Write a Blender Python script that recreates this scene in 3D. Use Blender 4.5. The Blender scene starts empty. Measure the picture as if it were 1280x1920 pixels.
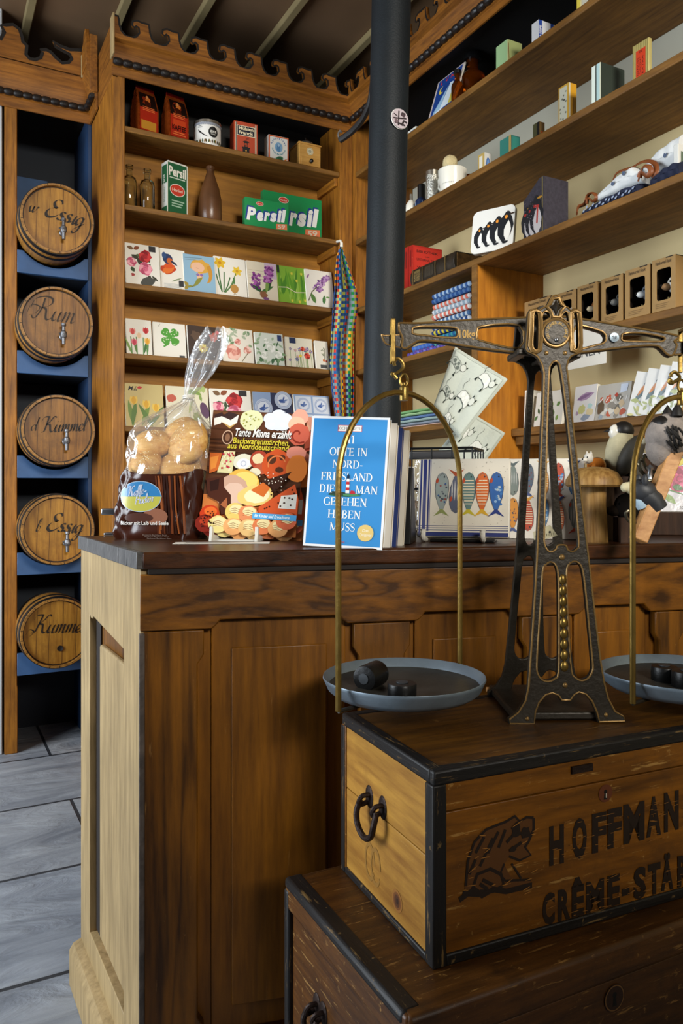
import bpy, bmesh, math, random
from mathutils import Vector, Matrix
random.seed(7)
C = bpy.context.scene.collection
SC = bpy.context.scene
PI = math.pi
# ---------------------------------------------------------------- camera
F, CX, HY, H = 1456.0, 640.0, 917.0, 1.05          # focal length in px of a 1280x1920 frame, horizon row, eye height
TH = math.radians(28.08)                            # heading: turned clockwise from the wall normal
RGT = Vector((math.cos(TH), -math.sin(TH), 0)); FWD = Vector((math.sin(TH), math.cos(TH), 0))
cam_d = bpy.data.cameras.new('camera'); cam = bpy.data.objects.new('camera', cam_d); C.objects.link(cam)
cam.location = (0, 0, H); cam.rotation_euler = (PI/2, 0, -TH)
cam_d.sensor_fit = 'VERTICAL'; cam_d.sensor_height = 36.0; cam_d.lens = F/1920*36.0
cam_d.shift_y = (HY-960)/1920.0; cam_d.clip_start = .02; cam_d.clip_end = 60
SC.camera = cam
vs = SC.view_settings
vs.view_transform = 'Standard'; vs.look = 'None'; vs.exposure = 0.0; vs.gamma = 1.0; vs.use_curve_mapping = False
# ---------------------------------------------------------------- light: daylight from windows left of and behind the camera
w = bpy.data.worlds.new('world'); SC.world = w; w.use_nodes = True
w.node_tree.nodes['Background'].inputs[0].default_value = (.62, .72, 1.0, 1)
w.node_tree.nodes['Background'].inputs[1].default_value = 0.03
def area(name, loc, aim, sx, sy, power, col):
    l = bpy.data.lights.new(name, 'AREA'); l.shape = 'RECTANGLE'; l.size = sx; l.size_y = sy; l.energy = power; l.color = col
    o = bpy.data.objects.new(name, l); C.objects.link(o); o.location = loc
    o.rotation_euler = (Vector(aim)-Vector(loc)).to_track_quat('-Z', 'Y').to_euler()
    return o
area('window_daylight_side', (-1.9, 2.05, 1.45), (1.0, 2.2, 1.1), 1.7, 1.8, 125, (.84, .92, 1.0))
rear = area('window_daylight_rear', (.45, -2.7, 2.65), (1.3, 2.6, 1.5), 1.2, .7, 20, (1.0, .95, .86)); rear.data.spread = math.radians(46)

def wdir(px): u = (px-CX)/F; return RGT*u + FWD
def onY(px, py, Y): d = wdir(px); k = Y/d.y; return Vector((d.x*k, Y, H+(HY-py)/F*k))
def onX(px, py, X): d = wdir(px); k = X/d.x; return Vector((X, d.y*k, H+(HY-py)/F*k))
def onZ(px, py, Z): k = (H-Z)*F/(py-HY); d = wdir(px); return Vector((d.x*k, d.y*k, Z))
def atD(px, py, D): d = wdir(px)*D; return Vector((d.x, d.y, H+(HY-py)/F*D))
def AR(a): return -TH + math.radians(a)             # z-rotation facing the camera, right side a degrees farther away

# ---------------------------------------------------------------- colours and materials
def hexc(s):
    s = s.lstrip('#'); r = [int(s[i:i+2], 16)/255 for i in (0, 2, 4)]
    return tuple((c/12.92 if c <= .04045 else ((c+.055)/1.055)**2.4) for c in r)
def c4(s): return (*hexc(s), 1) if isinstance(s, str) else (*s, 1)
MATS = {}
def new_mat(name):
    m = bpy.data.materials.new(name); m.use_nodes = True
    nt = m.node_tree; b = nt.nodes['Principled BSDF']; MATS[name] = m
    return m, nt, b
def plain(name, col, rough=.5, metal=0, spec=.5, bump=0, bscale=200, var=0, vscale=8, **kw):
    m, nt, b = new_mat(name)
    b.inputs['Base Color'].default_value = c4(col); b.inputs['Roughness'].default_value = rough
    b.inputs['Metallic'].default_value = metal; b.inputs['Specular IOR Level'].default_value = spec
    for k, v in kw.items(): b.inputs[k].default_value = v
    tc = nt.nodes.new('ShaderNodeTexCoord')
    if var:
        n = nt.nodes.new('ShaderNodeTexNoise'); n.inputs['Scale'].default_value = vscale; n.inputs['Detail'].default_value = 5
        nt.links.new(tc.outputs['Object'], n.inputs['Vector'])
        r = nt.nodes.new('ShaderNodeValToRGB'); h = hexc(col) if isinstance(col, str) else col
        r.color_ramp.elements[0].position = .3; r.color_ramp.elements[1].position = .7
        r.color_ramp.elements[0].color = (*[x*(1-var) for x in h], 1); r.color_ramp.elements[1].color = (*[min(1, x*(1+var)) for x in h], 1)
        nt.links.new(n.outputs['Fac'], r.inputs['Fac']); nt.links.new(r.outputs['Color'], b.inputs['Base Color'])
    if bump:
        n = nt.nodes.new('ShaderNodeTexNoise'); n.inputs['Scale'].default_value = bscale; n.inputs['Detail'].default_value = 4
        nt.links.new(tc.outputs['Object'], n.inputs['Vector'])
        bp = nt.nodes.new('ShaderNodeBump'); bp.inputs['Strength'].default_value = bump; bp.inputs['Distance'].default_value = .004
        nt.links.new(n.outputs['Fac'], bp.inputs['Height']); nt.links.new(bp.outputs['Normal'], b.inputs['Normal'])
    return m
def wood(name, dark, light, axis='z', sc=1.0, rough=.45, bump=.25, figure=.5, blotch=.35, scratch=None, scratch_amt=.5, dirt=None, dirt_amt=.5, slo=.66):
    """grain along one axis; dark / light grain colours; optional scratches and dirt patches"""
    m, nt, b = new_mat(name); N = nt.nodes.new; L = nt.links.new
    tc = N('ShaderNodeTexCoord'); mp = N('ShaderNodeMapping'); L(tc.outputs['Object'], mp.inputs['Vector'])
    s = [14*sc]*3; s['xyz'.index(axis)] = 1.3*sc; mp.inputs['Scale'].default_value = s
    n0 = N('ShaderNodeTexNoise'); n0.inputs['Scale'].default_value = .9; n0.inputs['Detail'].default_value = 3; n0.inputs['Distortion'].default_value = .6
    L(mp.outputs['Vector'], n0.inputs['Vector'])
    # growth-ring figure: sine of warped height
    ma = N('ShaderNodeMath'); ma.operation = 'MULTIPLY'; ma.inputs[1].default_value = 34; L(n0.outputs['Fac'], ma.inputs[0])
    sn = N('ShaderNodeMath'); sn.operation = 'SINE'; L(ma.outputs[0], sn.inputs[0])
    n1 = N('ShaderNodeTexNoise'); n1.inputs['Scale'].default_value = 5; n1.inputs['Detail'].default_value = 7; n1.inputs['Roughness'].default_value = .65
    L(mp.outputs['Vector'], n1.inputs['Vector'])
    ab = N('ShaderNodeMath'); ab.operation = 'ABSOLUTE'; L(sn.outputs[0], ab.inputs[0])
    pw = N('ShaderNodeMath'); pw.operation = 'POWER'; pw.inputs[1].default_value = 5; L(ab.outputs[0], pw.inputs[0])
    mx = N('ShaderNodeMath'); mx.operation = 'MULTIPLY_ADD'; mx.inputs[1].default_value = -.13*figure; L(pw.outputs[0], mx.inputs[0]); L(n1.outputs['Fac'], mx.inputs[2])
    r = N('ShaderNodeValToRGB'); r.color_ramp.elements[0].position = .26; r.color_ramp.elements[1].position = .66
    r.color_ramp.elements[0].color = c4(dark); r.color_ramp.elements[1].color = c4(light); L(mx.outputs[0], r.inputs['Fac'])
    n2 = N('ShaderNodeTexNoise'); n2.inputs['Scale'].default_value = 4.5; n2.inputs['Detail'].default_value = 5; L(tc.outputs['Object'], n2.inputs['Vector'])
    r2 = N('ShaderNodeValToRGB'); r2.color_ramp.elements[0].position = .32; r2.color_ramp.elements[1].position = .62
    g = 1-blotch; r2.color_ramp.elements[0].color = (g, g, g, 1); r2.color_ramp.elements[1].color = (1, 1, 1, 1); L(n2.outputs['Fac'], r2.inputs['Fac'])
    mul = N('ShaderNodeMix'); mul.data_type = 'RGBA'; mul.blend_type = 'MULTIPLY'; mul.inputs['Factor'].default_value = 1
    L(r.outputs['Color'], mul.inputs[6]); L(r2.outputs['Color'], mul.inputs[7])
    out = mul.outputs[2]
    def layer(col, amt, vecscale, lo, hi, src_scale, detail):
        nonlocal out
        mp2 = N('ShaderNodeMapping'); mp2.inputs['Scale'].default_value = vecscale; L(tc.outputs['Object'], mp2.inputs['Vector'])
        nn = N('ShaderNodeTexNoise'); nn.inputs['Scale'].default_value = src_scale; nn.inputs['Detail'].default_value = detail; nn.inputs['Roughness'].default_value = .7
        L(mp2.outputs['Vector'], nn.inputs['Vector'])
        rr = N('ShaderNodeValToRGB'); rr.color_ramp.elements[0].position = lo; rr.color_ramp.elements[1].position = hi
        rr.color_ramp.elements[0].color = (0, 0, 0, 1); rr.color_ramp.elements[1].color = (amt, amt, amt, 1); L(nn.outputs['Fac'], rr.inputs['Fac'])
        mm = N('ShaderNodeMix'); mm.data_type = 'RGBA'; L(rr.outputs['Color'], mm.inputs['Factor']); L(out, mm.inputs[6]); mm.inputs[7].default_value = c4(col)
        out = mm.outputs[2]
    if dirt: layer(dirt, dirt_amt, (1, 1, 1), .5, .68, 9, 8)
    if scratch:
        v = [60]*3; v['xyz'.index(axis)] = 6; layer(scratch, scratch_amt, v, slo, slo+.06, 2.2, 6)
        layer(scratch, scratch_amt*.8, (1, 1, 1), slo+.02, slo+.08, 60, 6)
    L(out, b.inputs['Base Color']); b.inputs['Roughness'].default_value = rough; b.inputs['Specular IOR Level'].default_value = .35
    bp = N('ShaderNodeBump'); bp.inputs['Strength'].default_value = bump; bp.inputs['Distance'].default_value = .002
    L(mx.outputs[0], bp.inputs['Height']); L(bp.outputs['Normal'], b.inputs['Normal'])
    return m
def attr_mat(name, rough=.55, spec=.4, coat=0, bump=0):
    m, nt, b = new_mat(name)
    a = nt.nodes.new('ShaderNodeAttribute'); a.attribute_name = 'Col'
    nt.links.new(a.outputs['Color'], b.inputs['Base Color']); b.inputs['Roughness'].default_value = rough
    b.inputs['Specular IOR Level'].default_value = spec; b.inputs['Coat Weight'].default_value = coat; b.inputs['Coat Roughness'].default_value = .12
    if bump:
        tc = nt.nodes.new('ShaderNodeTexCoord')
        n = nt.nodes.new('ShaderNodeTexNoise'); n.inputs['Scale'].default_value = 40; n.inputs['Detail'].default_value = 3
        nt.links.new(tc.outputs['Object'], n.inputs['Vector'])
        bp = nt.nodes.new('ShaderNodeBump'); bp.inputs['Strength'].default_value = bump; bp.inputs['Distance'].default_value = .004
        nt.links.new(n.outputs['Fac'], bp.inputs['Height']); nt.links.new(bp.outputs['Normal'], b.inputs['Normal'])
        nt.links.new(bp.outputs['Normal'], b.inputs['Coat Normal'])
    return m
def film(name, tint=(1, 1, 1), gloss=.35, bump=.6, bscale=30, milky=.1):
    """thin clear plastic film: mostly transparent, glossy where it catches light"""
    m, nt, b = new_mat(name); N = nt.nodes.new; L = nt.links.new
    nt.nodes.remove(b); out = nt.nodes['Material Output']
    t = N('ShaderNodeBsdfTransparent'); t.inputs[0].default_value = (*tint, 1)
    g = N('ShaderNodeBsdfGlossy'); g.inputs['Roughness'].default_value = .12; g.inputs[0].default_value = (1, 1, 1, 1)
    fr = N('ShaderNodeLayerWeight'); fr.inputs['Blend'].default_value = gloss
    tc = N('ShaderNodeTexCoord'); n = N('ShaderNodeTexNoise'); n.inputs['Scale'].default_value = bscale; n.inputs['Detail'].default_value = 3
    L(tc.outputs['Object'], n.inputs['Vector'])
    bp = N('ShaderNodeBump'); bp.inputs['Strength'].default_value = bump; bp.inputs['Distance'].default_value = .006; L(n.outputs['Fac'], bp.inputs['Height'])
    L(bp.outputs['Normal'], g.inputs['Normal']); L(bp.outputs['Normal'], fr.inputs['Normal'])
    mx = N('ShaderNodeMixShader'); L(fr.outputs['Facing'], mx.inputs[0]); L(g.outputs[0], mx.inputs[2]); L(mx.outputs[0], out.inputs['Surface'])
    df = N('ShaderNodeBsdfDiffuse'); df.inputs[0].default_value = (.9, .92, .95, 1); tl = N('ShaderNodeBsdfTranslucent'); tl.inputs[0].default_value = (.9, .92, .95, 1)
    m1 = N('ShaderNodeMixShader'); m1.inputs[0].default_value = .5; L(df.outputs[0], m1.inputs[1]); L(tl.outputs[0], m1.inputs[2])
    m2 = N('ShaderNodeMixShader'); m2.inputs[0].default_value = milky; L(t.outputs[0], m2.inputs[1]); L(m1.outputs[0], m2.inputs[2]); L(m2.outputs[0], mx.inputs[1])
    return m

# ---------------------------------------------------------------- mesh builder
class MB:
    def __init__(s): s.v = []; s.f = []; s.m = []; s.c = []
    def add(s, vs, fs, mi=0, col=None, M=None):
        o = len(s.v)
        s.v += [tuple(M @ Vector(p)) if M else tuple(p) for p in vs]
        for f in fs: s.f.append([o+i for i in f]); s.m.append(mi); s.c.append(col)
        return s
    def box(s, x0, x1, y0, y1, z0, z1, mi=0, col=None, M=None):
        vs = [(x, y, z) for x in (x0, x1) for y in (y0, y1) for z in (z0, z1)]
        return s.add(vs, [(0, 1, 3, 2), (4, 6, 7, 5), (0, 4, 5, 1), (2, 3, 7, 6), (0, 2, 6, 4), (1, 5, 7, 3)], mi, col, M)
    def prism(s, poly, d0, d1, axis='y', mi=0, col=None, M=None):
        """2-D polygon extruded along an axis; poly is in the other two axes, in xyz order"""
        a = 'xyz'.index(axis)
        def p3(p, d): q = list(p); q.insert(a, d); return tuple(q)
        n = len(poly); vs = [p3(p, d0) for p in poly]+[p3(p, d1) for p in poly]
        fs = [tuple(range(n)), tuple(range(2*n-1, n-1, -1))]+[(i, i+n, (i+1) % n+n, (i+1) % n) for i in range(n)]
        return s.add(vs, fs, mi, col, M)
    def lathe(s, prof, n=24, mi=0, col=None, M=None, sx=1, sy=1, ring=False):
        vs = []; fs = []; k = len(prof)
        for i in range(n):
            a = 2*PI*i/n
            for r, z in prof: vs.append((r*math.cos(a)*sx, r*math.sin(a)*sy, z))
        for i in range(n):
            j = (i+1) % n
            for q in range(k-1): fs.append((i*k+q, j*k+q, j*k+q+1, i*k+q+1))
        if ring:
            for i in range(n): j = (i+1) % n; fs.append((i*k+k-1, j*k+k-1, j*k, i*k))
            return s.add(vs, fs, mi, col, M)
        if prof[0][0] > 1e-6: fs.append(tuple(i*k for i in range(n))[::-1])
        if prof[-1][0] > 1e-6: fs.append(tuple(i*k+k-1 for i in range(n)))
        return s.add(vs, fs, mi, col, M)
    def tube(s, pts, r, n=8, mi=0, col=None, closed=False, M=None, flat=1.0):
        pts = [Vector(p) for p in pts]; k = len(pts); rs = r if isinstance(r, (list, tuple)) else [r]*k
        vs = []; fs = []; up = None
        for i, p in enumerate(pts):
            a = pts[(i-1) % k] if (closed or i) else p; b_ = pts[(i+1) % k] if (closed or i < k-1) else p
            t = (b_-a).normalized()
            if up is None: up = t.orthogonal().normalized()
            up = (up-t*up.dot(t)); up = up.normalized() if up.length > 1e-6 else t.orthogonal().normalized()
            sd = t.cross(up)
            for q in range(n):
                an = 2*PI*q/n; vs.append(tuple(p+(up*math.cos(an)+sd*math.sin(an)*flat)*rs[i]))
        for i in range(k if closed else k-1):
            j = (i+1) % k
            for q in range(n): fs.append((i*n+q, i*n+(q+1) % n, j*n+(q+1) % n, j*n+q))
        if not closed: fs += [tuple(range(n))[::-1], tuple((k-1)*n+q for q in range(n))]
        return s.add(vs, fs, mi, col, M)
    def ell(s, c, r, nu=16, nv=10, mi=0, col=None, M=None, R=None, fn=None):
        """ellipsoid; fn(direction) scales the radius for lumps"""
        if not isinstance(r, (list, tuple)): r = (r, r, r)
        vs = []; fs = []; c = Vector(c)
        for j in range(nv+1):
            ph = PI*j/nv
            for i in range(nu):
                th = 2*PI*i/nu; d = Vector((math.sin(ph)*math.cos(th), math.sin(ph)*math.sin(th), math.cos(ph)))
                k = fn(d) if fn else 1
                p = Vector((d.x*r[0]*k, d.y*r[1]*k, d.z*r[2]*k)); p = R @ p if R else p
                vs.append(tuple(c+p))
        for j in range(nv):
            for i in range(nu):
                a = j*nu+i; b_ = j*nu+(i+1) % nu
                if j == 0: fs.append((a, a+nu, b_+nu))
                elif j == nv-1: fs.append((a, a+nu, b_))
                else: fs.append((a, a+nu, b_+nu, b_))
        return s.add(vs, fs, mi, col, M)
    def grid(s, fn, nu, nv, mi=0, col=None, M=None, cu=False, cfn=None):
        """surface fn(i/nu, j/nv); cu closes u"""
        vs = [fn(i/nu, j/nv) for j in range(nv+1) for i in range(nu+(0 if cu else 1))]; w_ = nu+(0 if cu else 1); o = len(s.v)
        s.v += [tuple(M @ Vector(p)) if M else tuple(p) for p in vs]
        for j in range(nv):
            for i in range(nu):
                i2 = (i+1) % w_; s.f.append([o+j*w_+i, o+j*w_+i2, o+(j+1)*w_+i2, o+(j+1)*w_+i]); s.m.append(mi)
                s.c.append(cfn((i+.5)/nu, (j+.5)/nv) if cfn else col)
        return s
    def build(s, name, mats, parent=None, M=None, smooth=True, ang=35, bev=0, seg=2, solid=0, sub=0, recalc=True):
        me = bpy.data.meshes.new(name)
        vs = [tuple(M @ Vector(p)) for p in s.v] if M else s.v
        me.from_pydata(vs, [], s.f)
        if not isinstance(mats, (list, tuple)): mats = [mats]
        for m in mats: me.materials.append(MATS[m] if isinstance(m, str) else m)
        if len(mats) > 1: me.polygons.foreach_set('material_index', s.m)
        if any(c is not None for c in s.c):
            at = me.color_attributes.new('Col', 'FLOAT_COLOR', 'CORNER'); buf = []
            for f, c in zip(s.f, s.c):
                cc = c4(c) if c is not None else (.8, .8, .8, 1); buf += list(cc)*len(f)
            at.data.foreach_set('color', buf)
        if recalc:
            bm = bmesh.new(); bm.from_mesh(me); bmesh.ops.recalc_face_normals(bm, faces=bm.faces[:]); bm.to_mesh(me); bm.free()
        if smooth:
            me.polygons.foreach_set('use_smooth', [True]*len(me.polygons)); me.set_sharp_from_angle(angle=math.radians(ang))
        o = bpy.data.objects.new(name, me); C.objects.link(o)
        if parent: o.parent = parent
        if solid: md = o.modifiers.new('solid', 'SOLIDIFY'); md.thickness = solid; md.offset = 0
        if sub: md = o.modifiers.new('sub', 'SUBSURF'); md.levels = sub; md.render_levels = sub
        if bev:
            md = o.modifiers.new('bevel', 'BEVEL'); md.width = bev; md.segments = seg; md.limit_method = 'ANGLE'; md.angle_limit = math.radians(40)
        return o
def bx(name, x0, x1, y0, y1, z0, z1, mat, parent=None, bev=.002, M=None):
    return MB().box(x0, x1, y0, y1, z0, z1).build(name, mat, parent, M=M, bev=bev)
def thing(name, label, cat, loc=(0, 0, 0), rz=0, group=None):
    o = bpy.data.objects.new(name, None); C.objects.link(o); o.empty_display_size = .05
    o.location = loc; o.rotation_euler = (0, 0, rz); o['label'] = label; o['category'] = cat
    if group: o['group'] = group
    return o
def tag(o, label, cat, group=None, loc=None, rz=None):
    o['label'] = label; o['category'] = cat
    if group: o['group'] = group
    if loc is not None: o.location = loc
    if rz is not None: o.rotation_euler = (0, 0, rz)
    return o
def struct(o): o['kind'] = 'structure'; return o
def Tm(x=0, y=0, z=0): return Matrix.Translation((x, y, z))
def Rm(deg, ax): return Matrix.Rotation(math.radians(deg), 4, ax.upper())
def spline(pts, n=6, closed=False):
    """Catmull-Rom through the points"""
    P = [Vector(p) for p in pts]; k = len(P); out = []
    for i in range(k if closed else k-1):
        p0 = P[(i-1) % k] if (closed or i) else P[0]; p1 = P[i]; p2 = P[(i+1) % k]; p3 = P[(i+2) % k] if (closed or i < k-2) else P[-1]
        for j in range(n):
            t = j/n
            out.append(.5*((2*p1)+(p2-p0)*t+(2*p0-5*p1+4*p2-p3)*t*t+(3*p1-p0-3*p2+p3)*t**3))
    if not closed: out.append(P[-1])
    return out
def plate(outlines, depth, bevel=0):
    """flat plate with holes in x-z, thickness centred on y = 0, through a filled 2-D curve; returns (verts, faces)"""
    cu = bpy.data.curves.new('t', 'CURVE'); cu.dimensions = '2D'; cu.fill_mode = 'BOTH'; cu.extrude = max(depth/2-bevel, 0); cu.bevel_depth = bevel; cu.bevel_resolution = 1
    for pl in outlines:
        sp = cu.splines.new('POLY'); sp.points.add(len(pl)-1)
        for q, p in zip(sp.points, pl): q.co = (p[0], p[1], 0, 1)
        sp.use_cyclic_u = True
    o = bpy.data.objects.new('t', cu); C.objects.link(o)
    me = o.to_mesh(); vs = [(v.co.x, -v.co.z, v.co.y) for v in me.vertices]; fs = [tuple(p.vertices) for p in me.polygons]
    o.to_mesh_clear(); bpy.data.objects.remove(o); bpy.data.curves.remove(cu)
    return vs, fs
# ---------------------------------------------------------------- flat print: pictures and lettering as thin coloured meshes
TXT = {}
def text_mesh(s, bold=0.0):
    k = (s, bold)
    if k in TXT: return TXT[k]
    cu = bpy.data.curves.new('t', 'FONT'); cu.body = s; cu.size = 1; cu.offset = bold; cu.resolution_u = 3; cu.fill_mode = 'FRONT'
    o = bpy.data.objects.new('t', cu); C.objects.link(o); me = o.to_mesh()
    vs = [(v.co.x, v.co.y) for v in me.vertices]; fs = [tuple(p.vertices) for p in me.polygons]
    o.to_mesh_clear(); bpy.data.objects.remove(o); bpy.data.curves.remove(cu)
    TXT[k] = (vs, fs); return TXT[k]
CAP = max(v[1] for v in text_mesh('H')[0])
class CV:
    """canvas in (u, v), facing -y; every add goes one thin layer further out"""
    def __init__(s, eps=.00004, base=.0004): s.v = []; s.f = []; s.c = []; s.L = 0; s.eps = eps; s.base = base
    def raw(s, vs, fs, col, up=True):
        if up: s.L += 1
        o = len(s.v); d = s.base+s.eps*s.L; s.v += [(p[0], -d, p[1]) for p in vs]
        for f in fs: s.f.append([o+i for i in f]); s.c.append(col)
        return s
    def poly(s, pts, col, up=True): return s.raw(pts, [tuple(range(len(pts)))], col, up)
    def rect(s, x0, y0, x1, y1, col, up=True): return s.poly([(x0, y0), (x1, y0), (x1, y1), (x0, y1)], col, up)
    def ell(s, x, y, rx, ry, col, n=20, rot=0, up=True):
        a = math.radians(rot); ca, sa = math.cos(a), math.sin(a); p = []
        for i in range(n):
            t = 2*PI*i/n; ex, ey = rx*math.cos(t), ry*math.sin(t); p.append((x+ex*ca-ey*sa, y+ex*sa+ey*ca))
        return s.poly(p, col, up)
    def ring(s, x, y, r0, r1, col, n=32, a0=0, a1=360, sy=1):
        vs = []; fs = []
        for i in range(n+1):
            t = math.radians(a0+(a1-a0)*i/n); vs += [(x+r0*math.cos(t), y+r0*sy*math.sin(t)), (x+r1*math.cos(t), y+r1*sy*math.sin(t))]
        for i in range(n): fs.append((2*i, 2*i+1, 2*i+3, 2*i+2))
        return s.raw(vs, fs, col)
    def line(s, pts, w_, col, up=True):
        """polyline of width w_ (number or list)"""
        P = [Vector((p[0], p[1])) for p in pts]; k = len(P); vs = []; fs = []
        for i in range(k):
            t = (P[min(i+1, k-1)]-P[max(i-1, 0)]); t = t.normalized() if t.length > 1e-9 else Vector((1, 0)); nrm = Vector((-t.y, t.x))*(w_[i] if isinstance(w_, (list, tuple)) else w_)/2
            vs += [tuple(P[i]-nrm), tuple(P[i]+nrm)]
        for i in range(k-1): fs.append((2*i, 2*i+1, 2*i+3, 2*i+2))
        return s.raw(vs, fs, col, up)
    def nib(s, pts, w_, col, ang=35, up=True, n=6):
        P = spline([(p[0], p[1], 0) for p in pts], n); a = math.radians(ang); dx, dy = math.cos(a)*w_/2, math.sin(a)*w_/2; vs = []; fs = []; m_ = w_*.11
        for i, p in enumerate(P):
            t = (P[min(i+1, len(P)-1)]-P[max(i-1, 0)]); t = t.normalized() if t.length > 1e-9 else Vector((1, 0, 0))
            vs += [(p.x-dx+t.y*m_, p.y-dy-t.x*m_), (p.x+dx-t.y*m_, p.y+dy+t.x*m_)]
        for i in range(len(P)-1): fs.append((2*i, 2*i+1, 2*i+3, 2*i+2))
        return s.raw(vs, fs, col, up)
    def text(s, t, x, y, h, col, align='c', sx=1, shear=0, bold=0, rot=0, fit=None):
        vs, fs = text_mesh(t, bold)
        if not vs: return s
        k = h/CAP; x0 = min(v[0] for v in vs); x1 = max(v[0] for v in vs); wd = (x1-x0)*k*sx
        if fit and wd > 0: sx *= fit/wd; wd = fit
        off = {'l': 0, 'c': -wd/2, 'r': -wd}[align]; a = math.radians(rot); ca, sa = math.cos(a), math.sin(a); out = []
        for v in vs:
            px = (v[0]-x0)*k*sx+off+v[1]*k*shear; py = v[1]*k; out.append((x+px*ca-py*sa, y+px*sa+py*ca))
        return s.raw(out, fs, col)
    def strips(s, x, y, rx, ry, col, lo=-1, hi=1, n=24):
        """ellipse (or its part between heights lo and hi, in radii) in vertical strips, so that it can follow a curved surface"""
        vs = []; fs = []
        for i in range(n+1):
            t = -1+2*i/n; h = math.sqrt(max(0, 1-t*t)); vs += [(x+rx*t, y+ry*max(-h, min(h, lo))), (x+rx*t, y+ry*max(-h, min(h, hi)))]
        for i in range(n): fs.append((2*i, 2*i+2, 2*i+3, 2*i+1))
        return s.raw(vs, fs, col)
    def blob(s, x, y, r, col, n=14, j=.25, sy=1, rot=0):
        a = math.radians(rot); p = []
        for i in range(n):
            t = 2*PI*i/n; q = r*(1+random.uniform(-j, j)); ex, ey = q*math.cos(t), q*math.sin(t)*sy; p.append((x+ex*math.cos(a)-ey*math.sin(a), y+ex*math.sin(a)+ey*math.cos(a)))
        return s.poly(p, col)
    def leaf(s, x, y, l, w_, rot, col, up=True):
        a = math.radians(rot); ca, sa = math.cos(a), math.sin(a); p = []
        q = [(0, 0), (.25, .4), (.55, .5), (.8, .3), (1, 0), (.8, -.3), (.55, -.5), (.25, -.4)]
        for u, v in q: p.append((x+u*l*ca-v*w_*sa, y+u*l*sa+v*w_*ca))
        return s.poly(p, col, up)
    def build(s, name, parent, M=None, mat='print', warp=None):
        me = bpy.data.meshes.new(name)
        vs = [Vector(warp(*p)) for p in s.v] if warp else [Vector(p) for p in s.v]
        if M: vs = [M @ p for p in vs]
        me.from_pydata([tuple(p) for p in vs], [], s.f)
        at = me.color_attributes.new('Col', 'FLOAT_COLOR', 'CORNER'); buf = []; cache = {}
        for f, c in zip(s.f, s.c):
            if c not in cache: cache[c] = c4(c)
            buf += list(cache[c])*len(f)
        at.data.foreach_set('color', buf); me.materials.append(MATS[mat])
        o = bpy.data.objects.new(name, me); C.objects.link(o)
        if parent: o.parent = parent
        return o
# serif capitals: v = thick stem, t = thin stem, h = thin bar, d = stroke, a = bowl (thick sides, thin top and bottom)
SERIF = {
 '1': (.5, [('v', .25, 0, 1), ('d', .02, .8, .2, .95, .06)]), 'O': (.92, [('a', .46, .5, .4, .5, 0, 360)]), 'R': (.8, [('v', .16, 0, 1), ('a', .3, .75, .3, .25, -90, 90), ('h', .16, .32, 1), ('h', .16, .32, .5), ('d', .38, .5, .68, 0, .15)]),
 'T': (.76, [('v', .38, 0, 1), ('h', .03, .73, 1), ('k', .03, .8, 1), ('k', .73, .8, 1)]), 'E': (.72, [('v', .16, 0, 1), ('h', .16, .6, 1), ('h', .16, .5, .52), ('h', .16, .64, 0), ('k', .6, .8, 1), ('k', .64, 0, .22), ('k', .5, .42, .62)]),
 'I': (.42, [('v', .21, 0, 1)]), 'N': (.9, [('t', .16, 0, 1), ('t', .76, 0, 1), ('d', .14, 1, .76, 0, .16)]), 'D': (.88, [('v', .16, 0, 1), ('a', .36, .5, .42, .5, -90, 90), ('h', .16, .38, 1), ('h', .16, .38, 0)]),
 '-': (.4, [('d', .05, .36, .35, .36, .09)]), 'F': (.68, [('v', .16, 0, 1), ('h', .16, .6, 1), ('h', .16, .5, .5), ('k', .6, .78, 1), ('k', .5, .4, .6)]),
 'S': (.64, [('s',)]), 'L': (.7, [('v', .16, 0, 1), ('h', .16, .62, 0), ('k', .62, 0, .24)]), 'A': (.86, [('d', .12, 0, .43, 1, .07), ('d', .74, 0, .43, 1, .16), ('h', .22, .66, .34), ('h', 0, .24, 0), ('h', .6, .88, 0)]),
 'M': (1.06, [('t', .15, 0, 1), ('v', .9, 0, 1), ('d', .15, 1, .52, .05, .15), ('d', .9, 1, .54, .05, .06)]), 'G': (.9, [('a', .48, .5, .42, .5, 40, 325), ('v', .78, .02, .42)]),
 'H': (.92, [('v', .16, 0, 1), ('v', .76, 0, 1), ('h', .16, .76, .52)]), 'B': (.78, [('v', .16, 0, 1), ('a', .32, .76, .27, .24, -90, 90), ('a', .32, .27, .34, .27, -90, 90), ('h', .16, .34, 1), ('h', .16, .34, .53), ('h', .16, .34, 0)]),
 'U': (.88, [('v', .15, .3, 1), ('t', .73, .3, 1), ('a', .44, .32, .29, .32, 180, 360)]), 'J': (.45, [('v', .25, .1, 1), ('d', .25, .12, .05, -.05, .08)]), 'C': (.84, [('a', .48, .5, .42, .5, 45, 315)]), ' ': (.34, [])}
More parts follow.
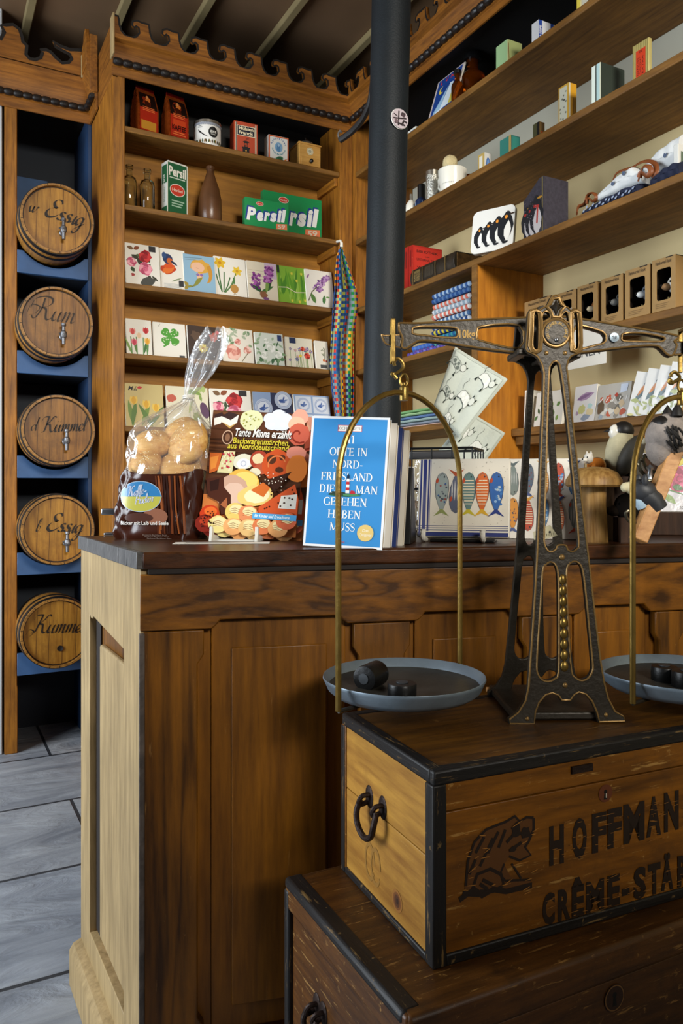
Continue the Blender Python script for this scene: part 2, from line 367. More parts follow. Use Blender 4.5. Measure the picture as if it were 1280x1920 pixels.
def serif(cv, t, x, y, h, col, align='c'):
    W_ = sum(SERIF[c][0] for c in t)*h; x -= {'l': 0, 'c': W_/2, 'r': W_}[align]; cv.L += 1
    for ch in t:
        wd, els = SERIF[ch]
        def q(a, b_): return (x+a*h, y+b_*h)
        for e in els:
            k = e[0]
            if k in 'vt':
                hw = .075 if k == 'v' else .03
                cv.poly([q(e[1]-hw, e[2]), q(e[1]+hw, e[2]), q(e[1]+hw, e[3]), q(e[1]-hw, e[3])], col, False)
                for yy in (e[2], e[3]):
                    if yy in (0, 1): cv.poly([q(e[1]-hw-.07, yy-(.05 if yy else 0)), q(e[1]+hw+.07, yy-(.05 if yy else 0)), q(e[1]+hw+.07, yy+(0 if yy else .05)), q(e[1]-hw-.07, yy+(0 if yy else .05))], col, False)
            elif k == 'h':
                y0 = e[3]-.055 if e[3] > .1 else e[3]; cv.poly([q(e[1], y0), q(e[2], y0), q(e[2], y0+.055), q(e[1], y0+.055)], col, False)
            elif k == 'k': cv.poly([q(e[1]-.03, e[2]), q(e[1]+.03, e[2]), q(e[1]+.03, e[3]), q(e[1]-.03, e[3])], col, False)
            elif k == 'd': cv.line([q(e[1], e[2]), q(e[3], e[4])], e[5]*h, col, False)
            elif k in 'as':
                pts = []; ws = []
                if k == 'a':
                    for i in range(25):
                        a = math.radians(e[5]+(e[6]-e[5])*i/24); pts.append(q(e[1]+(e[3]-.05)*math.cos(a), e[2]+(e[4]-.03)*math.sin(a))); ws.append((.05+.1*abs(math.cos(a)))*h)
                else:
                    sp = spline([(.54, .8, 0), (.5, .95, 0), (.3, .98, 0), (.12, .85, 0), (.14, .66, 0), (.32, .53, 0), (.52, .4, 0), (.56, .2, 0), (.42, .03, 0), (.2, .02, 0), (.08, .2, 0)], 4)
                    for i, p in enumerate(sp): pts.append(q(p.x, p.y)); ws.append((.055+.09*math.exp(-((i/len(sp)-.5)/.16)**2))*h)
                cv.line(pts, ws, col, False)
        x += wd*h
# joined handwriting
PEN = {
 'E': (.62, [[(.55, .85), (.45, 1), (.25, .98), (.18, .8), (.3, .6), (.42, .55), (.28, .53), (.08, .38), (.05, .15), (.2, 0), (.42, .05), (.6, .22)]]),
 's': (.34, [[(.28, .4), (.2, .47), (.09, .41), (.11, .29), (.24, .18), (.22, .04), (.1, -.01), (0, .07)], [(.2, .0), (.36, .1)]]), 'i': (.22, [[(0, .05), (.12, .42), (.1, .08), (.16, 0), (.26, .12)], [(.17, .62), (.2, .68)]]),
 'g': (.36, [[(.28, .4), (.15, .46), (.02, .28), (.05, .05), (.16, .05), (.28, .42), (.26, -.2), (.16, -.45), (.02, -.38), (.1, -.18), (.4, .15)]]),
 'u': (.44, [[(0, .1), (.08, .42), (.06, .1), (.14, 0), (.26, .15), (.32, .42), (.3, .08), (.36, 0), (.46, .12)]]), 'm': (.54, [[(0, .3), (.06, .44), (.08, .3), (.06, 0)], [(.06, .05), (.16, .4), (.24, .42), (.24, .25), (.23, 0)], [(.23, .05), (.34, .4), (.42, .42), (.42, .2), (.43, .03), (.5, .02), (.58, .12)]]),
 'e': (.27, [[(0, .1), (.2, .22), (.24, .38), (.14, .46), (.03, .3), (.04, .1), (.14, 0), (.3, .1)]]), 'l': (.22, [[(0, .1), (.18, .6), (.2, .95), (.12, 1.0), (.07, .7), (.07, .2), (.12, 0), (.24, .1)]]),
 'R': (.72, [[(.2, .95), (.22, .5), (.12, .05), (0, .0), (-.08, .12)], [(-.22, .45), (-.16, .85), (.2, 1.02), (.5, .95), (.55, .75), (.4, .58), (.22, .52), (.4, .45), (.5, .1), (.6, 0), (.75, .1)]]),
 'K': (.68, [[(.2, .98), (.15, .5), (.08, .05), (-.08, 0)], [(-.2, .7), (-.08, .95), (.2, .98)], [(.65, .9), (.52, 1.0), (.35, .7), (.18, .5), (.35, .45), (.45, .1), (.55, 0), (.7, .1)]]),
 'w': (.5, [[(0, .4), (.05, .1), (.12, 0), (.22, .15), (.24, .42), (.24, .1), (.32, 0), (.42, .15), (.44, .42), (.52, .36)]]), 'b': (.3, [[(0, .1), (.15, .7), (.14, 1.0), (.06, .9), (.04, .2), (.1, 0), (.24, .1), (.24, .35), (.14, .42)]]),
 'd': (.44, [[(.28, .36), (.16, .44), (.02, .25), (.06, .02), (.18, .06), (.3, .4), (.4, 1.0), (.33, .3), (.36, 0), (.46, .1)]]), '.': (.2, [[(.02, 0), (.06, .05)]]), ' ': (.22, []), '-': (.3, [[(0, .2), (.12, .26), (.25, .2)]]),
 'a': (.38, [[(.28, .38), (.16, .45), (.02, .25), (.06, .02), (.18, .05), (.28, .4), (.27, .08), (.33, 0), (.42, .1)]]), 'ä': (.38, [[(.28, .38), (.16, .45), (.02, .25), (.06, .02), (.18, .05), (.28, .4), (.27, .08), (.33, 0), (.42, .1)], [(.12, .62), (.14, .68)], [(.26, .62), (.28, .68)]]),
 'c': (.26, [[(.24, .36), (.16, .45), (.03, .28), (.05, .05), (.15, 0), (.28, .1)]]), 'k': (.32, [[(0, .1), (.16, .6), (.18, .95), (.1, 1.0), (.06, .7), (.05, 0)], [(.07, .2), (.25, .42), (.12, .25), (.25, .03), (.34, .1)]]),
 'r': (.32, [[(0, .1), (.08, .5), (.12, .4), (.24, .4), (.2, .1), (.26, 0), (.36, .1)]]), 'B': (.58, [[(.15, .95), (.12, .5), (.06, .03)], [(-.08, .78), (.15, 1.0), (.45, .95), (.45, .65), (.2, .53), (.5, .45), (.5, .1), (.2, 0), (-.02, .1)]]),
 'ü': (.44, [[(0, .1), (.08, .42), (.06, .1), (.14, 0), (.26, .15), (.32, .42), (.3, .08), (.36, 0), (.46, .12)], [(.14, .62), (.16, .68)], [(.3, .62), (.32, .68)]])}
def script(cv, t, x, y, h, col, w_=.075, shear=.3, align='c', rot=0):
    W_ = sum(PEN[c][0] for c in t)*h; ox = {'l': 0, 'c': -W_/2, 'r': -W_}[align]; a = math.radians(rot); ca, sa = math.cos(a), math.sin(a); cv.L += 1
    for ch in t:
        wd, st = PEN[ch]
        for p in st:
            q = []
            for u, v in p:
                px, py = ox+(u+v*shear)*h, v*h; q.append((x+px*ca-py*sa, y+px*sa+py*ca))
            cv.nib(q, w_*h, col, up=False)
        ox += wd*h
# ================================================================ materials
wood('honey_wood_z', '#6c3f0f', '#ad7020', 'z', 1, .5, .2, .5, .3, scratch='#4a2a0e', scratch_amt=.35)
wood('honey_wood_x', '#6c3f0f', '#ad7020', 'x', 1, .5, .2, .5, .3, scratch='#4a2a0e', scratch_amt=.35)
wood('honey_wood_y', '#6c3f0f', '#ad7020', 'y', 1, .5, .2, .5, .3, scratch='#4a2a0e', scratch_amt=.35)
wood('cornice_wood_x', '#653a12', '#9f6420', 'x', 1, .5, .2, .6, .3)
wood('cornice_wood_y', '#653a12', '#9f6420', 'y', 1, .5, .2, .6, .3)
wood('shelf_wood_x', '#5f3d14', '#93662a', 'x', 1, .6, .15, .4, .35, dirt='#4e3214', dirt_amt=.4)
wood('shelf_wood_y', '#5f3d14', '#93662a', 'y', 1, .6, .15, .4, .35, dirt='#4e3214', dirt_amt=.4)
wood('back_board', '#835518', '#b57b26', 'x', .6, .6, .1, .2, .25)
wood('divider_wood', '#94560f', '#c98222', 'z', .7, .5, .1, .3, .3, scratch='#4a2508', scratch_amt=.6)
wood('oak_front_x', '#432607', '#8c5611', 'x', .55, .4, .25, 1.3, .35, scratch='#c09050', scratch_amt=.18)
wood('oak_front_z', '#472a09', '#8c5711', 'z', .55, .4, .25, 1.2, .35, scratch='#c09050', scratch_amt=.3, dirt='#4a3214', dirt_amt=.35)
wood('oak_panel_z', '#5a350b', '#915b12', 'z', .7, .4, .15, .3, .35, scratch='#c09050', scratch_amt=.25)
wood('counter_top_wood', '#27140a', '#553014', 'x', .9, .32, .25, .6, .4)
wood('pale_and_daylit_wood_z', '#877049', '#b3986a', 'z', 1, .5, .2, .4, .25, scratch='#5a4528', scratch_amt=.35)  # bare cornice ends; on the counter end its paleness paints daylight
plain('end_grain', '#4a4745', .42, bump=.3, bscale=90, var=.3, vscale=30)
plain('worn_edge', '#4a4038', .6, bump=.4, bscale=80, var=.55, vscale=26)
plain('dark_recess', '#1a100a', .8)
plain('black_paint_wood', '#17120f', .5, bump=.2, bscale=60)
plain('bead_black', '#171210', .42)
plain('cream_paint', '#c9b483', .7, var=.06, vscale=3)
plain('grey_paint', '#a8a594', .7, var=.06, vscale=3)
plain('top_shade_black', '#0d0b0a', .7)  # near-black that paints in the shade of the top compartments
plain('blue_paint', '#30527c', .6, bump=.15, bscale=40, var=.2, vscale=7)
plain('side_shade_blue', '#163050', .6, var=.3, vscale=6)  # bay's blue, darkened for the shade on its side wall
plain('shade_dark_blue', '#0a1420', .7, var=.2, vscale=6)  # bay's blue, darkened to paint in the shade inside
plain('white_wall', '#b9bcc0', .7, var=.05, vscale=4)
plain('ceiling_paint', '#6b5138', .7, var=.18, vscale=2.2)
plain('batten_paint', '#8a7a55', .6, var=.12, vscale=6)
plain('iron_column', '#10161a', .6, spec=.3, bump=.22, bscale=220, var=.2, vscale=12)
plain('print_base', '#ddd8cc', .5)
attr_mat('print', .55, .35); attr_mat('print_satin', .4, .4); attr_mat('print_film', .45, .5, .75, .12); attr_mat('cloth', .9, .1); attr_mat('glossy_print', .28, .5, .3)

# ================================================================ floor, ceiling, walls
def floor_mat():
    m, nt, b = new_mat('floor_slate'); N = nt.nodes.new; L = nt.links.new
    tc = N('ShaderNodeTexCoord'); mp = N('ShaderNodeMapping'); mp.inputs['Location'].default_value = (.57, .19, 0); L(tc.outputs['Object'], mp.inputs['Vector'])
    br = N('ShaderNodeTexBrick'); br.offset = .37; br.inputs['Scale'].default_value = 1; br.inputs['Brick Width'].default_value = 1.0; br.inputs['Row Height'].default_value = .49
    br.inputs['Mortar Size'].default_value = .006; br.inputs['Mortar Smooth'].default_value = .3; br.inputs['Color1'].default_value = c4('#969da8'); br.inputs['Color2'].default_value = c4('#a3a6ab'); br.inputs['Mortar'].default_value = c4('#33363c')
    L(mp.outputs['Vector'], br.inputs['Vector'])
    st = N('ShaderNodeMapping'); st.inputs['Scale'].default_value = (1, 3.2, 1); st.inputs['Rotation'].default_value = (0, 0, math.radians(-12)); L(tc.outputs['Object'], st.inputs['Vector'])
    n = N('ShaderNodeTexNoise'); n.inputs['Scale'].default_value = 3.2; n.inputs['Detail'].default_value = 10; n.inputs['Roughness'].default_value = .6; n.inputs['Distortion'].default_value = .8; L(st.outputs['Vector'], n.inputs['Vector'])
    r = N('ShaderNodeValToRGB'); r.color_ramp.elements[0].position = .3; r.color_ramp.elements[1].position = .7; r.color_ramp.elements[0].color = (.45, .46, .48, 1); r.color_ramp.elements[1].color = (1.15, 1.12, 1.06, 1); L(n.outputs['Fac'], r.inputs['Fac'])
    mx = N('ShaderNodeMix'); mx.data_type = 'RGBA'; mx.blend_type = 'MULTIPLY'; mx.inputs['Factor'].default_value = 1; L(br.outputs['Color'], mx.inputs[6]); L(r.outputs['Color'], mx.inputs[7])
    L(mx.outputs[2], b.inputs['Base Color']); b.inputs['Roughness'].default_value = .5
    ad = N('ShaderNodeMath'); ad.operation = 'MULTIPLY_ADD'; ad.inputs[1].default_value = -1.2; L(br.outputs['Fac'], ad.inputs[0]); L(n.outputs['Fac'], ad.inputs[2])
    bp = N('ShaderNodeBump'); bp.inputs['Strength'].default_value = .9; bp.inputs['Distance'].default_value = .02; L(ad.outputs[0], bp.inputs['Height']); L(bp.outputs['Normal'], b.inputs['Normal'])
floor_mat()
XL, XR, YB, YF = -2.2, 1.93, 3.72, -3.0
struct(bx('floor', XL, XR, YF, YB, -.05, 0, 'floor_slate', bev=0))
CZ = 2.95
struct(bx('ceiling', XL, XR, YF, YB, CZ, CZ+.05, 'ceiling_paint', bev=0))
for i, (px, py) in enumerate([(50, 50), (228, 25), (360, 60), (495, 95), (630, 135)]):
    X = onZ(px, py, CZ-.02).x
    struct(bx('trim_%d' % (i+1), X-.016, X+.016, YF, YB, CZ-.03, CZ, 'batten_paint', bev=.004))
struct(bx('wall_back', XL, XR+.05, YB, YB+.05, 0, CZ, 'shade_dark_blue', bev=0))
struct(bx('wall_right', XR, XR+.05, YF, YB, 0, CZ, 'cream_paint', bev=0))
# pale jamb just left of the barrel bay
struct(bx('wall_left', -.5, .262, 3.34, 3.44, 0, CZ, 'white_wall', bev=.003))

# ================================================================ shelf levels
YN, XN0, XN1, XS = 2.92, .603, 1.61, 1.61       # face of the napkin shelves, their left and right ends, face of the right-hand shelves
ZS = [2.40, 2.11, 1.818, 1.556, 1.285]
ST = .02
COVE = [(0, 2.575), (.006, 2.575), (.006, 2.604), (.012, 2.606), (.012, 2.632), (.006, 2.634), (.010, 2.645), (.018, 2.665), (.032, 2.682), (.05, 2.69), (.05, 2.703), (0, 2.703)]
def sweep(mb, prof, stations, mi=0):
    k = len(prof); vs = []; fs = []
    for st in stations:
        for p, z in prof: x, y = st(p); vs.append((x, y, z))
    for s_ in range(len(stations)-1):
        for i in range(k): j = (i+1) % k; fs.append((s_*k+i, s_*k+j, (s_+1)*k+j, (s_+1)*k+i))
    fs += [tuple(range(k)), tuple((len(stations)-1)*k+i for i in range(k))[::-1]]
    return mb.add(vs, fs, mi)
def beads(p0, p1, r=.0135, pitch=.034, M=None):
    """turned bead moulding: a rod swelling and narrowing, slightly twisted"""
    p0, p1 = Vector(p0), Vector(p1); L_ = (p1-p0).length; n = max(2, int(L_/pitch)); mb = MB(); pts = []; rs = []
    for i in range(n*6+1):
        t = i/(n*6); pts.append(p0.lerp(p1, t)); rs.append(r*(.68+.32*abs(math.sin(PI*t*n))**.6))
    return mb.tube(pts, rs, 10)
def crest_profile(n, pitch, h):
    """running scroll crest: returns outline for n repeats, x from 0, with hollow scoops between narrow plugs"""
    out = [(0, 0), ]
    top = []
    for i in range(n):
        x = i*pitch
        top += [(x, h), (x+.13*pitch, h*1.0), (x+.15*pitch, h*.86), (x+.17*pitch, h*.6), (x+.24*pitch, h*.32), (x+.38*pitch, h*.14), (x+.55*pitch, h*.12), (x+.72*pitch, h*.24), (x+.82*pitch, h*.46), (x+.80*pitch, h*.7),
                (x+.72*pitch, h*.76), (x+.65*pitch, h*.66), (x+.58*pitch, h*.74), (x+.60*pitch, h*.94), (x+.74*pitch, h*1.04), (x+.9*pitch, h)]
    top += [(n*pitch, h)]
    return [(n*pitch, 0), (0, 0)]+top, top
def crest(parent, n, pitch, h, M, wmat, name='crest'):
    out, top = crest_profile(n, pitch, h)
    mb = MB(); mb.add(*plate([out], .016), M=M); o = mb.build(name, wmat, parent, ang=30)
    cv = CV(base=.0086); cv.line([(p[0], p[1]-.003) for p in top], .0075, '#15100d'); cv.build(name+'_painted_edge', o, M=M)
    return o

# ================================================================ napkin shelves (back)
nap = thing('shelf_cabinet', 'honey coloured wall shelf cabinet holding paper napkins, with carved cornice', 'shelf', (XN0, YN, 0))
W_ = XN1-XN0; DP = .19
bx('side_post', 0, .044, 0, .41, 0, 2.62, 'honey_wood_z', nap)
bx('side_post', W_-.06, W_+.0, 0, DP+.02, 0, 2.62, 'honey_wood_z', nap)
bx('back_panel', .044, W_-.06, DP, DP+.012, 0, 2.385, 'back_board', nap, bev=0)
tb = bx('back_panel', .044, W_-.06, DP, DP+.012, 2.385, 2.62, 'top_shade_black', nap, bev=0); tb['label'] = 'top back panel darkened as shade'
for z in ZS+[1.0, .6, .2]:
    bx('shelf_board', .044, W_-.06, .002, DP, z-ST, z, 'shelf_wood_x', nap, bev=.003)
for z in ZS[:4]:
    bx('shelf_cleat', W_-.075, W_-.06, .02, DP, z-ST-.035, z-ST, 'honey_wood_y', nap)
bx('top_board', .0, W_, 0, .41, 2.62, 2.635, 'top_shade_black', nap)  # near-black board, the compartment's shade put into its colour
def stA(p): return (-p, .41)
def stB(p): return (-p, -p)
def stC(p): return (W_-p, -p)
def stL(p): return (-.004, -p)
cn = sweep(MB(), COVE, [stL, stC]).build('cornice', 'cornice_wood_x', nap, ang=25)
beads((-.002, -.021, 2.619), (W_-.03, -.021, 2.619)).build('bead_moulding', 'bead_black', nap)
bx('cornice_end', -.010, -.003, -.052, .0, 2.63, 2.778, 'pale_and_daylit_wood_z', nap)
bx('side_board', -.002, .02, .0, .41, 2.57, 2.775, 'cornice_wood_y', nap)
crest(nap, 9, W_/9, .075, Tm(-.003, -.03, 2.703), 'cornice_wood_x')

# ================================================================ right-hand shelves
rs_ = thing('shelf_cabinet', 'long wall shelf unit on the right holding books, tins and boxed hooks', 'shelf', (XS, YN, 0), -PI/2)
# local x runs toward the viewer along the wall, local y goes into the wall
LR = 2.3; DR = .29; XD = YN-2.075
bx('side_post', .0, .03, .0, DR, 0, 2.62, 'honey_wood_z', rs_)
for z in ZS[:3]: bx('shelf_board', .03, LR, .0, DR, z-ST-.002, z, 'shelf_wood_y' if 0 else 'shelf_wood_x', rs_, bev=.003)
for z in ZS[3:]+[1.0, .6]: bx('shelf_board', .03, XD-.01, .0, DR, z-ST-.002, z, 'shelf_wood_x', rs_, bev=.003)
dv = bx('divider_panel', XD-.012, XD+.012, .002, DR, 0, ZS[2]-ST, 'divider_wood', rs_, bev=.002)
MB().box(XD-.013, XD+.013, -.004, .004, 0, ZS[2]-ST-.002).build('divider_edging', 'shelf_wood_x', rs_, bev=.002)
bx('back_panel', .03, LR, DR, DR+.012, 0, ZS[1]-.012, 'cream_paint', rs_, bev=0)
bx('back_panel', .03, LR, DR, DR+.012, ZS[1]-.012, ZS[0]-.012, 'grey_paint', rs_, bev=0)['label'] = 'grey painted back panel'
bx('back_panel', .03, LR, DR, DR+.012, ZS[0]-.012, 2.62, 'top_shade_black', rs_, bev=0)['label'] = 'top back panel darkened as shade'
bx('wire_track', .03, LR, DR-.006, DR, 2.475, 2.481, 'black_paint_wood', rs_, bev=.001)
bx('top_board', 0, LR, 0, DR, 2.62, 2.635, 'top_shade_black', rs_)
# narrow pale shelves behind the divider
bx('narrow_shelf_board', XD+.012, LR, .145, DR, 1.51, 1.534, 'pale_wood_x' if 'pale_wood_x' in MATS else 'shelf_wood_x', rs_, bev=.003)
bx('narrow_shelf_board', XD+.012, LR, .145, DR, 1.229, 1.255, 'shelf_wood_x', rs_, bev=.003)
bx('shelf_batten', XD+.012, LR, .165, DR, 1.200, 1.229, 'shelf_wood_x', rs_, bev=.002)
bx('shelf_batten', XD+.012, XD+.04, .150, DR, 1.490, 1.51, 'shelf_wood_x', rs_, bev=.002)
sweep(MB(), COVE, [lambda p: (p, -p), lambda p: (LR, -p)]).build('cornice', 'cornice_wood_x', rs_, ang=25)
beads((.03, -.021, 2.619), (LR, -.021, 2.619)).build('bead_moulding', 'bead_black', rs_)
crest(rs_, 20, W_/9, .075, Tm(.035, -.03, 2.703), 'cornice_wood_x')

# ================================================================ barrel bay
YBB = 3.33
bay = thing('barrel_cabinet', 'tall narrow blue painted cabinet for barrels at the left wall', 'cabinet', (.27, YBB, 0))
x0, x1 = 0, XN0-.27
MB().prism([(0, 0), (.048, 0), (.048, .26), (.046, .27), (.046, 2.6), (0, 2.6)], 0, .09, 'y').build('side_post', 'honey_wood_z', bay, bev=.003)
bx('side_wall', .02, .034, .09, .36, 0, 2.6, 'shade_dark_blue', bay, bev=0)
bx('side_wall', x1-.014, x1-.001, .005, .36, 0, 2.6, 'side_shade_blue', bay, bev=0)
bx('back_panel', .034, x1-.014, .345, .36, 0, 2.6, 'shade_dark_blue', bay, bev=0)
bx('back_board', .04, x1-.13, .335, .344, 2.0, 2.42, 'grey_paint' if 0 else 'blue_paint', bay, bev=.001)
BAR = [(107, 414, 73), (105, 606, 71.5), (109, 807, 70), (108, 993, 71.5), (107, 1185, 73)]      # centre and radius of each barrel in the photograph
BY = 3.20; BARZ = []
bcx = .458; BR = .147
for (px, py, pr) in BAR: BARZ.append(onY(px, py, BY).z)
for z in BARZ:
    zt = z-.095; pts = [(.046, zt-.09), (x1-.014, zt-.09), (x1-.014, zt)]
    cxl = bcx-.27; R_ = BR+.004
    for i in range(15):
        X = x1-.03-(x1-.08)*i/14; d = R_**2-(X-cxl)**2
        pts.append((X, min(zt, z-math.sqrt(d)) if d > 0 else zt))
    pts.append((.046, zt))
    MB().prism(pts, .0, .022, 'y').build('cradle_board', 'blue_paint', bay, bev=.002)
    bx('cradle_shelf', .034, x1-.014, .022, .344, zt-.09, zt-.07, 'shade_dark_blue', bay)
COVB = [(0, 2.56), (.006, 2.56), (.006, 2.598), (.012, 2.60), (.012, 2.628), (.006, 2.63), (.010, 2.645), (.018, 2.675), (.034, 2.70), (.042, 2.715), (.042, 2.728), (0, 2.728)]
sweep(MB(), COVB, [lambda p: (-.8, -p), lambda p: (x1-.004-p, -p), lambda p: (x1-.004-p, -.15)]).build('cornice', 'cornice_wood_x', bay, ang=25)
beads((-.8, -.021, 2.613), (x1-.025, -.021, 2.613)).build('bead_moulding', 'bead_black', bay)
beads((x1-.025, -.021, 2.613), (x1-.025, -.15, 2.613)).build('bead_moulding', 'bead_black', bay)
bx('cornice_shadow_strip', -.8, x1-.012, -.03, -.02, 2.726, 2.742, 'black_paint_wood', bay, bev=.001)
cp = [(0, 75), (8, 60), (2, 48), (10, 47), (24, 46), (36, 55), (41, 70), (42, 78), (50, 86), (49, 93), (48, 102), (55, 110), (66, 112), (76, 108), (79, 98), (76, 94), (86, 93), (95, 98), (104, 108), (116, 118), (128, 117), (134, 110), (130, 102), (118, 96), (104, 88), (99, 78), (112, 86), (130, 93), (150, 94), (165, 91), (170, 90)]
yq = YBB-.03
tp = [onY(a, b_, yq) for a, b_ in cp]; tp = [(p.x-.27, p.z) for p in tp]
bl = [(tp[-1][0], 2.735), (-.8, 2.735), (-.8, tp[0][1]+.03)]
cr = MB(); cr.add(*plate([bl+tp], .016), M=Tm(0, -.03, 0)); co = cr.build('crest', 'cornice_wood_x', bay, ang=30)
cv = CV(base=.0388); cv.line([(a, b_-.004) for a, b_ in tp], .013, '#17120f'); cv.build('crest_painted_edge', co)
MB().prism([(.0, 2.728), (-.15, 2.728), (-.15, 2.83), (-.13, 2.88), (-.10, 2.872), (-.085, 2.84), (-.06, 2.835), (-.045, 2.80), (-.02, 2.79), (.0, 2.76)], x1-.05, x1-.034, 'x').build('crest_return', 'cornice_wood_y', bay, bev=.002)
bx('cornice_end', x1-.036, x1-.006, -.157, -.150, 2.625, 2.85, 'cornice_wood_y', bay)
bx('cornice_end_strip', x1-.052, x1-.037, -.06, -.05, 2.72, 2.81, 'pale_and_daylit_wood_z', bay)['label'] = 'pale bare wood strip'

# ================================================================ iron column
ct, cb = atD(733.5, 0, 2.15), atD(716, 750, 2.15); dv_ = (ct-cb)/(ct.z-cb.z)
def colp(z): return cb+dv_*(z-cb.z)
k_ = thing('iron_column', 'dark blue grey cast iron column standing between the counter and the shelves', 'column', colp(0))
o0 = colp(0); mb = MB()
mb.tube([colp(z)-o0 for z in (0, .08, .081, .1, .6, 1.2, 1.8, 2.4, CZ)], [.075, .075, .066, .0555, .0535, .0525, .0535, .0545, .0555], 40)
mb.build('shaft', 'iron_column', k_, ang=50)
tag(k_, k_['label'], 'column')
# curved hose arm reaching from the column
hk = atD(640, 258, 2.35); hp = [atD(700, 150, 2.18), atD(694, 190, 2.22), atD(680, 222, 2.27), atD(660, 246, 2.32), atD(637, 263, 2.35)]
mb = MB(); mb.tube([p-o0 for p in spline(hp, 6)], .0095, 10); mb.build('curved_arm', 'black_paint_wood', k_)
mb = MB(); mb.tube([p-o0 for p in spline([atD(636, 262, 2.35), atD(634, 252, 2.35), atD(637, 245, 2.35), atD(640, 249, 2.35)], 5)], .003, 8); mb.build('arm_hook', 'steel' if 'steel' in MATS else 'end_grain', k_)

# ================================================================ counter
ZC = .95
FL, FR, BL = onZ(262, 1036, ZC), onZ(1280, 1018, ZC), onZ(148, 1005, ZC)
ctr = thing('shop_counter', 'old brown wooden shop counter with panelled front and bleached left end', 'counter', (FL.x, FL.y, 0))
def frame(o, xdir):
    xd = Vector((xdir.x, xdir.y, 0)).normalized(); yd = Vector((-xd.y, xd.x, 0))
    return Matrix(((xd.x, yd.x, 0, o.x-FL.x), (xd.y, yd.y, 0, o.y-FL.y), (0, 0, 1, 0), (0, 0, 0, 1)))
MF = frame(FL, FR-FL); MS = frame(BL, FL-BL)                        # front: x along the front, y inward.  side: x from back to front, y inward
LS = (FL-BL).length; LF = 1.62
def fx(px, Y0=0):                                                   # where on the front plane a photo column falls
    d = wdir(px); n = (FR-FL).normalized(); a = FL.x*d.y-FL.y*d.x; return -a/(n.x*d.y-n.y*d.x)
e1 = (FR-FL).normalized()
cor = [FL+e1*LF, FL, BL, BL+e1*(LF*.9)]
inn = Vector((-e1.y, e1.x, 0)); s1 = (FL-BL).normalized(); sin_ = Vector((-s1.y, s1.x, 0))
def poly_off(d1, d2):
    """plan outline with the front moved in by d1 and the left side by d2"""
    def X(p, u, q, v):
        k = ((q.x-p.x)*v.y-(q.y-p.y)*v.x)/(u.x*v.y-u.y*v.x); return p+u*k
    a = X(FL+inn*d1, e1, BL+sin_*d2, s1); b_ = X(BL, e1, BL+sin_*d2, s1)
    return [(p.x-FL.x, p.y-FL.y) for p in (FL+inn*d1+e1*LF, a, b_, cor[3])]
MB().prism(poly_off(.032, .02), .0, ZC-.03, 'z').build('carcass', 'oak_panel_z', ctr)
tp_ = MB(); tp_.prism(poly_off(0, .004), ZC-.027, ZC, 'z'); tp_.build('countertop', 'counter_top_wood', ctr, bev=.004)
# plank ends of the top
for a, b_ in ((0, .10), (.102, .23), (.232, .37), (.372, .43), (.432, LS)):
    b_ = min(b_, LS)
    bx('plank_end', a, b_-.001, -.002-(.003 if a > .2 else 0), .006, ZC-.027, ZC+.0005, 'end_grain', ctr, M=MS, bev=.0015)
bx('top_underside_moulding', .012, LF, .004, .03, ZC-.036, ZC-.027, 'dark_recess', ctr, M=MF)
PF = [253, 383, 667, 773, 985, 1078, 1236]
xs = [max(.0, fx(p)) for p in PF]
def rail(x_, z0, z1, notch, zn, nm, mat, y0=.008, y1=.032):
    pts = [(x_[0], z1), (x_[0], z0)]
    for a, b_ in notch: pts += [(a, z0), (a+.012, z0), (a+.02, z0+.006), (a+.026, zn), (b_-.026, zn), (b_-.02, z0+.006), (b_-.012, z0), (b_, z0)]
    pts += [(x_[1], z0), (x_[1], z1)]
    return MB().prism(pts, y0, y1, 'y', M=MF).build(nm, mat, ctr, bev=.002)
zr = .824
rail((.0, LF), zr, ZC-.036, [(xs[1], xs[2]), (xs[3], xs[4]), (xs[5], xs[6])], zr+.014, 'front_rail', 'oak_front_x')
rail((.0, LF), .09, .15, [], .1, 'front_rail', 'oak_front_x')
def stile(a, b_, cut=(False, True)):
    z0, z1 = .15, zr-.002; pts = [(a, z0)]
    pts += [(b_, z0)]
    if cut[1]: pts += [(b_, z0+.03), (b_-.010, z0+.045), (b_-.010, z1-.055), (b_, z1-.04)]
    pts += [(b_, z1), (a, z1)]
    if cut[0]: pts += [(a, z1-.04), (a+.010, z1-.055), (a+.010, z0+.045), (a, z0+.03)]
    return MB().prism(pts, .012, .034, 'y', M=MF).build('front_stile', 'oak_front_z', ctr, bev=.002)
stile(xs[0]+.004, xs[1]); stile(xs[2], xs[3], (True, True)); stile(xs[4], xs[5], (True, True)); stile(xs[6], xs[6]+.06, (True, True)); stile(xs[6]+.3, LF)
for a, b_ in ((xs[1], xs[2]), (xs[3], xs[4]), (xs[5], xs[6])):
    g = .012
    bx('panel_frame', a+g, b_-g, .026, .034, .16, zr+.012, 'oak_panel_z', ctr, M=MF, bev=.002)
    bx('raised_panel', a+.045, b_-.045, .021, .0262, .2, zr-.035, 'oak_panel_z', ctr, M=MF, bev=.0025)
bx('worn_corner_strip', -.002, .0075, .006, .034, .09, zr-.004, 'worn_edge', ctr, M=MF)
bx('plinth', .0, LF, -.004, .02, 0, .09, 'oak_front_x', ctr, M=MF, bev=.004)
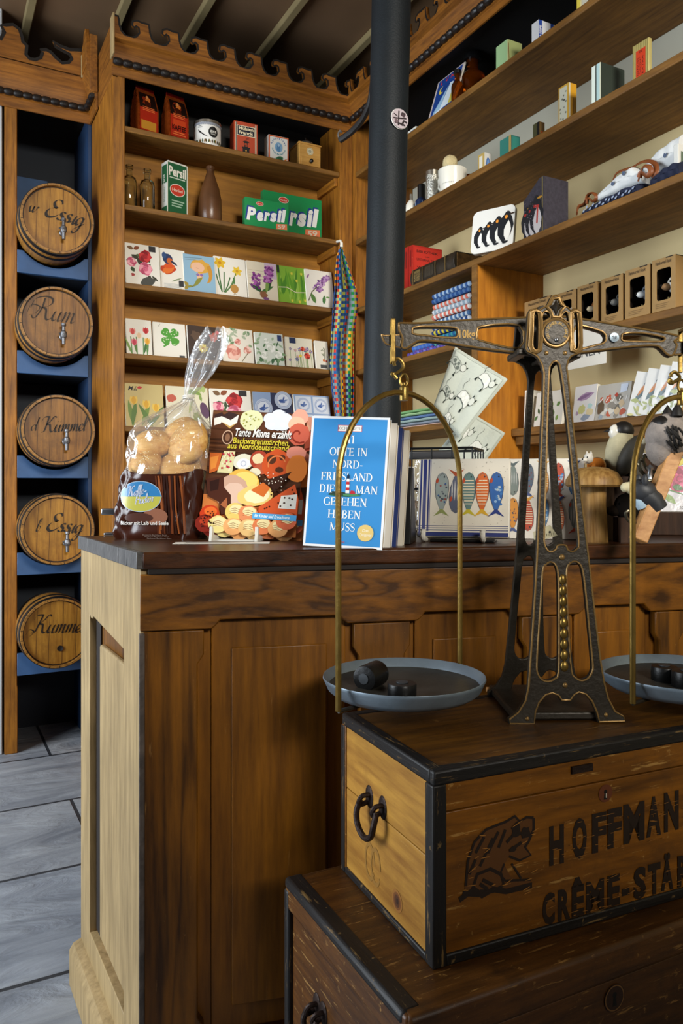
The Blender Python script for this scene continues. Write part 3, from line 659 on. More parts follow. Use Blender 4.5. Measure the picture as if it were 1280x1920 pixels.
# left end: daylight painted in as a paler wood colour
bs = 'pale_and_daylit_wood_z'; y0, y1 = .004, .024
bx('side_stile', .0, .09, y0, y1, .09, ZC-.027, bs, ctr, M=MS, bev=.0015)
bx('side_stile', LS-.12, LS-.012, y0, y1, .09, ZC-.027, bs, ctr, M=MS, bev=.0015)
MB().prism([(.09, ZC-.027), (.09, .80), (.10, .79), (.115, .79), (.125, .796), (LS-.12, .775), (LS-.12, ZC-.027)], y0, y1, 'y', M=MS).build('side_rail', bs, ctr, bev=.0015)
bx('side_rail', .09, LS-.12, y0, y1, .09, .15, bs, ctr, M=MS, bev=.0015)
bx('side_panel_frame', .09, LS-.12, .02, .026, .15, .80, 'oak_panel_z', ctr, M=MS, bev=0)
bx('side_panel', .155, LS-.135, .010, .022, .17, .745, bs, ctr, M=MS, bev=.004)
bx('side_panel_gap_shade', .092, .135, .017, .0205, .155, .785, 'dark_recess', ctr, M=MS, bev=0)  # near-black sheet painting the shade between stile and panel
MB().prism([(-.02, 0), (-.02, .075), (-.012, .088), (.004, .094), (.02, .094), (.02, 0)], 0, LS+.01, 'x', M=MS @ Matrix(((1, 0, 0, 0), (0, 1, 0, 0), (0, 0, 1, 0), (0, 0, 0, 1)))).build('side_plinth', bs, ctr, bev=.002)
# ================================================================ crates
wood('crate_top', '#352008', '#6b430f', 'x', 1, .42, .25, .5, .5, scratch='#9a713a', scratch_amt=.45, dirt='#1c1008', dirt_amt=.8, slo=.62)
wood('crate_side', '#8a5a1d', '#bd8a36', 'y', .8, .5, .2, .5, .35, scratch='#d9b56c', scratch_amt=.35, dirt='#6a451a', dirt_amt=.4)
wood('crate_front', '#573207', '#8f570e', 'x', .8, .45, .2, .6, .4, scratch='#b98f4e', scratch_amt=.55, dirt='#40270f', dirt_amt=.55, slo=.61)
wood('trunk_wood_x', '#371f0a', '#633c12', 'x', 1, .42, .3, .5, .5, scratch='#9a713a', scratch_amt=.6, dirt='#1c1008', dirt_amt=.75, slo=.60)
wood('trunk_wood_y', '#3f220b', '#6d4214', 'y', 1, .42, .3, .5, .5, scratch='#a98048', scratch_amt=.7, dirt='#20120a', dirt_amt=.65, slo=.59)
wood('black_trim_x', '#0d0b0a', '#1c1816', 'x', 1, .5, .6, .3, .3, scratch='#7a6038', scratch_amt=.8, slo=.60)
wood('black_trim_y', '#0d0b0a', '#1c1816', 'y', 1, .5, .6, .3, .3, scratch='#7a6038', scratch_amt=.8, slo=.60)
wood('black_trim_z', '#0d0b0a', '#1c1816', 'z', 1, .5, .6, .3, .3, scratch='#7a6038', scratch_amt=.8, slo=.60)
plain('rusty_iron', '#2a1c16', .55, .6, bump=.4, bscale=120, var=.3, vscale=40)
plain('brass', '#8a6a34', .38, .85, bump=.1, bscale=90, var=.15, vscale=20)
plain('steel', '#8b8d90', .3, .9)
KC = .97; ZK = H-.342*KC                         # top of the upper crate
A = onZ(812, 1447, ZK); Bk = onZ(622, 1338, ZK)
rzc = math.radians(-4.2)
DK = (Bk-A).length; LK = .64
hc = (1822-1450)/1456*(H-ZK)*1456/530
crate = thing('wooden_crate', 'wooden starch crate with black painted edges, stencilled cat and big letters', 'crate', (A.x, A.y, ZK-hc), rzc)
# local: x along the front, y to the back, origin at the front left corner; the left side leans with the photo's corner line
sl = Matrix.Rotation(-rzc, 4, 'Z') @ (Bk-A); shx = sl.x/sl.y; DK = sl.y
SH = Matrix(((1, shx, 0, 0), (0, 1, 0, 0), (0, 0, 1, 0), (0, 0, 0, 1))) if abs(shx) < .2 else Matrix()
SH = Matrix()
t = .012
bx('front_board', t*.3, LK, .002, .014, .008, hc-.052, 'crate_front', crate, bev=.001)
bx('front_board', t*.3, LK, .002, .014, hc-.0505, hc-.016, 'crate_front', crate, bev=.001)
bx('back_board', 0, LK, DK-.014, DK, 0, hc-.016, 'crate_front', crate, bev=.001)
for z0, z1 in ((.006, .125), (.1262, hc-.012)):
    bx('end_board', .002, .014, .01, DK-.01, z0, z1, 'crate_side', crate, bev=.001)
    bx('end_board', LK-.014, LK-.002, .01, DK-.01, z0, z1, 'crate_side', crate, bev=.001)
bx('lid', .006, LK-.006, .006, DK-.004, hc-.016, hc-.001, 'crate_top', crate, bev=.002)
bx('bottom', .006, LK-.006, .006, DK-.006, 0, .008, 'crate_front', crate)
e = .018
bx('black_edge', 0, LK, -.001, e, hc-.018, hc, 'black_trim_x', crate, bev=.003)
bx('black_edge', 0, LK, DK-e, DK, hc-.018, hc, 'black_trim_x', crate, bev=.003)
bx('black_edge', -.001, e, e*.4, DK-e*.4, hc-.0175, hc+.0003, 'black_trim_y', crate, bev=.003)
bx('black_edge', -.0012, .018, -.0012, .018, 0, hc-.017, 'black_trim_z', crate, bev=.002)
bx('black_edge', -.0012, .012, DK-.012, DK+.0012, 0, hc-.017, 'black_trim_z', crate, bev=.002)
bx('black_edge', .017, LK, -.001, .012, 0, .014, 'black_trim_x', crate, bev=.002)
bx('black_edge', -.001, .012, .017, DK-.012, 0, .010, 'black_trim_y', crate, bev=.002)
# keyhole plate and hasp mark on the front
def frontM(): return Tm(0, .0016, 0)
def fpt(px, py):
    """photo point on the crate's front plane in crate coordinates (x, z)"""
    d = wdir(px); e_ = Vector((math.cos(rzc), math.sin(rzc))); k = (A.x*e_.y-A.y*e_.x)/(d.x*e_.y-d.y*e_.x); P = Vector((d.x*k, d.y*k)); return ((P-Vector((A.x, A.y))).dot(e_), H+(HY-py)/F*k-(ZK-hc))
kx, kz = fpt(1136, 1488)
cv = CV(); cv.ell(kx, kz, .0115, .0115, '#5a2c14', 24); cv.ell(kx, kz+.002, .0028, .0028, '#0a0605'); cv.poly([(kx-.0018, kz+.001), (kx+.0018, kz+.001), (kx+.003, kz-.008), (kx-.003, kz-.008)], '#0a0605'); cv.poly([(kx+.0005, kz), (kx+.002, kz), (kx+.002, kz-.006), (kx+.0005, kz-.006)], '#b9b0a0'); cv.build('keyhole_plate', crate, frontM())
mb = MB(); hx, hz = fpt(1085, 1440); mb.box(hx-.012, hx+.022, -.0015, .003, hz-.006, hz+.003); mb.build('hasp_remnant', 'rusty_iron', crate)
# stencil: crouching cat washing itself, and lettering
cv = CV(); ink = '#20130a'
def cp_(l): return [fpt(a, b_) for a, b_ in l]
body = cp_([(872, 1668), (874, 1640), (878, 1612), (888, 1582), (905, 1558), (930, 1546), (955, 1538), (966, 1530), (974, 1540), (986, 1534), (998, 1534), (1001, 1552), (994, 1572), (984, 1588), (992, 1598), (994, 1606), (975, 1612), (955, 1606), (946, 1622), (958, 1645), (972, 1650), (994, 1648), (996, 1658), (968, 1668), (935, 1672), (905, 1676)])
cv.poly(body, '#563311')
for l, w2 in (([(874, 1662), (878, 1615), (890, 1580), (912, 1556), (950, 1541), (966, 1531), (975, 1541), (988, 1533), (1001, 1534)], .0035), ([(1001, 1534), (1001, 1556), (992, 1578), (984, 1590)], .004), ([(955, 1606), (975, 1614), (996, 1604), (984, 1588)], .003), ([(946, 1620), (938, 1640), (948, 1652), (996, 1650)], .003), ([(960, 1620), (978, 1648)], .0025),
              ([(885, 1672), (895, 1640), (920, 1630), (940, 1640), (945, 1660), (925, 1672), (900, 1672)], .0045), ([(862, 1688), (890, 1668), (905, 1680), (925, 1668), (950, 1672), (998, 1660)], .007), ([(868, 1676), (900, 1678)], .006)):
    cv.line(cp_(l), w2, ink)
for l in ([(892, 1600), (908, 1570)], [(900, 1625), (925, 1572)], [(915, 1600), (935, 1560)], [(935, 1590), (948, 1556)], [(880, 1640), (892, 1612)], [(950, 1580), (972, 1556)], [(955, 1596), (978, 1580)], [(905, 1650), (925, 1660)], [(900, 1658), (915, 1668)]): cv.line(cp_(l), [.001, .0045][:0] or .0042, ink)
cv.blob(*fpt(985, 1562), .008, ink); cv.blob(*fpt(968, 1558), .007, ink, sy=1.4); cv.blob(*fpt(962, 1592), .006, ink, sy=.6)
for i in range(26): q = fpt(random.uniform(870, 1000), random.uniform(1545, 1678)); cv.leaf(q[0], q[1], random.uniform(.006, .02), .0011, random.uniform(-12, 30), '#a06a2a')
cv.build('cat_stencil', crate, frontM())
def stencil(letters, y0, y1, hpx, nm):
    """condensed stencil letters; each letter's left and right edges are read off the photo along the front plane"""
    cv = CV(); n = len(letters); lo = None
    for ch, xa, xb, yb in letters:
        a = fpt(xa, yb); b_ = fpt(xb, yb); hh = fpt(xa, yb-hpx)[1]-a[1]; cv.text(ch, a[0], a[1], hh, ink, 'l', bold=.045, fit=b_[0]-a[0]); lo = lo or a
    for i in range(90): cv.leaf(lo[0]+random.uniform(0, b_[0]-lo[0]), lo[1]+random.uniform(0, hh), random.uniform(.004, .018), .0009, random.uniform(-8, 8), '#8a5a24')
    cv.build(nm, crate, frontM())
def row(txt, xs_, w_, ya, yb):
    return [(c, x, x+(w_*(1.45 if c == 'M' else .6 if c in "-'" else 1)), ya+(yb-ya)*(x-xs_[0])/(xs_[-1]-xs_[0])) for c, x in zip(txt, xs_)]
stencil(row("HOFFMANN'S", [1031, 1074, 1111, 1140, 1170, 1213, 1246, 1285, 1330, 1350], 27, 1621, 1527), 0, 0, 66, 'stencil_lettering')
stencil(row("CRÊME-STÄRKE", [1018, 1047, 1073, 1100, 1140, 1167, 1189, 1216, 1240, 1271, 1305, 1340], 23, 1734, 1642), 0, 0, 52, 'stencil_lettering')
# iron ring handle on the left end
def spt(px, py):
    """photo point on the crate's left end plane in crate coordinates (y, z)"""
    d = wdir(px); f_ = Vector((-math.sin(rzc), math.cos(rzc))); k = (A.x*f_.y-A.y*f_.x)/(d.x*f_.y-d.y*f_.x); P = Vector((d.x*k, d.y*k)); return ((P-Vector((A.x, A.y))).dot(f_), H+(HY-py)/F*k-(ZK-hc))
def ring_handle(parent, sp, h1, h2, low, nm='ring_handle', xo=0):
    y1_, z1_ = sp(*h1); y2_, z2_ = sp(*h2); yl, zl = sp(*low); mb = MB()
    ym = (y1_+y2_)/2; zz = (z1_+z2_)/2; hw = abs(y1_-y2_)/2+.004; dz = abs(zz-zl)
    pts = [(xo-.012, ym-hw, zz), (xo-.017, ym-hw-.002, zz-dz*.4), (xo-.018, ym-hw*.8, zz-dz*.8), (xo-.018, ym, zz-dz), (xo-.018, ym+hw*.8, zz-dz*.8), (xo-.017, ym+hw+.002, zz-dz*.4), (xo-.012, ym+hw, zz)]
    mb.tube(spline(pts, 5), .0042, 10); o = mb.build(nm, 'rusty_iron', parent)
    for y_ in (y1_, y2_):
        m2 = MB(); m2.ell((xo, y_, zz+.004), (.003, .012, .016), 14, 8); m2.tube(spline([(xo, y_-.004, zz+.008), (xo-.012, y_-.003, zz+.008), (xo-.016, y_, zz), (xo-.012, y_+.003, zz-.006), (xo, y_+.004, zz-.004)], 4), .0035, 8); m2.build('handle_eye_plate', 'rusty_iron', parent)
ring_handle(crate, spt, (690, 1500), (715, 1520), (698, 1562), xo=.002)
cv = CV(); ky, kzz = spt(742, 1690); MBk = Matrix(((0, 1, 0, .002), (-1, 0, 0, 0), (0, 0, 1, 0), (0, 0, 0, 1)))   # canvas (u,v) -> left end, u = -y
cv.ell(-ky, kzz, .014, .014, '#8a5a22', 24); cv.ell(-ky, kzz, .0105, .011, '#6b3f18', 24); cv.ell(-ky, kzz, .007, .008, '#4a2912', 20); cv.ell(-ky+.001, kzz, .003, .004, '#2e190b', 16); cv.build('wood_knot', crate, MBk)
cv = CV()
ya, za = spt(670, 1585); yb_, zb = spt(725, 1660)
for i in range(2):
    cv.ring(-(ya+yb_)/2+.018*(i-.5), (za+zb)/2, .012, .0155, '#8a6226', 24, 0, 330, 1.7)
cv.build('faded_stencil_mark', crate, MBk)
# ---------------------------------------------------------------- lower trunk
ZT = ZK-hc
A2, B2 = onZ(770, 1905, ZT), onZ(533, 1645, ZT); rz2 = math.radians(-1.5)
v = Matrix.Rotation(-rz2, 4, 'Z') @ (B2-A2); D2 = v.y; L2 = .72
trunk = thing('storage_chest', 'battered dark wooden chest with black corners standing under the crate', 'chest', (A2.x, A2.y, 0), rz2)
bx('body', .004, L2-.004, .004, D2-.004, 0, ZT-.046, 'trunk_wood_x', trunk, bev=.003)
bx('end_board', 0.0005, .01, .0, D2, 0, ZT-.046, 'trunk_wood_y', trunk, bev=.003)
bx('lid', -.004, L2, -.004, D2, ZT-.044, ZT, 'trunk_wood_x', trunk, bev=.006, M=None)
bx('lid_end', -.006, .006, .0, D2+.002, ZT-.0435, ZT-.001, 'trunk_wood_y', trunk, bev=.004)
bx('black_edge', -.0075, .022, .006, D2+.003, ZT-.016, ZT+.0006, 'black_trim_y', trunk, bev=.006)
bx('black_edge', -.0075, .012, D2-.012, D2+.004, 0, ZT-.016, 'black_trim_z', trunk, bev=.004)
def tfp(px, py):
    d = wdir(px); e_ = Vector((math.cos(rz2), math.sin(rz2))); k = (A2.x*e_.y-A2.y*e_.x)/(d.x*e_.y-d.y*e_.x); P = Vector((d.x*k, d.y*k)); return ((P-Vector((A2.x, A2.y))).dot(e_), H+(HY-py)/F*k)
kx, kz = tfp(1155, 1888); kz = ZT-.07
cv = CV(); cv.ell(kx, kz, .017, .017, '#2a160a', 28); cv.ring(kx, kz, .0145, .016, '#6b4a24'); cv.ell(kx, kz+.004, .0035, .0035, '#050303'); cv.poly([(kx-.002, kz+.003), (kx+.002, kz+.003), (kx+.0035, kz-.01), (kx-.0035, kz-.01)], '#050303'); cv.build('keyhole_plate', trunk, Tm(0, .003, 0))
def tsp(px, py):
    d = wdir(px); f_ = Vector((-math.sin(rz2), math.cos(rz2))); k = (A2.x*f_.y-A2.y*f_.x)/(d.x*f_.y-d.y*f_.x); P = Vector((d.x*k, d.y*k)); return ((P-Vector((A2.x, A2.y))).dot(f_), H+(HY-py)/F*k)
ring_handle(trunk, tsp, (594, 1893), (606, 1903), (598, 1940))
# ================================================================ barrels
wood('barrel_head_z', '#845414', '#bd8730', 'z', 1, .45, .2, .5, .35, scratch='#5a3a14', scratch_amt=.3, dirt='#6a4216', dirt_amt=.5)
wood('barrel_head_dark', '#6a4110', '#a06c28', 'z', 1, .45, .2, .5, .35, scratch='#3a220c', scratch_amt=.3, dirt='#46290e', dirt_amt=.5)
wood('barrel_stave_y', '#6e4718', '#a87632', 'y', 1, .45, .2, .4, .3)
plain('hoop_iron', '#14110f', .5, .5, bump=.2)
plain('tap_pewter', '#6f7074', .42, .8, bump=.15, bscale=60)
BARREL = [('w. Essig', 'barrel_head_z', 'topmost barrel, lettered w. Essig, on the blue cradle', .062), ('Rum', 'barrel_head_dark', 'second barrel from the top, lettered Rum, with a tap', .06), ('d. Kümmel', 'barrel_head_dark', 'third barrel from the top, lettered d. Kümmel, darker head', .05), ('b. Essig', 'barrel_head_z', 'fourth barrel from the top, lettered b. Essig, pale yellow head', .062), ('Kümmel', 'barrel_head_z', 'lowest barrel, lettered Kümmel, with an empty tap hole', .06)]
for i, ((px, py, pr), (txt, hm, lab, th_)) in enumerate(zip(BAR, BARREL)):
    z = BARZ[i]; X = onY(px, py, BY-.03).x; R_ = .141
    t = thing('barrel', lab, 'barrel', (X+.003, BY-.03, z), 0, 'spirit and vinegar barrels in the blue bay')
    T = Rm(-90, 'x')                                             # lathe axis z -> +y
    prof = [(0, .0175), (R_*.90, .0175), (R_*.90, .0), (R_*.955, .0), (R_*.975, .02), (R_*.995, .06), (R_, .1), (R_*.985, .15), (R_*.93, .24), (R_*.91, .27), (0, .27)]
    MB().lathe(prof, 48, M=T).build('staves', 'barrel_stave_y', t)
    h_ = MB(); h_.lathe([(0, .016), (R_*.902, .016), (R_*.902, .0172), (0, .0172)], 48, M=T); h_.build('head', hm, t)
    for a, b_ in ((.008, .034), (.062, .082), (.19, .21)):
        def rr(y): return R_*(.955+.045*min(1, y/.1)) if y < .1 else R_*(1-.07*((y-.1)/.14)**1.3)
        MB().lathe([(rr(a)+.0005, a), (rr(a)+.003, a), (rr(b_)+.003, b_), (rr(b_)+.0005, b_)], 48, M=T, ring=True).build('hoop', 'hoop_iron', t)
    cv = CV(base=-.0005)
    for k in range(17):                                          # stave joints on the rim
        a = 2*PI*(k+random.uniform(-.2, .2))/17; cv.line([(R_*.90*math.cos(a), R_*.90*math.sin(a)), (R_*.958*math.cos(a), R_*.958*math.sin(a))], .0022, '#1d1208', up=False)
    cv.build('stave_joints', t, Tm(0, -.001, 0))
    cv = CV(base=-.0155)
    sh = random.uniform(-8, 8)
    for xx in (-.075, -.03, .02, .07):
        hh = math.sqrt((R_*.89)**2-xx*xx); cv.line([(xx-.004, -hh), (xx+.004, hh)], .0012, '#4a2c10', up=False)
    cv.ring(0, 0, R_*.865, R_*.90, '#2d1a0a', 48)
    cv.build('head_joints', t)
    cv = CV(base=-.0148); ink = '#1c120a'
    if txt == 'w. Essig': script(cv, 'w.', -.086, .014, .056, ink, .12, rot=-6); script(cv, 'Essig', .02, -.002, .076, ink, .13, rot=-9)
    elif txt == 'Rum': script(cv, 'Rum', -.012, .006, .088, '#2a1c10', .08, rot=-3); cv.nib([(-.105, .03), (-.09, .06), (-.06, .055), (-.075, .03), (-.1, .02)], .004, '#2a1c10')
    elif txt == 'd. Kümmel': script(cv, 'd.', -.085, -.004, .05, ink, .09, rot=3); script(cv, 'Kümmel', .022, -.004, .06, ink, .11, rot=4)
    elif txt == 'b. Essig': script(cv, 'b.', -.07, -.004, .05, ink, .1, rot=-4); script(cv, 'Essig', .02, -.008, .07, ink, .13, rot=-6)
    else: script(cv, 'Kümmel', .004, .0, .07, ink, .1, rot=-4); cv.nib([(-.115, .0), (-.1, .02), (-.085, .01), (-.1, -.005)], .004, ink)
    cv.build('lettering', t)
    if i < 4:
        mb = MB(); zt = [-.05, -.055, -.045, -.052][i]; xt = .018+.004*i
        mb.lathe([(.0, .0), (.012, .0), (.012, .006), (.009, .008), (.008, .05), (0, .052)], 16, M=Tm(xt, .016, zt) @ Rm(90, 'x'))
        mb.lathe([(0, -.034), (.0065, -.034), (.0075, -.01), (.011, -.006), (.0125, .004), (.011, .014), (.007, .018), (.006, .034), (.0095, .038), (.009, .046), (0, .048)], 16, M=Tm(xt, -.022, zt))
        tp_ = mb.build('tap', 'tap_pewter', t)
        mb = MB(); mb.tube([(xt-.018, -.022, zt+.006), (xt, -.022, zt+.006), (xt+.008, -.022, zt+.006)], [.004, .0035, .0035], 8); mb.build('tap_key', 'tap_pewter', tp_)
    else:
        mb = MB(); mb.lathe([(0, .0), (.006, .0), (.011, -.002), (.011, .006), (0, .006)], 16, M=Tm(.01, .0125, -.062) @ Rm(-90, 'x')); mb.build('tap_hole', 'black_paint_wood', t)

# ================================================================ goods on the napkin shelves
def Mleft(w_, d): return Matrix(((0, 1, 0, -w_/2), (-1, 0, 0, d), (0, 0, 1, 0), (0, 0, 0, 1)))
def Mright(w_, d): return Matrix(((0, -1, 0, w_/2), (1, 0, 0, 0), (0, 0, 1, 0), (0, 0, 0, 1)))
def Mtop(h): return Matrix(((1, 0, 0, 0), (0, 0, 1, 0), (0, -1, 0, h), (0, 0, 0, 1)))
def carton(name, label, cat, loc, rz, w_, d, h, col, front=None, left=None, right=None, M=None, group=None, mat=None, bev=.0015, pm='print', rough=.5):
    t = thing(name, label, cat, loc, rz, group); mn = 'card_'+str(col).strip('#') if isinstance(col, str) else mat
    if mn not in MATS: plain(mn, col, rough)
    MB().box(-w_/2, w_/2, 0, d, 0, h).build('body', mn, t, M=M, bev=bev); I = M or Matrix()
    for fn, mm, nm in ((front, Matrix(), 'front_print'), (left, Mleft(w_, d), 'side_print'), (right, Mright(w_, d), 'side_print')):
        if fn: cv = CV(); fn(cv); cv.build(nm, t, I @ mm, pm)
    return t
def XN(px, yd=.03): return onY(px, 900, YN+yd).x
plain('foil_red', '#7a1409', .28, .35, bump=.8, bscale=45)
plain('foil_copper', '#b4521c', .25, .7, bump=.9, bscale=40)
plain('tin_metal', '#b9b4a8', .25, .9)
plain('black_plastic', '#0c0c0d', .35)
plain('stoneware', '#5a3a22', .3, var=.45, vscale=7, bump=.1)
plain('clear_glass', '#eef2e6', .03, **{'Transmission Weight': 1.0, 'IOR': 1.45})
plain('amber_glass', '#a04a08', .05, **{'Transmission Weight': .9, 'IOR': 1.45})
wood('beech', '#c08a40', '#dba95a', 'x', 1, .4, .1, .3, .1)
S1, S2, S3, S4, S5 = ZS
# coffee bags
def coffee_bag(px, label, rz, word):
    t = thing('coffee_bag', label, 'coffee bag', (XN(px, .055), YN+.055, S1), rz, 'red foil coffee bags')
    w_, d, h = .086, .055, .172
    def sec(v): k = min(1, max(0, (v-.55)/.45)); return w_*(1-.12*k), d*(1-k)**.8+.006
    mb = MB()
    def fn(u, v):
        ww, dd = sec(v); a = u*4; s_ = int(a) % 4; f_ = a-int(a); c = [(-ww/2, -dd/2), (ww/2, -dd/2), (ww/2, dd/2), (-ww/2, dd/2)]
        p, q = c[s_], c[(s_+1) % 4]; wob = .0018*math.sin(37*v+9*a)
        return (p[0]+(q[0]-p[0])*f_+wob, p[1]+(q[1]-p[1])*f_+wob, h*v)
    mb.grid(fn, 24, 20, cu=True); mb.add([fn(i/24, 0) for i in range(24)], [tuple(range(24))]); mb.build('foil_bag', 'foil_copper', t, ang=50)
    mb = MB(); mb.box(-w_*.44, w_*.44, -.003, .003, h-.002, h+.012); mb.build('folded_top', 'foil_red', t, bev=.001)
    def wp(x, y, z): v = z/h; k = sec(v); return (x*k[0]/w_, y-k[1]/2-.0022, z)
    cv = CV(); 
    for r_ in range(14): cv.rect(-w_*.42, .008+r_*.0105, w_*.42, .008+(r_+1)*.0105, '#a52410' if r_ < 8 else '#1a0c08', up=False)
    cv.L += 1
    cv.rect(-w_*.3, .05, w_*.32, .075, '#c4411c') if word else cv.rect(-w_*.36, .012, w_*.36, .045, '#c0862a')
    cv.blob(-.004, .122, .019, '#7d2a12', sy=1.2); cv.blob(.002, .13, .011, '#c9702e'); cv.blob(-.002, .112, .014, '#3a1208'); cv.ell(0, .14, .006, .007, '#d08a50')
    for q in range(3): cv.rect(-.025, .082+q*.006, .025, .085+q*.006, '#d86a34')
    if word: cv.text(word, 0, .034, .019, '#140604', 'c', sx=.62, bold=.02, fit=.06); cv.rect(-.028, .016, .028, .02, '#d86a34'); cv.rect(-.024, .024, .024, .028, '#d86a34')
    cv.build('front_print', t, warp=wp, mat='glossy_print')
coffee_bag(271, 'dark red foil coffee bag at the left end of the top shelf', math.radians(14), '')
coffee_bag(328, 'red foil coffee bag lettered Kaffee, right of the darker one', math.radians(12), 'KAFFEE')
# coffee tin
t = thing('coffee_tin', 'round white coffee tin with silver lid and black oval mark', 'tin', (XN(389, .06), YN+.062, S1)); r_ = .0535
MB().lathe([(r_-.001, 0), (r_, .003), (r_, .088), (r_-.001, .09)], 40).build('body', 'card_e6e4dd' if 'card_e6e4dd' in MATS else plain('card_e6e4dd', '#e6e4dd', .35), t)
MB().lathe([(0, .09), (r_+.0005, .088), (r_+.002, .09), (r_+.002, .1), (r_-.002, .103), (0, .102)], 40).build('lid', 'tin_metal', t)
def cyl(R_): return lambda x, y, z: ((R_-y)*math.sin(x/R_), -(R_-y)*math.cos(x/R_), z)
cv = CV()
for k in range(22): cv.leaf(-.08+k*.0075, .008, .016, .006, 90+random.uniform(-20, 20), ['#2d4a26', '#8a6a2a', '#40301c'][k % 3])
for k in range(24): cv.ell(-.085+k*.0074, .084, .0042, .0055, '#8b8f98', 10)
cv.ell(.006, .052, .019, .021, '#141414', 28); cv.text('IDEE', .006, .049, .009, '#e8e6dd', sx=1, bold=.02); cv.text('KAFFEE', .006, .041, .004, '#e8e6dd')
cv.poly([(-.055, .062), (-.03, .04), (-.012, .03), (-.03, .036), (-.05, .05)], '#141414'); cv.rect(-.055, .068, -.036, .070, '#6a6a6a'); cv.rect(-.053, .073, -.04, .075, '#6a6a6a')
cv.build('label_print', t, warp=cyl(r_), mat='print_satin')
# chicory box
def f(cv, w_=.1, h=.132):
    cv.rect(-w_/2+.006, .004, -w_/2+.012, h-.006, '#e8d8b8'); cv.rect(w_/2-.012, .004, w_/2-.006, h-.006, '#e8d8b8'); cv.rect(-w_/2+.0075, .004, -w_/2+.0105, h-.006, '#10162a'); cv.rect(w_/2-.0105, .004, w_/2-.0075, h-.006, '#10162a')
    cv.rect(-w_/2+.012, .075, w_/2-.012, h-.016, '#e8d8b8'); cv.rect(-w_/2+.0145, .0775, w_/2-.0145, h-.0185, '#10162a')
    cv.text('Mühlen', 0, .099, .0125, '#f0e0b8', fit=.062, bold=.025); cv.text('Franck', 0, .082, .0125, '#f0e0b8', fit=.06, bold=.025)
    cv.rect(-.014, .006, .014, .03, '#151414'); cv.rect(-.017, .026, .017, .031, '#151414'); cv.rect(-.008, .031, .008, .05, '#151414'); cv.poly([(-.014, .05), (.014, .05), (.008, .056), (-.008, .056)], '#151414'); cv.line([(0, .056), (0, .064), (.012, .066)], .002, '#151414'); cv.ell(0, .017, .003, .003, '#d8a040')
    for k in range(3): cv.rect(-.006, .034+k*.005, .006, .0365+k*.005, '#c24a1c')
carton('chicory_box', 'orange red Mühlen Franck box with navy panel and coffee mill picture', 'box', (XN(461, .03), YN+.03, S1), math.radians(-4), .1, .06, .132, '#b5401a', f)
def f(cv):
    cv.rect(-.044, .0, .044, .105, '#e4e2da'); cv.rect(-.044, .0, -.038, .105, '#cf5a22'); cv.rect(.039, .0, .044, .105, '#cf5a22'); cv.rect(-.038, .1, .039, .105, '#cf5a22')
    for k, ch in enumerate('Kathreiner'): a = math.radians(160-k*15.5); cv.text(ch, .029*math.cos(a), .062+.031*math.sin(a), .008, '#2c5f9a', rot=math.degrees(a)-90, bold=.02)
    for k, ch in enumerate('Kneipp Malzkaffee'): a = math.radians(198+k*9); cv.text(ch, .031*math.cos(a), .06+.032*math.sin(a), .006, '#2c8a9a', rot=math.degrees(a)+90, bold=.02)
    cv.ell(0, .06, .017, .02, '#7fa8c8', 24); cv.blob(0, .066, .008, '#3f6f9f'); cv.blob(0, .052, .01, '#5585ad'); cv.ell(0, .068, .005, .006, '#a8c4d8')
    cv.blob(.004, .014, .017, '#3d7a52', sy=.55); cv.blob(.004, .015, .012, '#24583a', sy=.5); cv.leaf(.02, .006, .02, .006, 30, '#d07828')
carton('malt_coffee_box', 'white malt coffee box with blue ring lettering and orange edges', 'box', (XN(522, .03), YN+.03, S1), math.radians(-2), .088, .05, .107, '#cfcabd', f)
# box coffee grinder
t = thing('coffee_grinder', 'small beech box coffee grinder with one drawer on the top shelf', 'coffee grinder', (XN(581, .03), YN+.03, S1)); w_ = .1
bx('box', -w_/2, w_/2, 0, .095, .006, .1, 'beech', t); bx('base_board', -w_/2-.004, w_/2+.004, -.004, .099, 0, .008, 'beech', t); bx('top_board', -w_/2-.003, w_/2+.003, -.003, .098, .1, .107, 'beech', t)
dr_ = bx('drawer', -w_/2+.006, w_/2-.004, -.005, .002, .01, .044, 'beech', t); MB().lathe([(0, 0), (.004, 0), (.004, .005), (.008, .009), (.008, .013), (0, .016)], 16, M=Tm(0, -.005, .028) @ Rm(90, 'x')).build('knob', 'black_plastic', dr_)
MB().lathe([(.036, 0), (.036, .004), (.033, .014), (.02, .022), (0, .024)], 24, M=Tm(0, .045, .107)).build('hopper_dome', 'tin_metal', t)
mb = MB(); mb.lathe([(0, .02), (.003, .02), (.003, .04), (0, .041)], 10, M=Tm(0, .045, .107)); mb.tube([(0, .045, .143), (.02, .06, .146), (.035, .075, .14)], .003, 8); mb.ell((.036, .076, .148), .007); mb.build('crank', 'black_plastic', t)
cv = CV(); cv.ell(0, .073, .0155, .0155, '#d9cba4', 28); cv.ring(0, .073, .012, .013, '#8f8a70'); cv.ell(0, .073, .007, .007, '#a9a48c'); cv.build('round_label', t, Tm(0, -.0, 0))
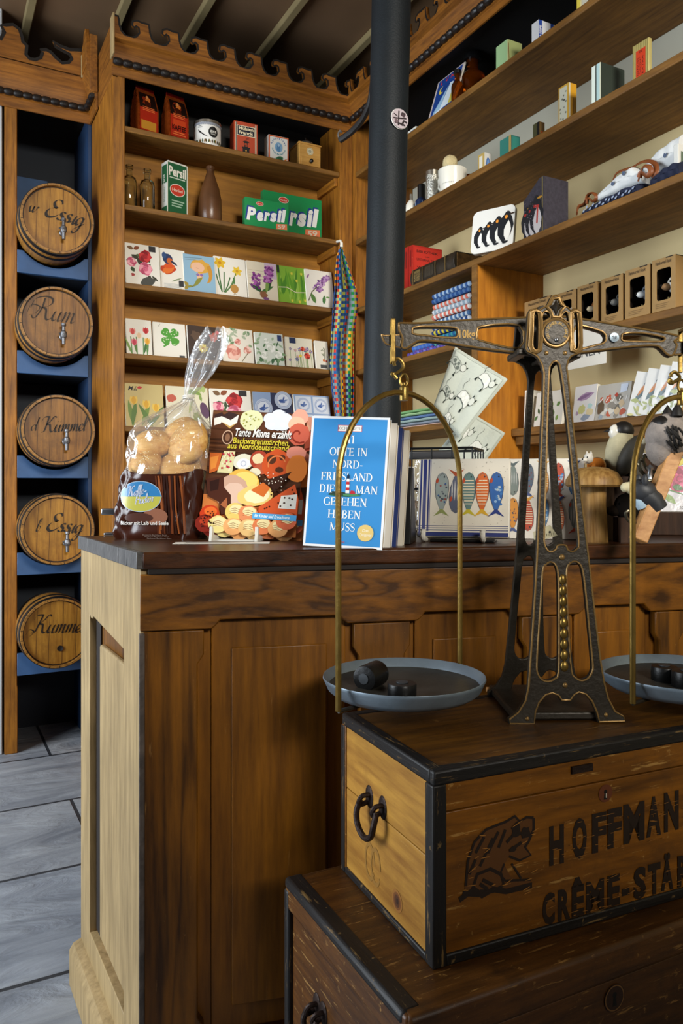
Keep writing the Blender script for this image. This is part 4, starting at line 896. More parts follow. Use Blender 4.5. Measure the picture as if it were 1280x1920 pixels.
# bottles
def bottle(name, label, cat, loc, prof, mat, group=None, cork=None):
    t = thing(name, label, cat, loc, 0, group); MB().lathe(prof, 28).build('glass' if 'glass' in mat else 'body', mat, t)
    if cork: MB().lathe(cork[0], 16).build('stopper', cork[1], t)
    return t
gp = [(0, 0), (.026, 0), (.028, .003), (.028, .1), (.024, .118), (.012, .128), (.011, .15), (.0145, .152), (.0145, .166), (.011, .168), (.009, .166), (.009, .128), (.021, .116), (.0255, .098), (.0255, .006), (0, .005)]
bottle('glass_bottle', 'clear empty glass bottle half hidden behind the cabinet post', 'bottle', (XN(243, .05), YN+.055, S2), gp, 'clear_glass', 'clear glass bottles')
bottle('glass_bottle', 'clear empty glass bottle standing left of the old green detergent box', 'bottle', (XN(276, .05), YN+.05, S2), [(r*1.02, z*.97) for r, z in gp], 'clear_glass', 'clear glass bottles')
bottle('stoneware_bottle', 'tall brown stoneware bottle with slim neck on the second shelf', 'bottle', (XN(394, .055), YN+.055, S2), [(0, 0), (.043, 0), (.0455, .004), (.0465, .05), (.045, .09), (.036, .135), (.022, .175), (.0145, .2), (.0145, .208), (.017, .211), (.017, .222), (.012, .224), (0, .22)], 'stoneware')
G = '#1d5a34'
def f(cv):
    cv.rect(-.045, .004, .045, .2, '#e0ddd0'); cv.rect(-.041, .004, .041, .196, G)
    cv.text('Persil', 0, .148, .034, '#e6e2d4', fit=.074, sx=.6, bold=.03); cv.rect(-.034, .138, .034, .142, '#c8d2c0')
    cv.ell(0, .095, .033, .024, '#e6e2d4', 28); cv.ell(0, .095, .0305, .0215, '#c43a24', 28); cv.text('Henkel', 0, .089, .012, '#e6d8c4', fit=.046)
    for q in range(3): cv.rect(-.025, .03+q*.01, .018+.006*q, .035+q*.01, '#9ab89e')
def l(cv): cv.rect(.006, .12, .044, .19, G); cv.text('Persil', .026, .135, .012, '#e6e2d4', rot=90, bold=.02); cv.rect(.006, .006, .044, .03, G); cv.text('Henkels', .03, .05, .012, '#5b7f63', rot=90, align='l')
carton('detergent_box', 'tall old green and white Persil carton between bottles', 'box', (XN(331, .04), YN+.03, S2), math.radians(14), .082, .05, .203, '#d8d6cc', f, l)
def persil(w_, h, lab, px, yd, rz):
    g = '#128a4a'
    def f(cv):
        cv.rect(-w_/2, 0, w_/2, h, g); H_ = h*.4
        for dx, dy, col, bo in ((-.006, .005, '#1f3a8c', .07), (0, 0, '#f0efe8', .05)):
            x = -w_*.46; 
            for ch, fw, up in zip('Persil', (.19, .15, .12, .14, .08, .08), (0, .02, .045, .07, .09, .11)):
                cv.text(ch, x+dx, h*.24+up*h*.9+dy, H_*(1 if ch in 'Pil' else 1), col, 'l', shear=.16, bold=bo, fit=fw*w_*.98); x += fw*w_*1.16
        cv.ell(-w_*.16, h*.84, w_*.085, h*.075, '#e6dcc8', 24); cv.ell(-w_*.16, h*.84, w_*.078, h*.063, '#cc3a24', 24); cv.text('Henkel', -w_*.16, h*.815, h*.045, '#f0e6d8', fit=w_*.11)
        x, y = w_*.34, h*.1; a = 8
        cv.poly([(x-w_*.13, y-h*.075), (x+w_*.13, y-h*.04), (x+w_*.125, y+h*.16), (x-w_*.125, y+h*.12)], '#e07a50'); cv.text('59', x, y-h*.02, h*.13, '#d8c8b0', shear=.1, rot=8, bold=.03, fit=w_*.17)
    return carton('detergent_box', lab, 'box', (XN(px, yd), YN+yd, S2), rz, w_, .03, h, '#12854a', f, pm='print_satin')
persil(.268, .172, 'large bright green Persil box standing behind the smaller one', 549, .05, 0)
persil(.188, .115, 'small bright green Persil box leaning in front of the large one', 500, .012, math.radians(-2))

# ================================================================ paper napkins
def rose(cv, x, y, r, cols):
    cv.blob(x, y, r, cols[0], 16, .14); 
    for k in range(5): a = 2*PI*k/5+x*40; cv.blob(x+r*.45*math.cos(a), y+r*.45*math.sin(a), r*.5, cols[1+k % 2], 12, .15)
    cv.blob(x, y, r*.42, cols[0], 10, .2); cv.ring(x, y, r*.18, r*.26, cols[2], 14, 20, 300)
def tulip(cv, x, y, r, col, col2, rot=90):
    for d, c in ((-18, col2), (18, col2), (0, col)): cv.leaf(x, y, r*2.1, r*1.05, rot+d, c)
def flower(cv, x, y, r, col, cen, n=6):
    for k in range(n): cv.leaf(x, y, r, r*.6, k*360/n+10, col)
    cv.ell(x, y, r*.28, r*.28, cen, 10)
GR = ['#3d6b35', '#587f3a', '#2b4f2e', '#7a9a4a']
def leaves(cv, n, x0, y0, x1, y1, l0, l1, cols=GR):
    for _ in range(n): cv.leaf(random.uniform(x0, x1), random.uniform(y0, y1), random.uniform(l0, l1), random.uniform(l0, l1)*.45, random.uniform(0, 360), random.choice(cols))
WHT = '#e9e4d8'
def a_redroses(cv, w_, h):
    cv.rect(-w_/2, 0, w_/2, h, WHT); leaves(cv, 14, -w_*.4, h*.1, w_*.25, h*.75, w_*.15, w_*.3, ['#2f4a2a', '#55663a', '#3a3a2a'])
    rose(cv, w_*.08, h*.72, w_*.19, ('#b01f28', '#d23a3a', '#8a121c')); rose(cv, w_*.08, h*.42, w_*.2, ('#d86a86', '#f0a0b0', '#b84a68')); rose(cv, -w_*.32, h*.55, w_*.14, ('#d86a86', '#f0b0b8', '#b84a68'))
    cv.leaf(-w_*.25, h*.86, w_*.2, w_*.12, 160, '#7a5a3a'); cv.leaf(-w_*.25, h*.86, w_*.2, w_*.12, 30, '#8a4a2a'); cv.leaf(-w_*.1, h*.05, w_*.5, w_*.3, 20, '#4a4a44'); cv.blob(-w_*.3, h*.25, w_*.05, '#a83a3a'); cv.rect(w_*.2, h*.85, w_*.4, h*.99, '#2a2a2c')
def a_bird(cv, w_, h):
    cv.rect(-w_/2, 0, w_/2, h, WHT); cv.blob(-w_*.2, h*.5, w_*.3, '#c2401a', sy=.7); cv.leaf(-w_*.45, h*.4, w_*.6, w_*.3, 30, '#e0702a'); cv.leaf(-w_*.4, h*.55, w_*.5, w_*.2, 10, '#d8541c'); cv.leaf(-w_*.1, h*.2, w_*.5, w_*.06, 25, '#7f8f6a')
    cv.ell(-w_*.2, h*.75, w_*.2, h*.13, '#27365e', rot=20); cv.ell(-w_*.12, h*.7, w_*.12, h*.08, '#c8622a', rot=20); cv.ell(-w_*.34, h*.83, w_*.09, h*.08, '#2e4a7a'); cv.leaf(-w_*.1, h*.72, w_*.35, w_*.1, -35, '#1f2a44')
    for k in range(5): cv.rect(-w_*.4, h*(.04+.025*k), w_*.3, h*(.05+.025*k), '#aab0b0', False)
    cv.rect(w_*.2, h*.1, w_*.4, h*.25, '#333333')
def a_mermaid(cv, w_, h):
    cv.rect(-w_/2, 0, w_/2, h, '#8fb4cc'); cv.blob(w_*.05, h*.72, w_*.32, '#d9a441', sy=.75); cv.nib([(w_*.3, h*.75), (w_*.36, h*.5), (w_*.28, h*.3)], w_*.12, '#c98f34'); cv.blob(-w_*.05, h*.68, w_*.22, '#e8b898', sy=.75, j=.05)
    cv.line([(-w_*.1, h*.66), (-w_*.03, h*.65)], .0015, '#8a4a3a'); cv.poly([(-w_*.1, h*.52), (w_*.1, h*.52), (w_*.08, h*.36), (-w_*.08, h*.36)], '#e8b898'); cv.leaf(-w_*.12, h*.48, w_*.12, w_*.1, 0, '#8a6aa8'); cv.leaf(0, h*.48, w_*.12, w_*.1, 0, '#8a6aa8')
    cv.nib([(0, h*.4), (-w_*.1, h*.25), (-w_*.25, h*.14), (-w_*.4, h*.15)], w_*.2, '#8a8a3a'); cv.leaf(-w_*.38, h*.14, w_*.2, w_*.12, 130, '#a08a3a'); cv.leaf(-w_*.4, h*.15, w_*.16, w_*.12, 230, '#a08a3a')
    cv.line([(-w_*.45, h*.9), (w_*.1, h*.93)], .003, '#6f8a9a'); cv.line([(-w_*.45, h*.85), (-w_*.1, h*.87)], .002, '#6f8a9a')
def a_daff(cv, w_, h):
    cv.rect(-w_/2, 0, w_/2, h, WHT)
    for x0, x1, y1 in ((-.3, -.38, .7), (-.25, -.2, .62), (-.22, -.02, .5), (-.3, -.46, .55), (-.2, .12, .45)): cv.line([(x0*w_, h*.1), ((x0*.4+x1*.6)*w_, y1*h*.6), (x1*w_, y1*h)], .005, '#3f6b3a')
    flower(cv, -w_*.32, h*.84, w_*.2, '#e0b52a', '#c98a18'); flower(cv, w_*.22, h*.68, w_*.17, '#e6c23a', '#cf9a20'); cv.line([(w_*.18, h*.62), (w_*.0, h*.3), (-w_*.2, h*.1)], .004, '#5a8046')
    cv.blob(w_*.1, h*.22, w_*.13, '#b88742', j=.05, sy=1.1); cv.line([(w_*.1, h*.34), (w_*.1, h*.5)], .008, '#4a7a42'); cv.line([(w_*.1, h*.12), (w_*.06, h*.05)], .002, '#9a7a4a'); cv.line([(w_*.1, h*.12), (w_*.15, h*.06)], .002, '#9a7a4a')
def a_hyac(cv, w_, h, bg='#ddd2bb'):
    cv.rect(-w_/2, 0, w_/2, h, bg); cv.rect(w_*.1, h*.6, w_/2, h, '#c9b2c4')
    for k in range(4): cv.rect(-w_*.45, h*(.55+.07*k), w_*.05, h*(.56+.07*k), '#b8ad92', False)
    for l_, s in ((30, -.1), (60, .05), (120, -.05), (150, 0), (80, .1)): cv.leaf(s*w_, h*.2, h*.42, w_*.12, l_, random.choice(GR))
    for cx_, cy_, n in ((-.22, .5, 40), (.22, .7, 60)):
        for _ in range(n): a = random.uniform(-1, 1); b_ = random.uniform(-1, 1); cv.blob(w_*(cx_+.13*a+(.04*b_)), h*(cy_+.2*b_), w_*.045, random.choice(['#8a3f8a', '#a85aa4', '#6a2f72', '#b87ab4']), 7)
    cv.blob(w_*.0, h*.16, w_*.12, '#8a5a3a'); cv.blob(w_*.08, h*.06, w_*.1, '#7a4a7a', sy=.5)
def a_green(cv, w_, h):
    cv.rect(-w_/2, 0, w_/2, h, '#7fae34')
    for k in range(22): x = random.uniform(-.45, .45)*w_; cv.leaf(x, random.uniform(-.0, .3)*h, h*random.uniform(.4, .75), w_*.09, random.uniform(78, 102), random.choice(['#5f9a2a', '#93bf48', '#4a8526', '#a8cc5a']))
    for x, y in ((.0, .78), (.32, .8), (.15, .6), (-.05, .06), (.2, .05), (.38, .1)): tulip(cv, x*w_, y*h, w_*.05, '#d8cf4a', '#bcc040')
    cv.line([(-w_*.48, h*.42), (-w_*.2, h*.44), (w_*.1, h*.33), (w_*.45, h*.36)], .004, '#d9d4b0'); cv.rect(-w_*.48, h*.8, -w_*.4, h, '#2a3a2a')
def a_lilac(cv, w_, h):
    cv.rect(-w_/2, 0, w_/2, h, WHT)
    for _ in range(75): t_ = random.random(); cv.blob(w_*(-.12+.5*t_+random.uniform(-.13, .13)*(1-t_*.6)), h*(.48+.42*t_+random.uniform(-.1, .1)*(1-t_*.6)), w_*.045, random.choice(['#8a5a9a', '#a87ab4', '#6f4580', '#bb98c4']), 7)
    cv.line([(-w_*.45, h*.15), (-w_*.3, h*.4), (-w_*.1, h*.55)], .004, '#5a5a3a'); cv.leaf(w_*.1, h*.1, h*.25, w_*.13, 80, '#4a7a42'); cv.leaf(-w_*.2, h*.1, h*.28, w_*.16, 110, '#55803f'); cv.leaf(-w_*.45, h*.75, w_*.2, w_*.06, 60, '#9a6a9a'); cv.leaf(w_*.2, h*.3, w_*.15, w_*.06, 0, '#6f9a5a')
def a_tulips(cv, w_, h):
    cv.rect(-w_/2, 0, w_/2, h, WHT)
    for x in (-.3, -.1, .15, .3): cv.leaf(x*w_, 0, h*.5, w_*.1, random.uniform(70, 115), random.choice(GR)); cv.line([(x*w_, 0), (x*w_*1.1, h*.5)], .004, '#5a8a4a')
    for x, y, c, c2 in ((-.25, .55, '#cf4a44', '#e58a80'), (.0, .45, '#e9c6a0', '#f0ddc8'), (.28, .6, '#b8262c', '#d85050'), (-.2, .25, '#c83a50', '#e07a88'), (.32, .3, '#e0a02a', '#eec46a')): tulip(cv, x*w_, y*h, w_*.14, c, c2)
def a_clover(cv, w_, h):
    cv.rect(-w_/2, 0, w_/2, h, WHT); g = '#4e9a34'
    for a in (45, 135, 225, 315):
        ca, sa = math.cos(math.radians(a)), math.sin(math.radians(a)); cx_, cy_ = w_*.02+w_*.16*ca, h*.6+w_*.16*sa
        for d in (-35, 35): q = math.radians(a+d); cv.ell(cx_+w_*.07*math.cos(q), cy_+w_*.07*math.sin(q), w_*.1, w_*.1, g, 16)
        cv.leaf(w_*.02, h*.6, w_*.28, w_*.2, a, g)
    cv.line([(w_*.02, h*.58), (-w_*.06, h*.38), (-w_*.2, h*.3)], .006, g)
    for _ in range(26): cv.ell(w_*.02+random.uniform(-.27, .27)*w_, h*.6+random.uniform(-.25, .25)*w_, .0024, .0024, '#c8dfb0', 8)
    cv.rect(w_*.28, h*.02, w_*.45, h*.08, '#444444'); script(cv, 'al', -w_*.32, h*.88, w_*.08, '#6a6a5a')
def a_dark(cv, w_, h):
    cv.rect(-w_/2, 0, w_/2, h, '#3a2a22'); flower(cv, -w_*.05, h*.35, w_*.16, '#d8c24a', '#a87a20', 9); cv.blob(w_*.3, h*.7, w_*.13, '#b8584a'); cv.blob(w_*.42, h*.85, w_*.06, '#c83a3a'); cv.blob(-w_*.25, h*.7, w_*.15, '#5a4434')
def a_paleroses(cv, w_, h):
    cv.rect(-w_/2, 0, w_/2, h, '#e6dfd0'); leaves(cv, 18, -w_*.4, h*.4, w_*.4, h*.95, w_*.12, w_*.24, ['#8aa07a', '#6a8a62', '#a8b49a']); rose(cv, -w_*.15, h*.3, w_*.25, ('#dd9c8c', '#ecc0b0', '#c87a6c')); rose(cv, w_*.3, h*.4, w_*.13, ('#dda090', '#f0ccc0', '#c8806e')); rose(cv, w_*.0, h*.62, w_*.1, ('#d88a80', '#eab0a4', '#c06a60')); cv.line([(w_*.1, h*.05), (w_*.3, h*.3)], .003, '#7a6a4a')
def a_whiteroses(cv, w_, h):
    cv.rect(-w_/2, 0, w_/2, h, '#d3d8cc'); leaves(cv, 34, -w_*.45, h*.05, w_*.4, h*.9, w_*.12, w_*.26, ['#7a9a6e', '#557a52', '#9ab090', '#3f6646'])
    for x, y, r in ((.05, .55, .16), (.3, .35, .14), (-.2, .3, .13), (-.1, .75, .1)): rose(cv, x*w_, y*h, r*w_, ('#e3e4da', '#f0f0e8', '#c8cfc0'))
    cv.rect(w_*.3, h*.78, w_*.45, h*.97, '#1f3566')
def a_wild(cv, w_, h):
    cv.rect(-w_/2, 0, w_/2, h, '#e3dcc6')
    for k in range(16): x = random.uniform(-.42, .42)*w_; y = random.uniform(.25, .7)*h; cv.line([(x+random.uniform(-.05, .05)*w_, h*.02), (x, y)], .0018, '#7f9a62', up=False); cv.L += 1; flower(cv, x, y, w_*random.uniform(.05, .08), random.choice(['#4a5a9a', '#e2c84a', '#7a6aa8', '#c8a0b0']), '#d8b83a', 5)
    rose(cv, w_*.28, h*.42, w_*.11, ('#cf3a2c', '#e25a44', '#8a1c18')); rose(cv, w_*.12, h*.64, w_*.08, ('#d2452f', '#e86a4c', '#8a1c18')); cv.rect(-w_*.35, h*.8, -w_*.12, h*.99, '#1f2f52')
def a_small(cv, w_, h):
    cv.rect(-w_/2, 0, w_/2, h, '#e2dccd'); cv.line([(w_*.15, h*.3), (w_*.25, h*.75)], .003, '#5a5a4a'); leaves(cv, 10, w_*.0, h*.45, w_*.4, h*.75, w_*.1, w_*.2, ['#6a705a', '#8a8f74']); cv.blob(w_*.1, h*.32, w_*.1, '#c86a2a'); cv.blob(w_*.3, h*.3, w_*.08, '#b8402a'); cv.rect(-w_*.2, h*.05, w_*.3, h*.17, '#4a4a4a')
def a_ytulips(cv, w_, h):
    cv.rect(-w_/2, 0, w_/2, h, '#c7b377')
    for x, a in ((-.3, 100), (-.1, 70), (.1, 55), (-.35, 80), (.2, 120)): cv.leaf(x*w_, -h*.0, h*.62, w_*.13, a, random.choice(['#5a7a34', '#47682c', '#6f8a3a']))
    for x, y in ((-.28, .5), (.05, .42), (.3, .35)): tulip(cv, x*w_, y*h, w_*.12, '#d8a32a', '#e6c050')
    script(cv, 'aki', -w_*.24, h*.84, w_*.11, '#20170f', .13); cv.text('M', -w_*.36, h*.84, w_*.11, '#20170f', shear=.3, bold=.02); cv.leaf(-w_*.18, h*.9, w_*.14, w_*.08, 10, '#c02a2a')
def a_veg(cv, w_, h):
    cv.rect(-w_/2, 0, w_/2, h, '#ded7bb'); cv.blob(-w_*.38, h*.7, w_*.1, '#c05a44'); cv.nib([(w_*.05, h*.4), (w_*.1, h*.65), (w_*.3, h*.9)], w_*.14, '#a9b86a'); leaves(cv, 8, w_*.1, h*.7, w_*.4, h*.95, w_*.15, w_*.3, ['#7f9a4a', '#a8ba70']); cv.ell(w_*.4, h*.45, w_*.1, h*.2, '#5a3a58', rot=15); cv.blob(w_*.2, h*.3, w_*.1, '#8fa25a')
def plate_art(cv, x, y, r, dk):
    cv.ell(x, y, r, r, '#d5dbe6', 26); cv.ring(x, y, r*.78, r*.96, '#a8b6cf', 26); cv.ring(x, y, r*.7, r*.74, dk, 26); cv.blob(x-r*.1, y-r*.1, r*.36, dk, sy=.6); cv.leaf(x, y, r*.5, r*.2, 70, dk); cv.leaf(x, y-r*.1, r*.6, r*.2, 20, '#6f86b4')
def a_blue1(cv, w_, h):
    cv.rect(-w_/2, 0, w_/2, h, '#27304f'); cv.rect(-w_/2, h*.45, -w_*.05, h, '#8da2c4')
    for x, y, r in ((-.24, .6, .22), (.27, .82, .22), (.15, .3, .26), (-.3, .12, .2)): plate_art(cv, x*w_, y*h, r*w_, '#3a5796')
def a_blue2(cv, w_, h):
    cv.rect(-w_/2, 0, w_/2, h, '#8ea4c6')
    for x, y in ((-.24, .74), (.25, .74), (-.24, .26), (.25, .26)):
        cv.rect((x-.22)*w_, (y-.22)*h, (x+.22)*w_, (y+.22)*h, '#cfd6e0'); plate_art(cv, x*w_, y*h, w_*.19, '#4a68a4')
plain('napkin_paper', '#e4dfd2', .6)
def napkin_pack(name, label, art, loc, rz, w_, h, tilt=11, group='paper napkin packs on the shelves', th_=.016):
    t = thing(name, label, 'napkins', loc, rz, group); M = Rm(-tilt, 'x')
    mb = MB(); mb.grid(lambda u, v: ((u-.5)*w_, 0.0006*math.sin(9*u)*math.sin(7*v), v*h), 1, 1); mb = MB().box(-w_/2, w_/2, 0, th_, 0, h); mb.build('paper_stack', 'napkin_paper', t, M=M, bev=.004, seg=2)
    cv = CV(eps=.00001, base=.0006); art(cv, w_-.004, h-.003); cv.build('printed_cover', t, M @ Tm(0, 0, .0015), 'print_film')
    return t
ROW = [(S3, [(269, 68, 454, a_redroses, 'red and pink roses, leftmost on the third shelf'), (326.5, 50, 464, a_bird, 'blue bird on an orange poppy'), (376, 62, 479, a_mermaid, 'blonde mermaid on light blue'), (434.5, 62, 479, a_daff, 'yellow daffodils and a bulb'), (494.5, 59, 487, a_hyac, 'two purple hyacinths'), (551, 60, 486, a_green, 'bright green tulip leaves'), (602, 54, 498, a_lilac, 'a lilac sprig, next to the hanging towel')]),
       (S4, [(262, 51, 599, a_tulips, 'red and yellow tulips'), (319.5, 64, 606, a_clover, 'a green four leaf clover'), (384.5, 64, 612, a_dark, 'dark brown ground behind the bread bag top'), (448, 61, 617, a_paleroses, 'large pale pink roses'), (507.5, 56, 625, a_whiteroses, 'white roses among green leaves'), (563.5, 54, 634, a_wild, 'small wild flowers and red poppies'), (606, 27, 640, a_small, 'a small grey sprig, last of the fourth shelf')]),
       (S5, [(272.5, 75, 717, a_ytulips, 'yellow tulips on tan, left of the bread bag'), (354, 82, 724, a_veg, 'pale vegetables behind the bread bag neck'), (436, 80, 730, a_redroses, 'red roses above the children book'), (515, 77, 736, a_blue1, 'blue plates on navy ground'), (589, 70, 741, a_blue2, 'blue plates in pale squares')])]
for z, items in ROW:
    for k, (px, wp, ytop, art, desc) in enumerate(items):
        yd = .03+.004*(k % 2); Xa = XN(px-wp/2+.8, yd); Xb = XN(px+wp/2-.8, yd); P = onY(px, ytop, YN+yd+.03); h = (P.z-z)/math.cos(math.radians(11))
        napkin_pack('napkin_pack', 'pack of paper napkins printed with '+desc, art, ((Xa+Xb)/2, YN+yd, z), 0, Xb-Xa, min(h, .172))
# ================================================================ hanging towel
t = thing('kitchen_towel', 'multicoloured checked woven towel hanging from the corner post', 'towel', (0, 0, 0))
YT = YN-.035; pL = [(462, 637, 640), (480, 632, 648), (510, 629, 660), (545, 627, 673), (575, 624, 676), (620, 622, 668), (680, 619, 666), (730, 622, 667), (790, 630, 664), (860, 634, 662)]
def lat(y):
    for a, b_ in zip(pL, pL[1:]):
        if y <= b_[0]: k = (y-a[0])/(b_[0]-a[0]); return a[1]+(b_[1]-a[1])*k, a[2]+(b_[2]-a[2])*k
    return pL[-1][1:]
pal = ['#2a4a86', '#1f7a3c', '#c83a2a', '#d8862a', '#b8b83a', '#3a6aa0', '#8aa0a8', '#22406a']
def towel(u, v):
    y = 462+398*v; a, b_ = lat(y); px = a+(b_-a)*(.5-.5*math.cos(PI*u)*(.9+.1*math.cos(3*PI*u))); f_ = .024*min(1, v*5+.15)*math.sin(u*PI*5+v*1.2)
    return tuple(onY(px, y, YT+f_))
def tcol(u, v):
    i, j = int(u*16), int(v*70)
    return pal[(i*3+i//3) % 8] if (i+j) % 2 else ['#d9a03a', '#2a3a5a', '#a8b06a', '#2f5a90', '#7a8a8a'][(i//3+j//14) % 5]
mb = MB(); mb.grid(towel, 32, 140, cfn=tcol); mb.build('cloth', 'cloth', t, ang=80, solid=.004)
q = onY(639, 462, YT); mb = MB(); mb.tube([(q.x, YN+.002, q.z+.03), (q.x, YT+.005, q.z+.025), (q.x, YT-.006, q.z+.012), (q.x, YT-.004, q.z-.004)], [.005, .005, .006, .007], 8); mb.build('hanging_loop', 'napkin_paper', t)
# ================================================================ goods on the right-hand shelves
def RX(px, yd): return onX(px, 900, XS+yd).y
def rbox(name, label, cat, pa, pb, pc, ptop, z, col, yd=.03, front=None, right=None, group=None, h=None, rough=.5, pm='print', hid=0):
    """box whose front faces the room: front edge columns pa (far) to pb (near), near side back to column pc, top row ptop at pb"""
    Xf = XS+yd; ya, yb = onX(pa, 900, Xf).y, onX(pb, 900, Xf).y; w_ = ya-yb; hh = h or onX(pb, ptop, Xf).z-z
    d = max(.012, min(DR-yd-.01, onY(pc, 900, yb).x-Xf)) if pc else .05
    F_ = (lambda cv: front(cv, w_, hh)) if front else None; R_ = (lambda cv: right(cv, d, hh)) if right else None
    return carton(name, label, cat, (Xf, (ya+yb)/2, z), -PI/2, w_, d, hh, col, F_, None, R_, group=group, rough=rough, pm=pm)
# --- top shelf
def f(cv, w_, h): cv.rect(-w_/2+.006, .006, w_/2-.006, h-.008, '#2f6fa8'); cv.rect(w_*.05, .006, w_*.25, h-.008, '#d8d8c8')
rbox('soap_box', 'small blue and white box right beside the iron column on the top shelf', 'box', 742, 779, 792, 236, S1, '#d6d6cc', .02, f)
def a_luna(cv, w_, h):
    cv.rect(-w_/2, 0, w_/2, h, '#c8b8b4'); cv.rect(-w_*.44, h*.02, w_*.46, h*.98, '#1c3f86')
    cv.poly([(w_*.1, h*.74), (w_*.22, h*.72), (w_*.3, h*.2), (-w_*.1, h*.2)], '#dbe6ea'); cv.poly([(w_*.3, h*.8), (w_*.42, h*.2), (w_*.22, h*.2)], '#cfc04a'); cv.poly([(w_*.05, h*.7), (-w_*.36, h*.2), (-w_*.1, h*.2)], '#9cc0d8')
    cv.ell(-w_*.22, h*.7, w_*.1, w_*.1, '#e0c848'); cv.ell(-w_*.17, h*.715, w_*.085, w_*.085, '#1c3f86'); cv.leaf(-w_*.44, h*.14, w_*.5, h*.07, 8, '#dfe8ee'); cv.leaf(-w_*.4, h*.06, w_*.7, h*.06, 5, '#17244a'); cv.leaf(-w_*.44, h*.03, w_*.4, h*.05, 4, '#3f8a70')
    for k, ch in enumerate('LUNA'): cv.text(ch, (-.3+.2*k)*w_, h*.86, h*.085, '#c8383a', bold=.03)
q = onX(823, 900, XS+.03); t = thing('wall_sign', 'blue Luna tin sign with moon and sailing boat leaning on the top shelf', 'sign', (XS+.03, RX(823, .03), S1), -PI/2); w_ = RX(800, .03)-RX(850, .03)
ML = Rm(-17, 'x'); MB().box(-w_/2, w_/2, 0, .006, 0, .185).build('board', 'print_base', t, M=ML, bev=.001); cv = CV(); a_luna(cv, w_-.004, .182); cv.build('picture', t, ML @ Tm(0, 0, .001), 'print_satin')
ab = [(0, 0), (1, 0), (1.02, .02), (1.02, .56), (.9, .64), (.5, .72), (.42, .76), (.42, .9), (.62, .92), (.62, .99), (.4, 1), (0, .98)]
def amb(px, yd, r, h, lab):
    t = thing('amber_bottle', lab, 'bottle', (XS+yd, RX(px, yd), S1), 0, 'amber pharmacy bottles'); MB().lathe([(a*r, b_*h) for a, b_ in ab], 28).build('glass', 'amber_glass', t)
    MB().lathe([(0, h*.9), (r*.66, h*.9), (r*.66, h*1.0), (0, h*1.01)], 20).build('cap', 'black_plastic', t)
amb(857, .05, .021, .135, 'small amber glass bottle next to the blue sign on the top shelf'); amb(885, .12, .05, .21, 'large amber glass bottle with black cap on the top shelf')
def f(cv, w_, h): cv.rect(-w_/2, 0, w_/2, h, '#8fae7e')
def r(cv, d, h): cv.rect(.002, 0, d, h, '#a9b374'); cv.line([(.004, h*.9), (.008, h*.2)], .003, '#7a5a34')
rbox('wooden_box', 'upright pale green painted wooden box on the top shelf', 'box', 930, 951, 978, 73, S1, '#b9b98a', .05, f, r)
def f(cv, w_, h): cv.rect(-w_/2+.002, 0, w_/2-.002, h-.002, '#d8dade')
def r(cv, d, h): cv.rect(0, 0, d, h, '#dfe2e8'); cv.rect(d*.02, 0, d*.22, h, '#2346a0'); cv.rect(d*.75, 0, d*.95, h, '#2346a0'); cv.text('KERN-SEIFE', d*.17, h*.12, d*.11, '#e8eaf0', 'l', rot=90, bold=.03, fit=h*.7); cv.ring(d*.48, h*.4, d*.1, d*.13, '#7f8fb4'); cv.ell(d*.48, h*.4, d*.06, d*.06, '#9fabc4')
rbox('soap_carton', 'white and blue carton of soap near the right of the top shelf', 'box', 996, 1009, 1039, 36, S1, '#d8dade', .04, f, r)
rbox('soap_carton', 'white carton with yellow edge cut off by the top of the photo', 'box', 1081, 1088, 1102, -40, S1, '#cfc9a0', .04, lambda cv, w_, h: cv.rect(-w_/2, 0, w_/2, h, '#d8c34a'), lambda cv, d, h: cv.rect(.006, 0, d, h, '#c4c6bc'))
# --- second shelf
plain('white_glaze', '#e6e2d4', .2); plain('cobalt_glass', '#1a2a4a', .15); plain('bristle', '#cdbb8c', .9, bump=.8, bscale=220); plain('silver_glitter', '#b8b5aa', .3, .75, bump=1, bscale=160, var=.3, vscale=120)
t = thing('pump_bottle', 'small round white bottle with silver top right beside the column', 'bottle', (XS+.04, RX(770, .04), S2)); MB().lathe([(0, 0), (.026, 0), (.028, .01), (.026, .028), (.012, .05), (.007, .056), (0, .057)], 24).build('body', 'white_glaze', t); MB().lathe([(0, .055), (.006, .055), (.005, .08), (0, .081)], 12).build('cap', 'tin_metal', t)
t = thing('cologne_bottle', 'small blue bottle with tall black cap on the second shelf', 'bottle', (XS+.05, RX(790, .05), S2)); MB().lathe([(0, 0), (.022, 0), (.024, .004), (.024, .035), (.016, .045), (0, .046)], 20).build('glass', 'cobalt_glass', t); MB().lathe([(0, .045), (.0155, .045), (.0155, .095), (.013, .098), (0, .098)], 20).build('cap', 'black_plastic', t)
cv = CV(); cv.rect(-.018, .006, .018, .03, '#8fa4c0'); cv.text('EAU', 0, .014, .007, '#27406a'); cv.build('label', t, Rm(-70, 'z'), warp=cyl(.0245))
t = thing('glitter_tin', 'tall silver cylindrical tin with sparkling side beside the white mug', 'tin', (XS+.045, RX(811, .045), S2)); MB().lathe([(0, 0), (.024, 0), (.025, .003), (.025, .1), (.0, .1)], 28).build('body', 'silver_glitter', t); MB().lathe([(0, .1), (.026, .1), (.0265, .116), (.024, .118), (0, .118)], 28).build('lid', 'tin_metal', t)
t = thing('shaving_mug', 'white shaving mug with grey lettering on the second shelf', 'mug', (XS+.055, RX(848, .055), S2)); r0 = .053
MB().lathe([(0, .004), (.036, .004), (.040, .0), (.042, .01), (.049, .045), (.0515, .083), (.0495, .085), (.047, .078), (.039, .012), (0, .01)], 40).build('body', 'white_glaze', t)
mb = MB(); mb.tube(spline([(0, .05, .085), (0, .08, .082), (0, .085, .05), (0, .05, .03)], 6), .005, 10); mb.build('handle', 'white_glaze', t)
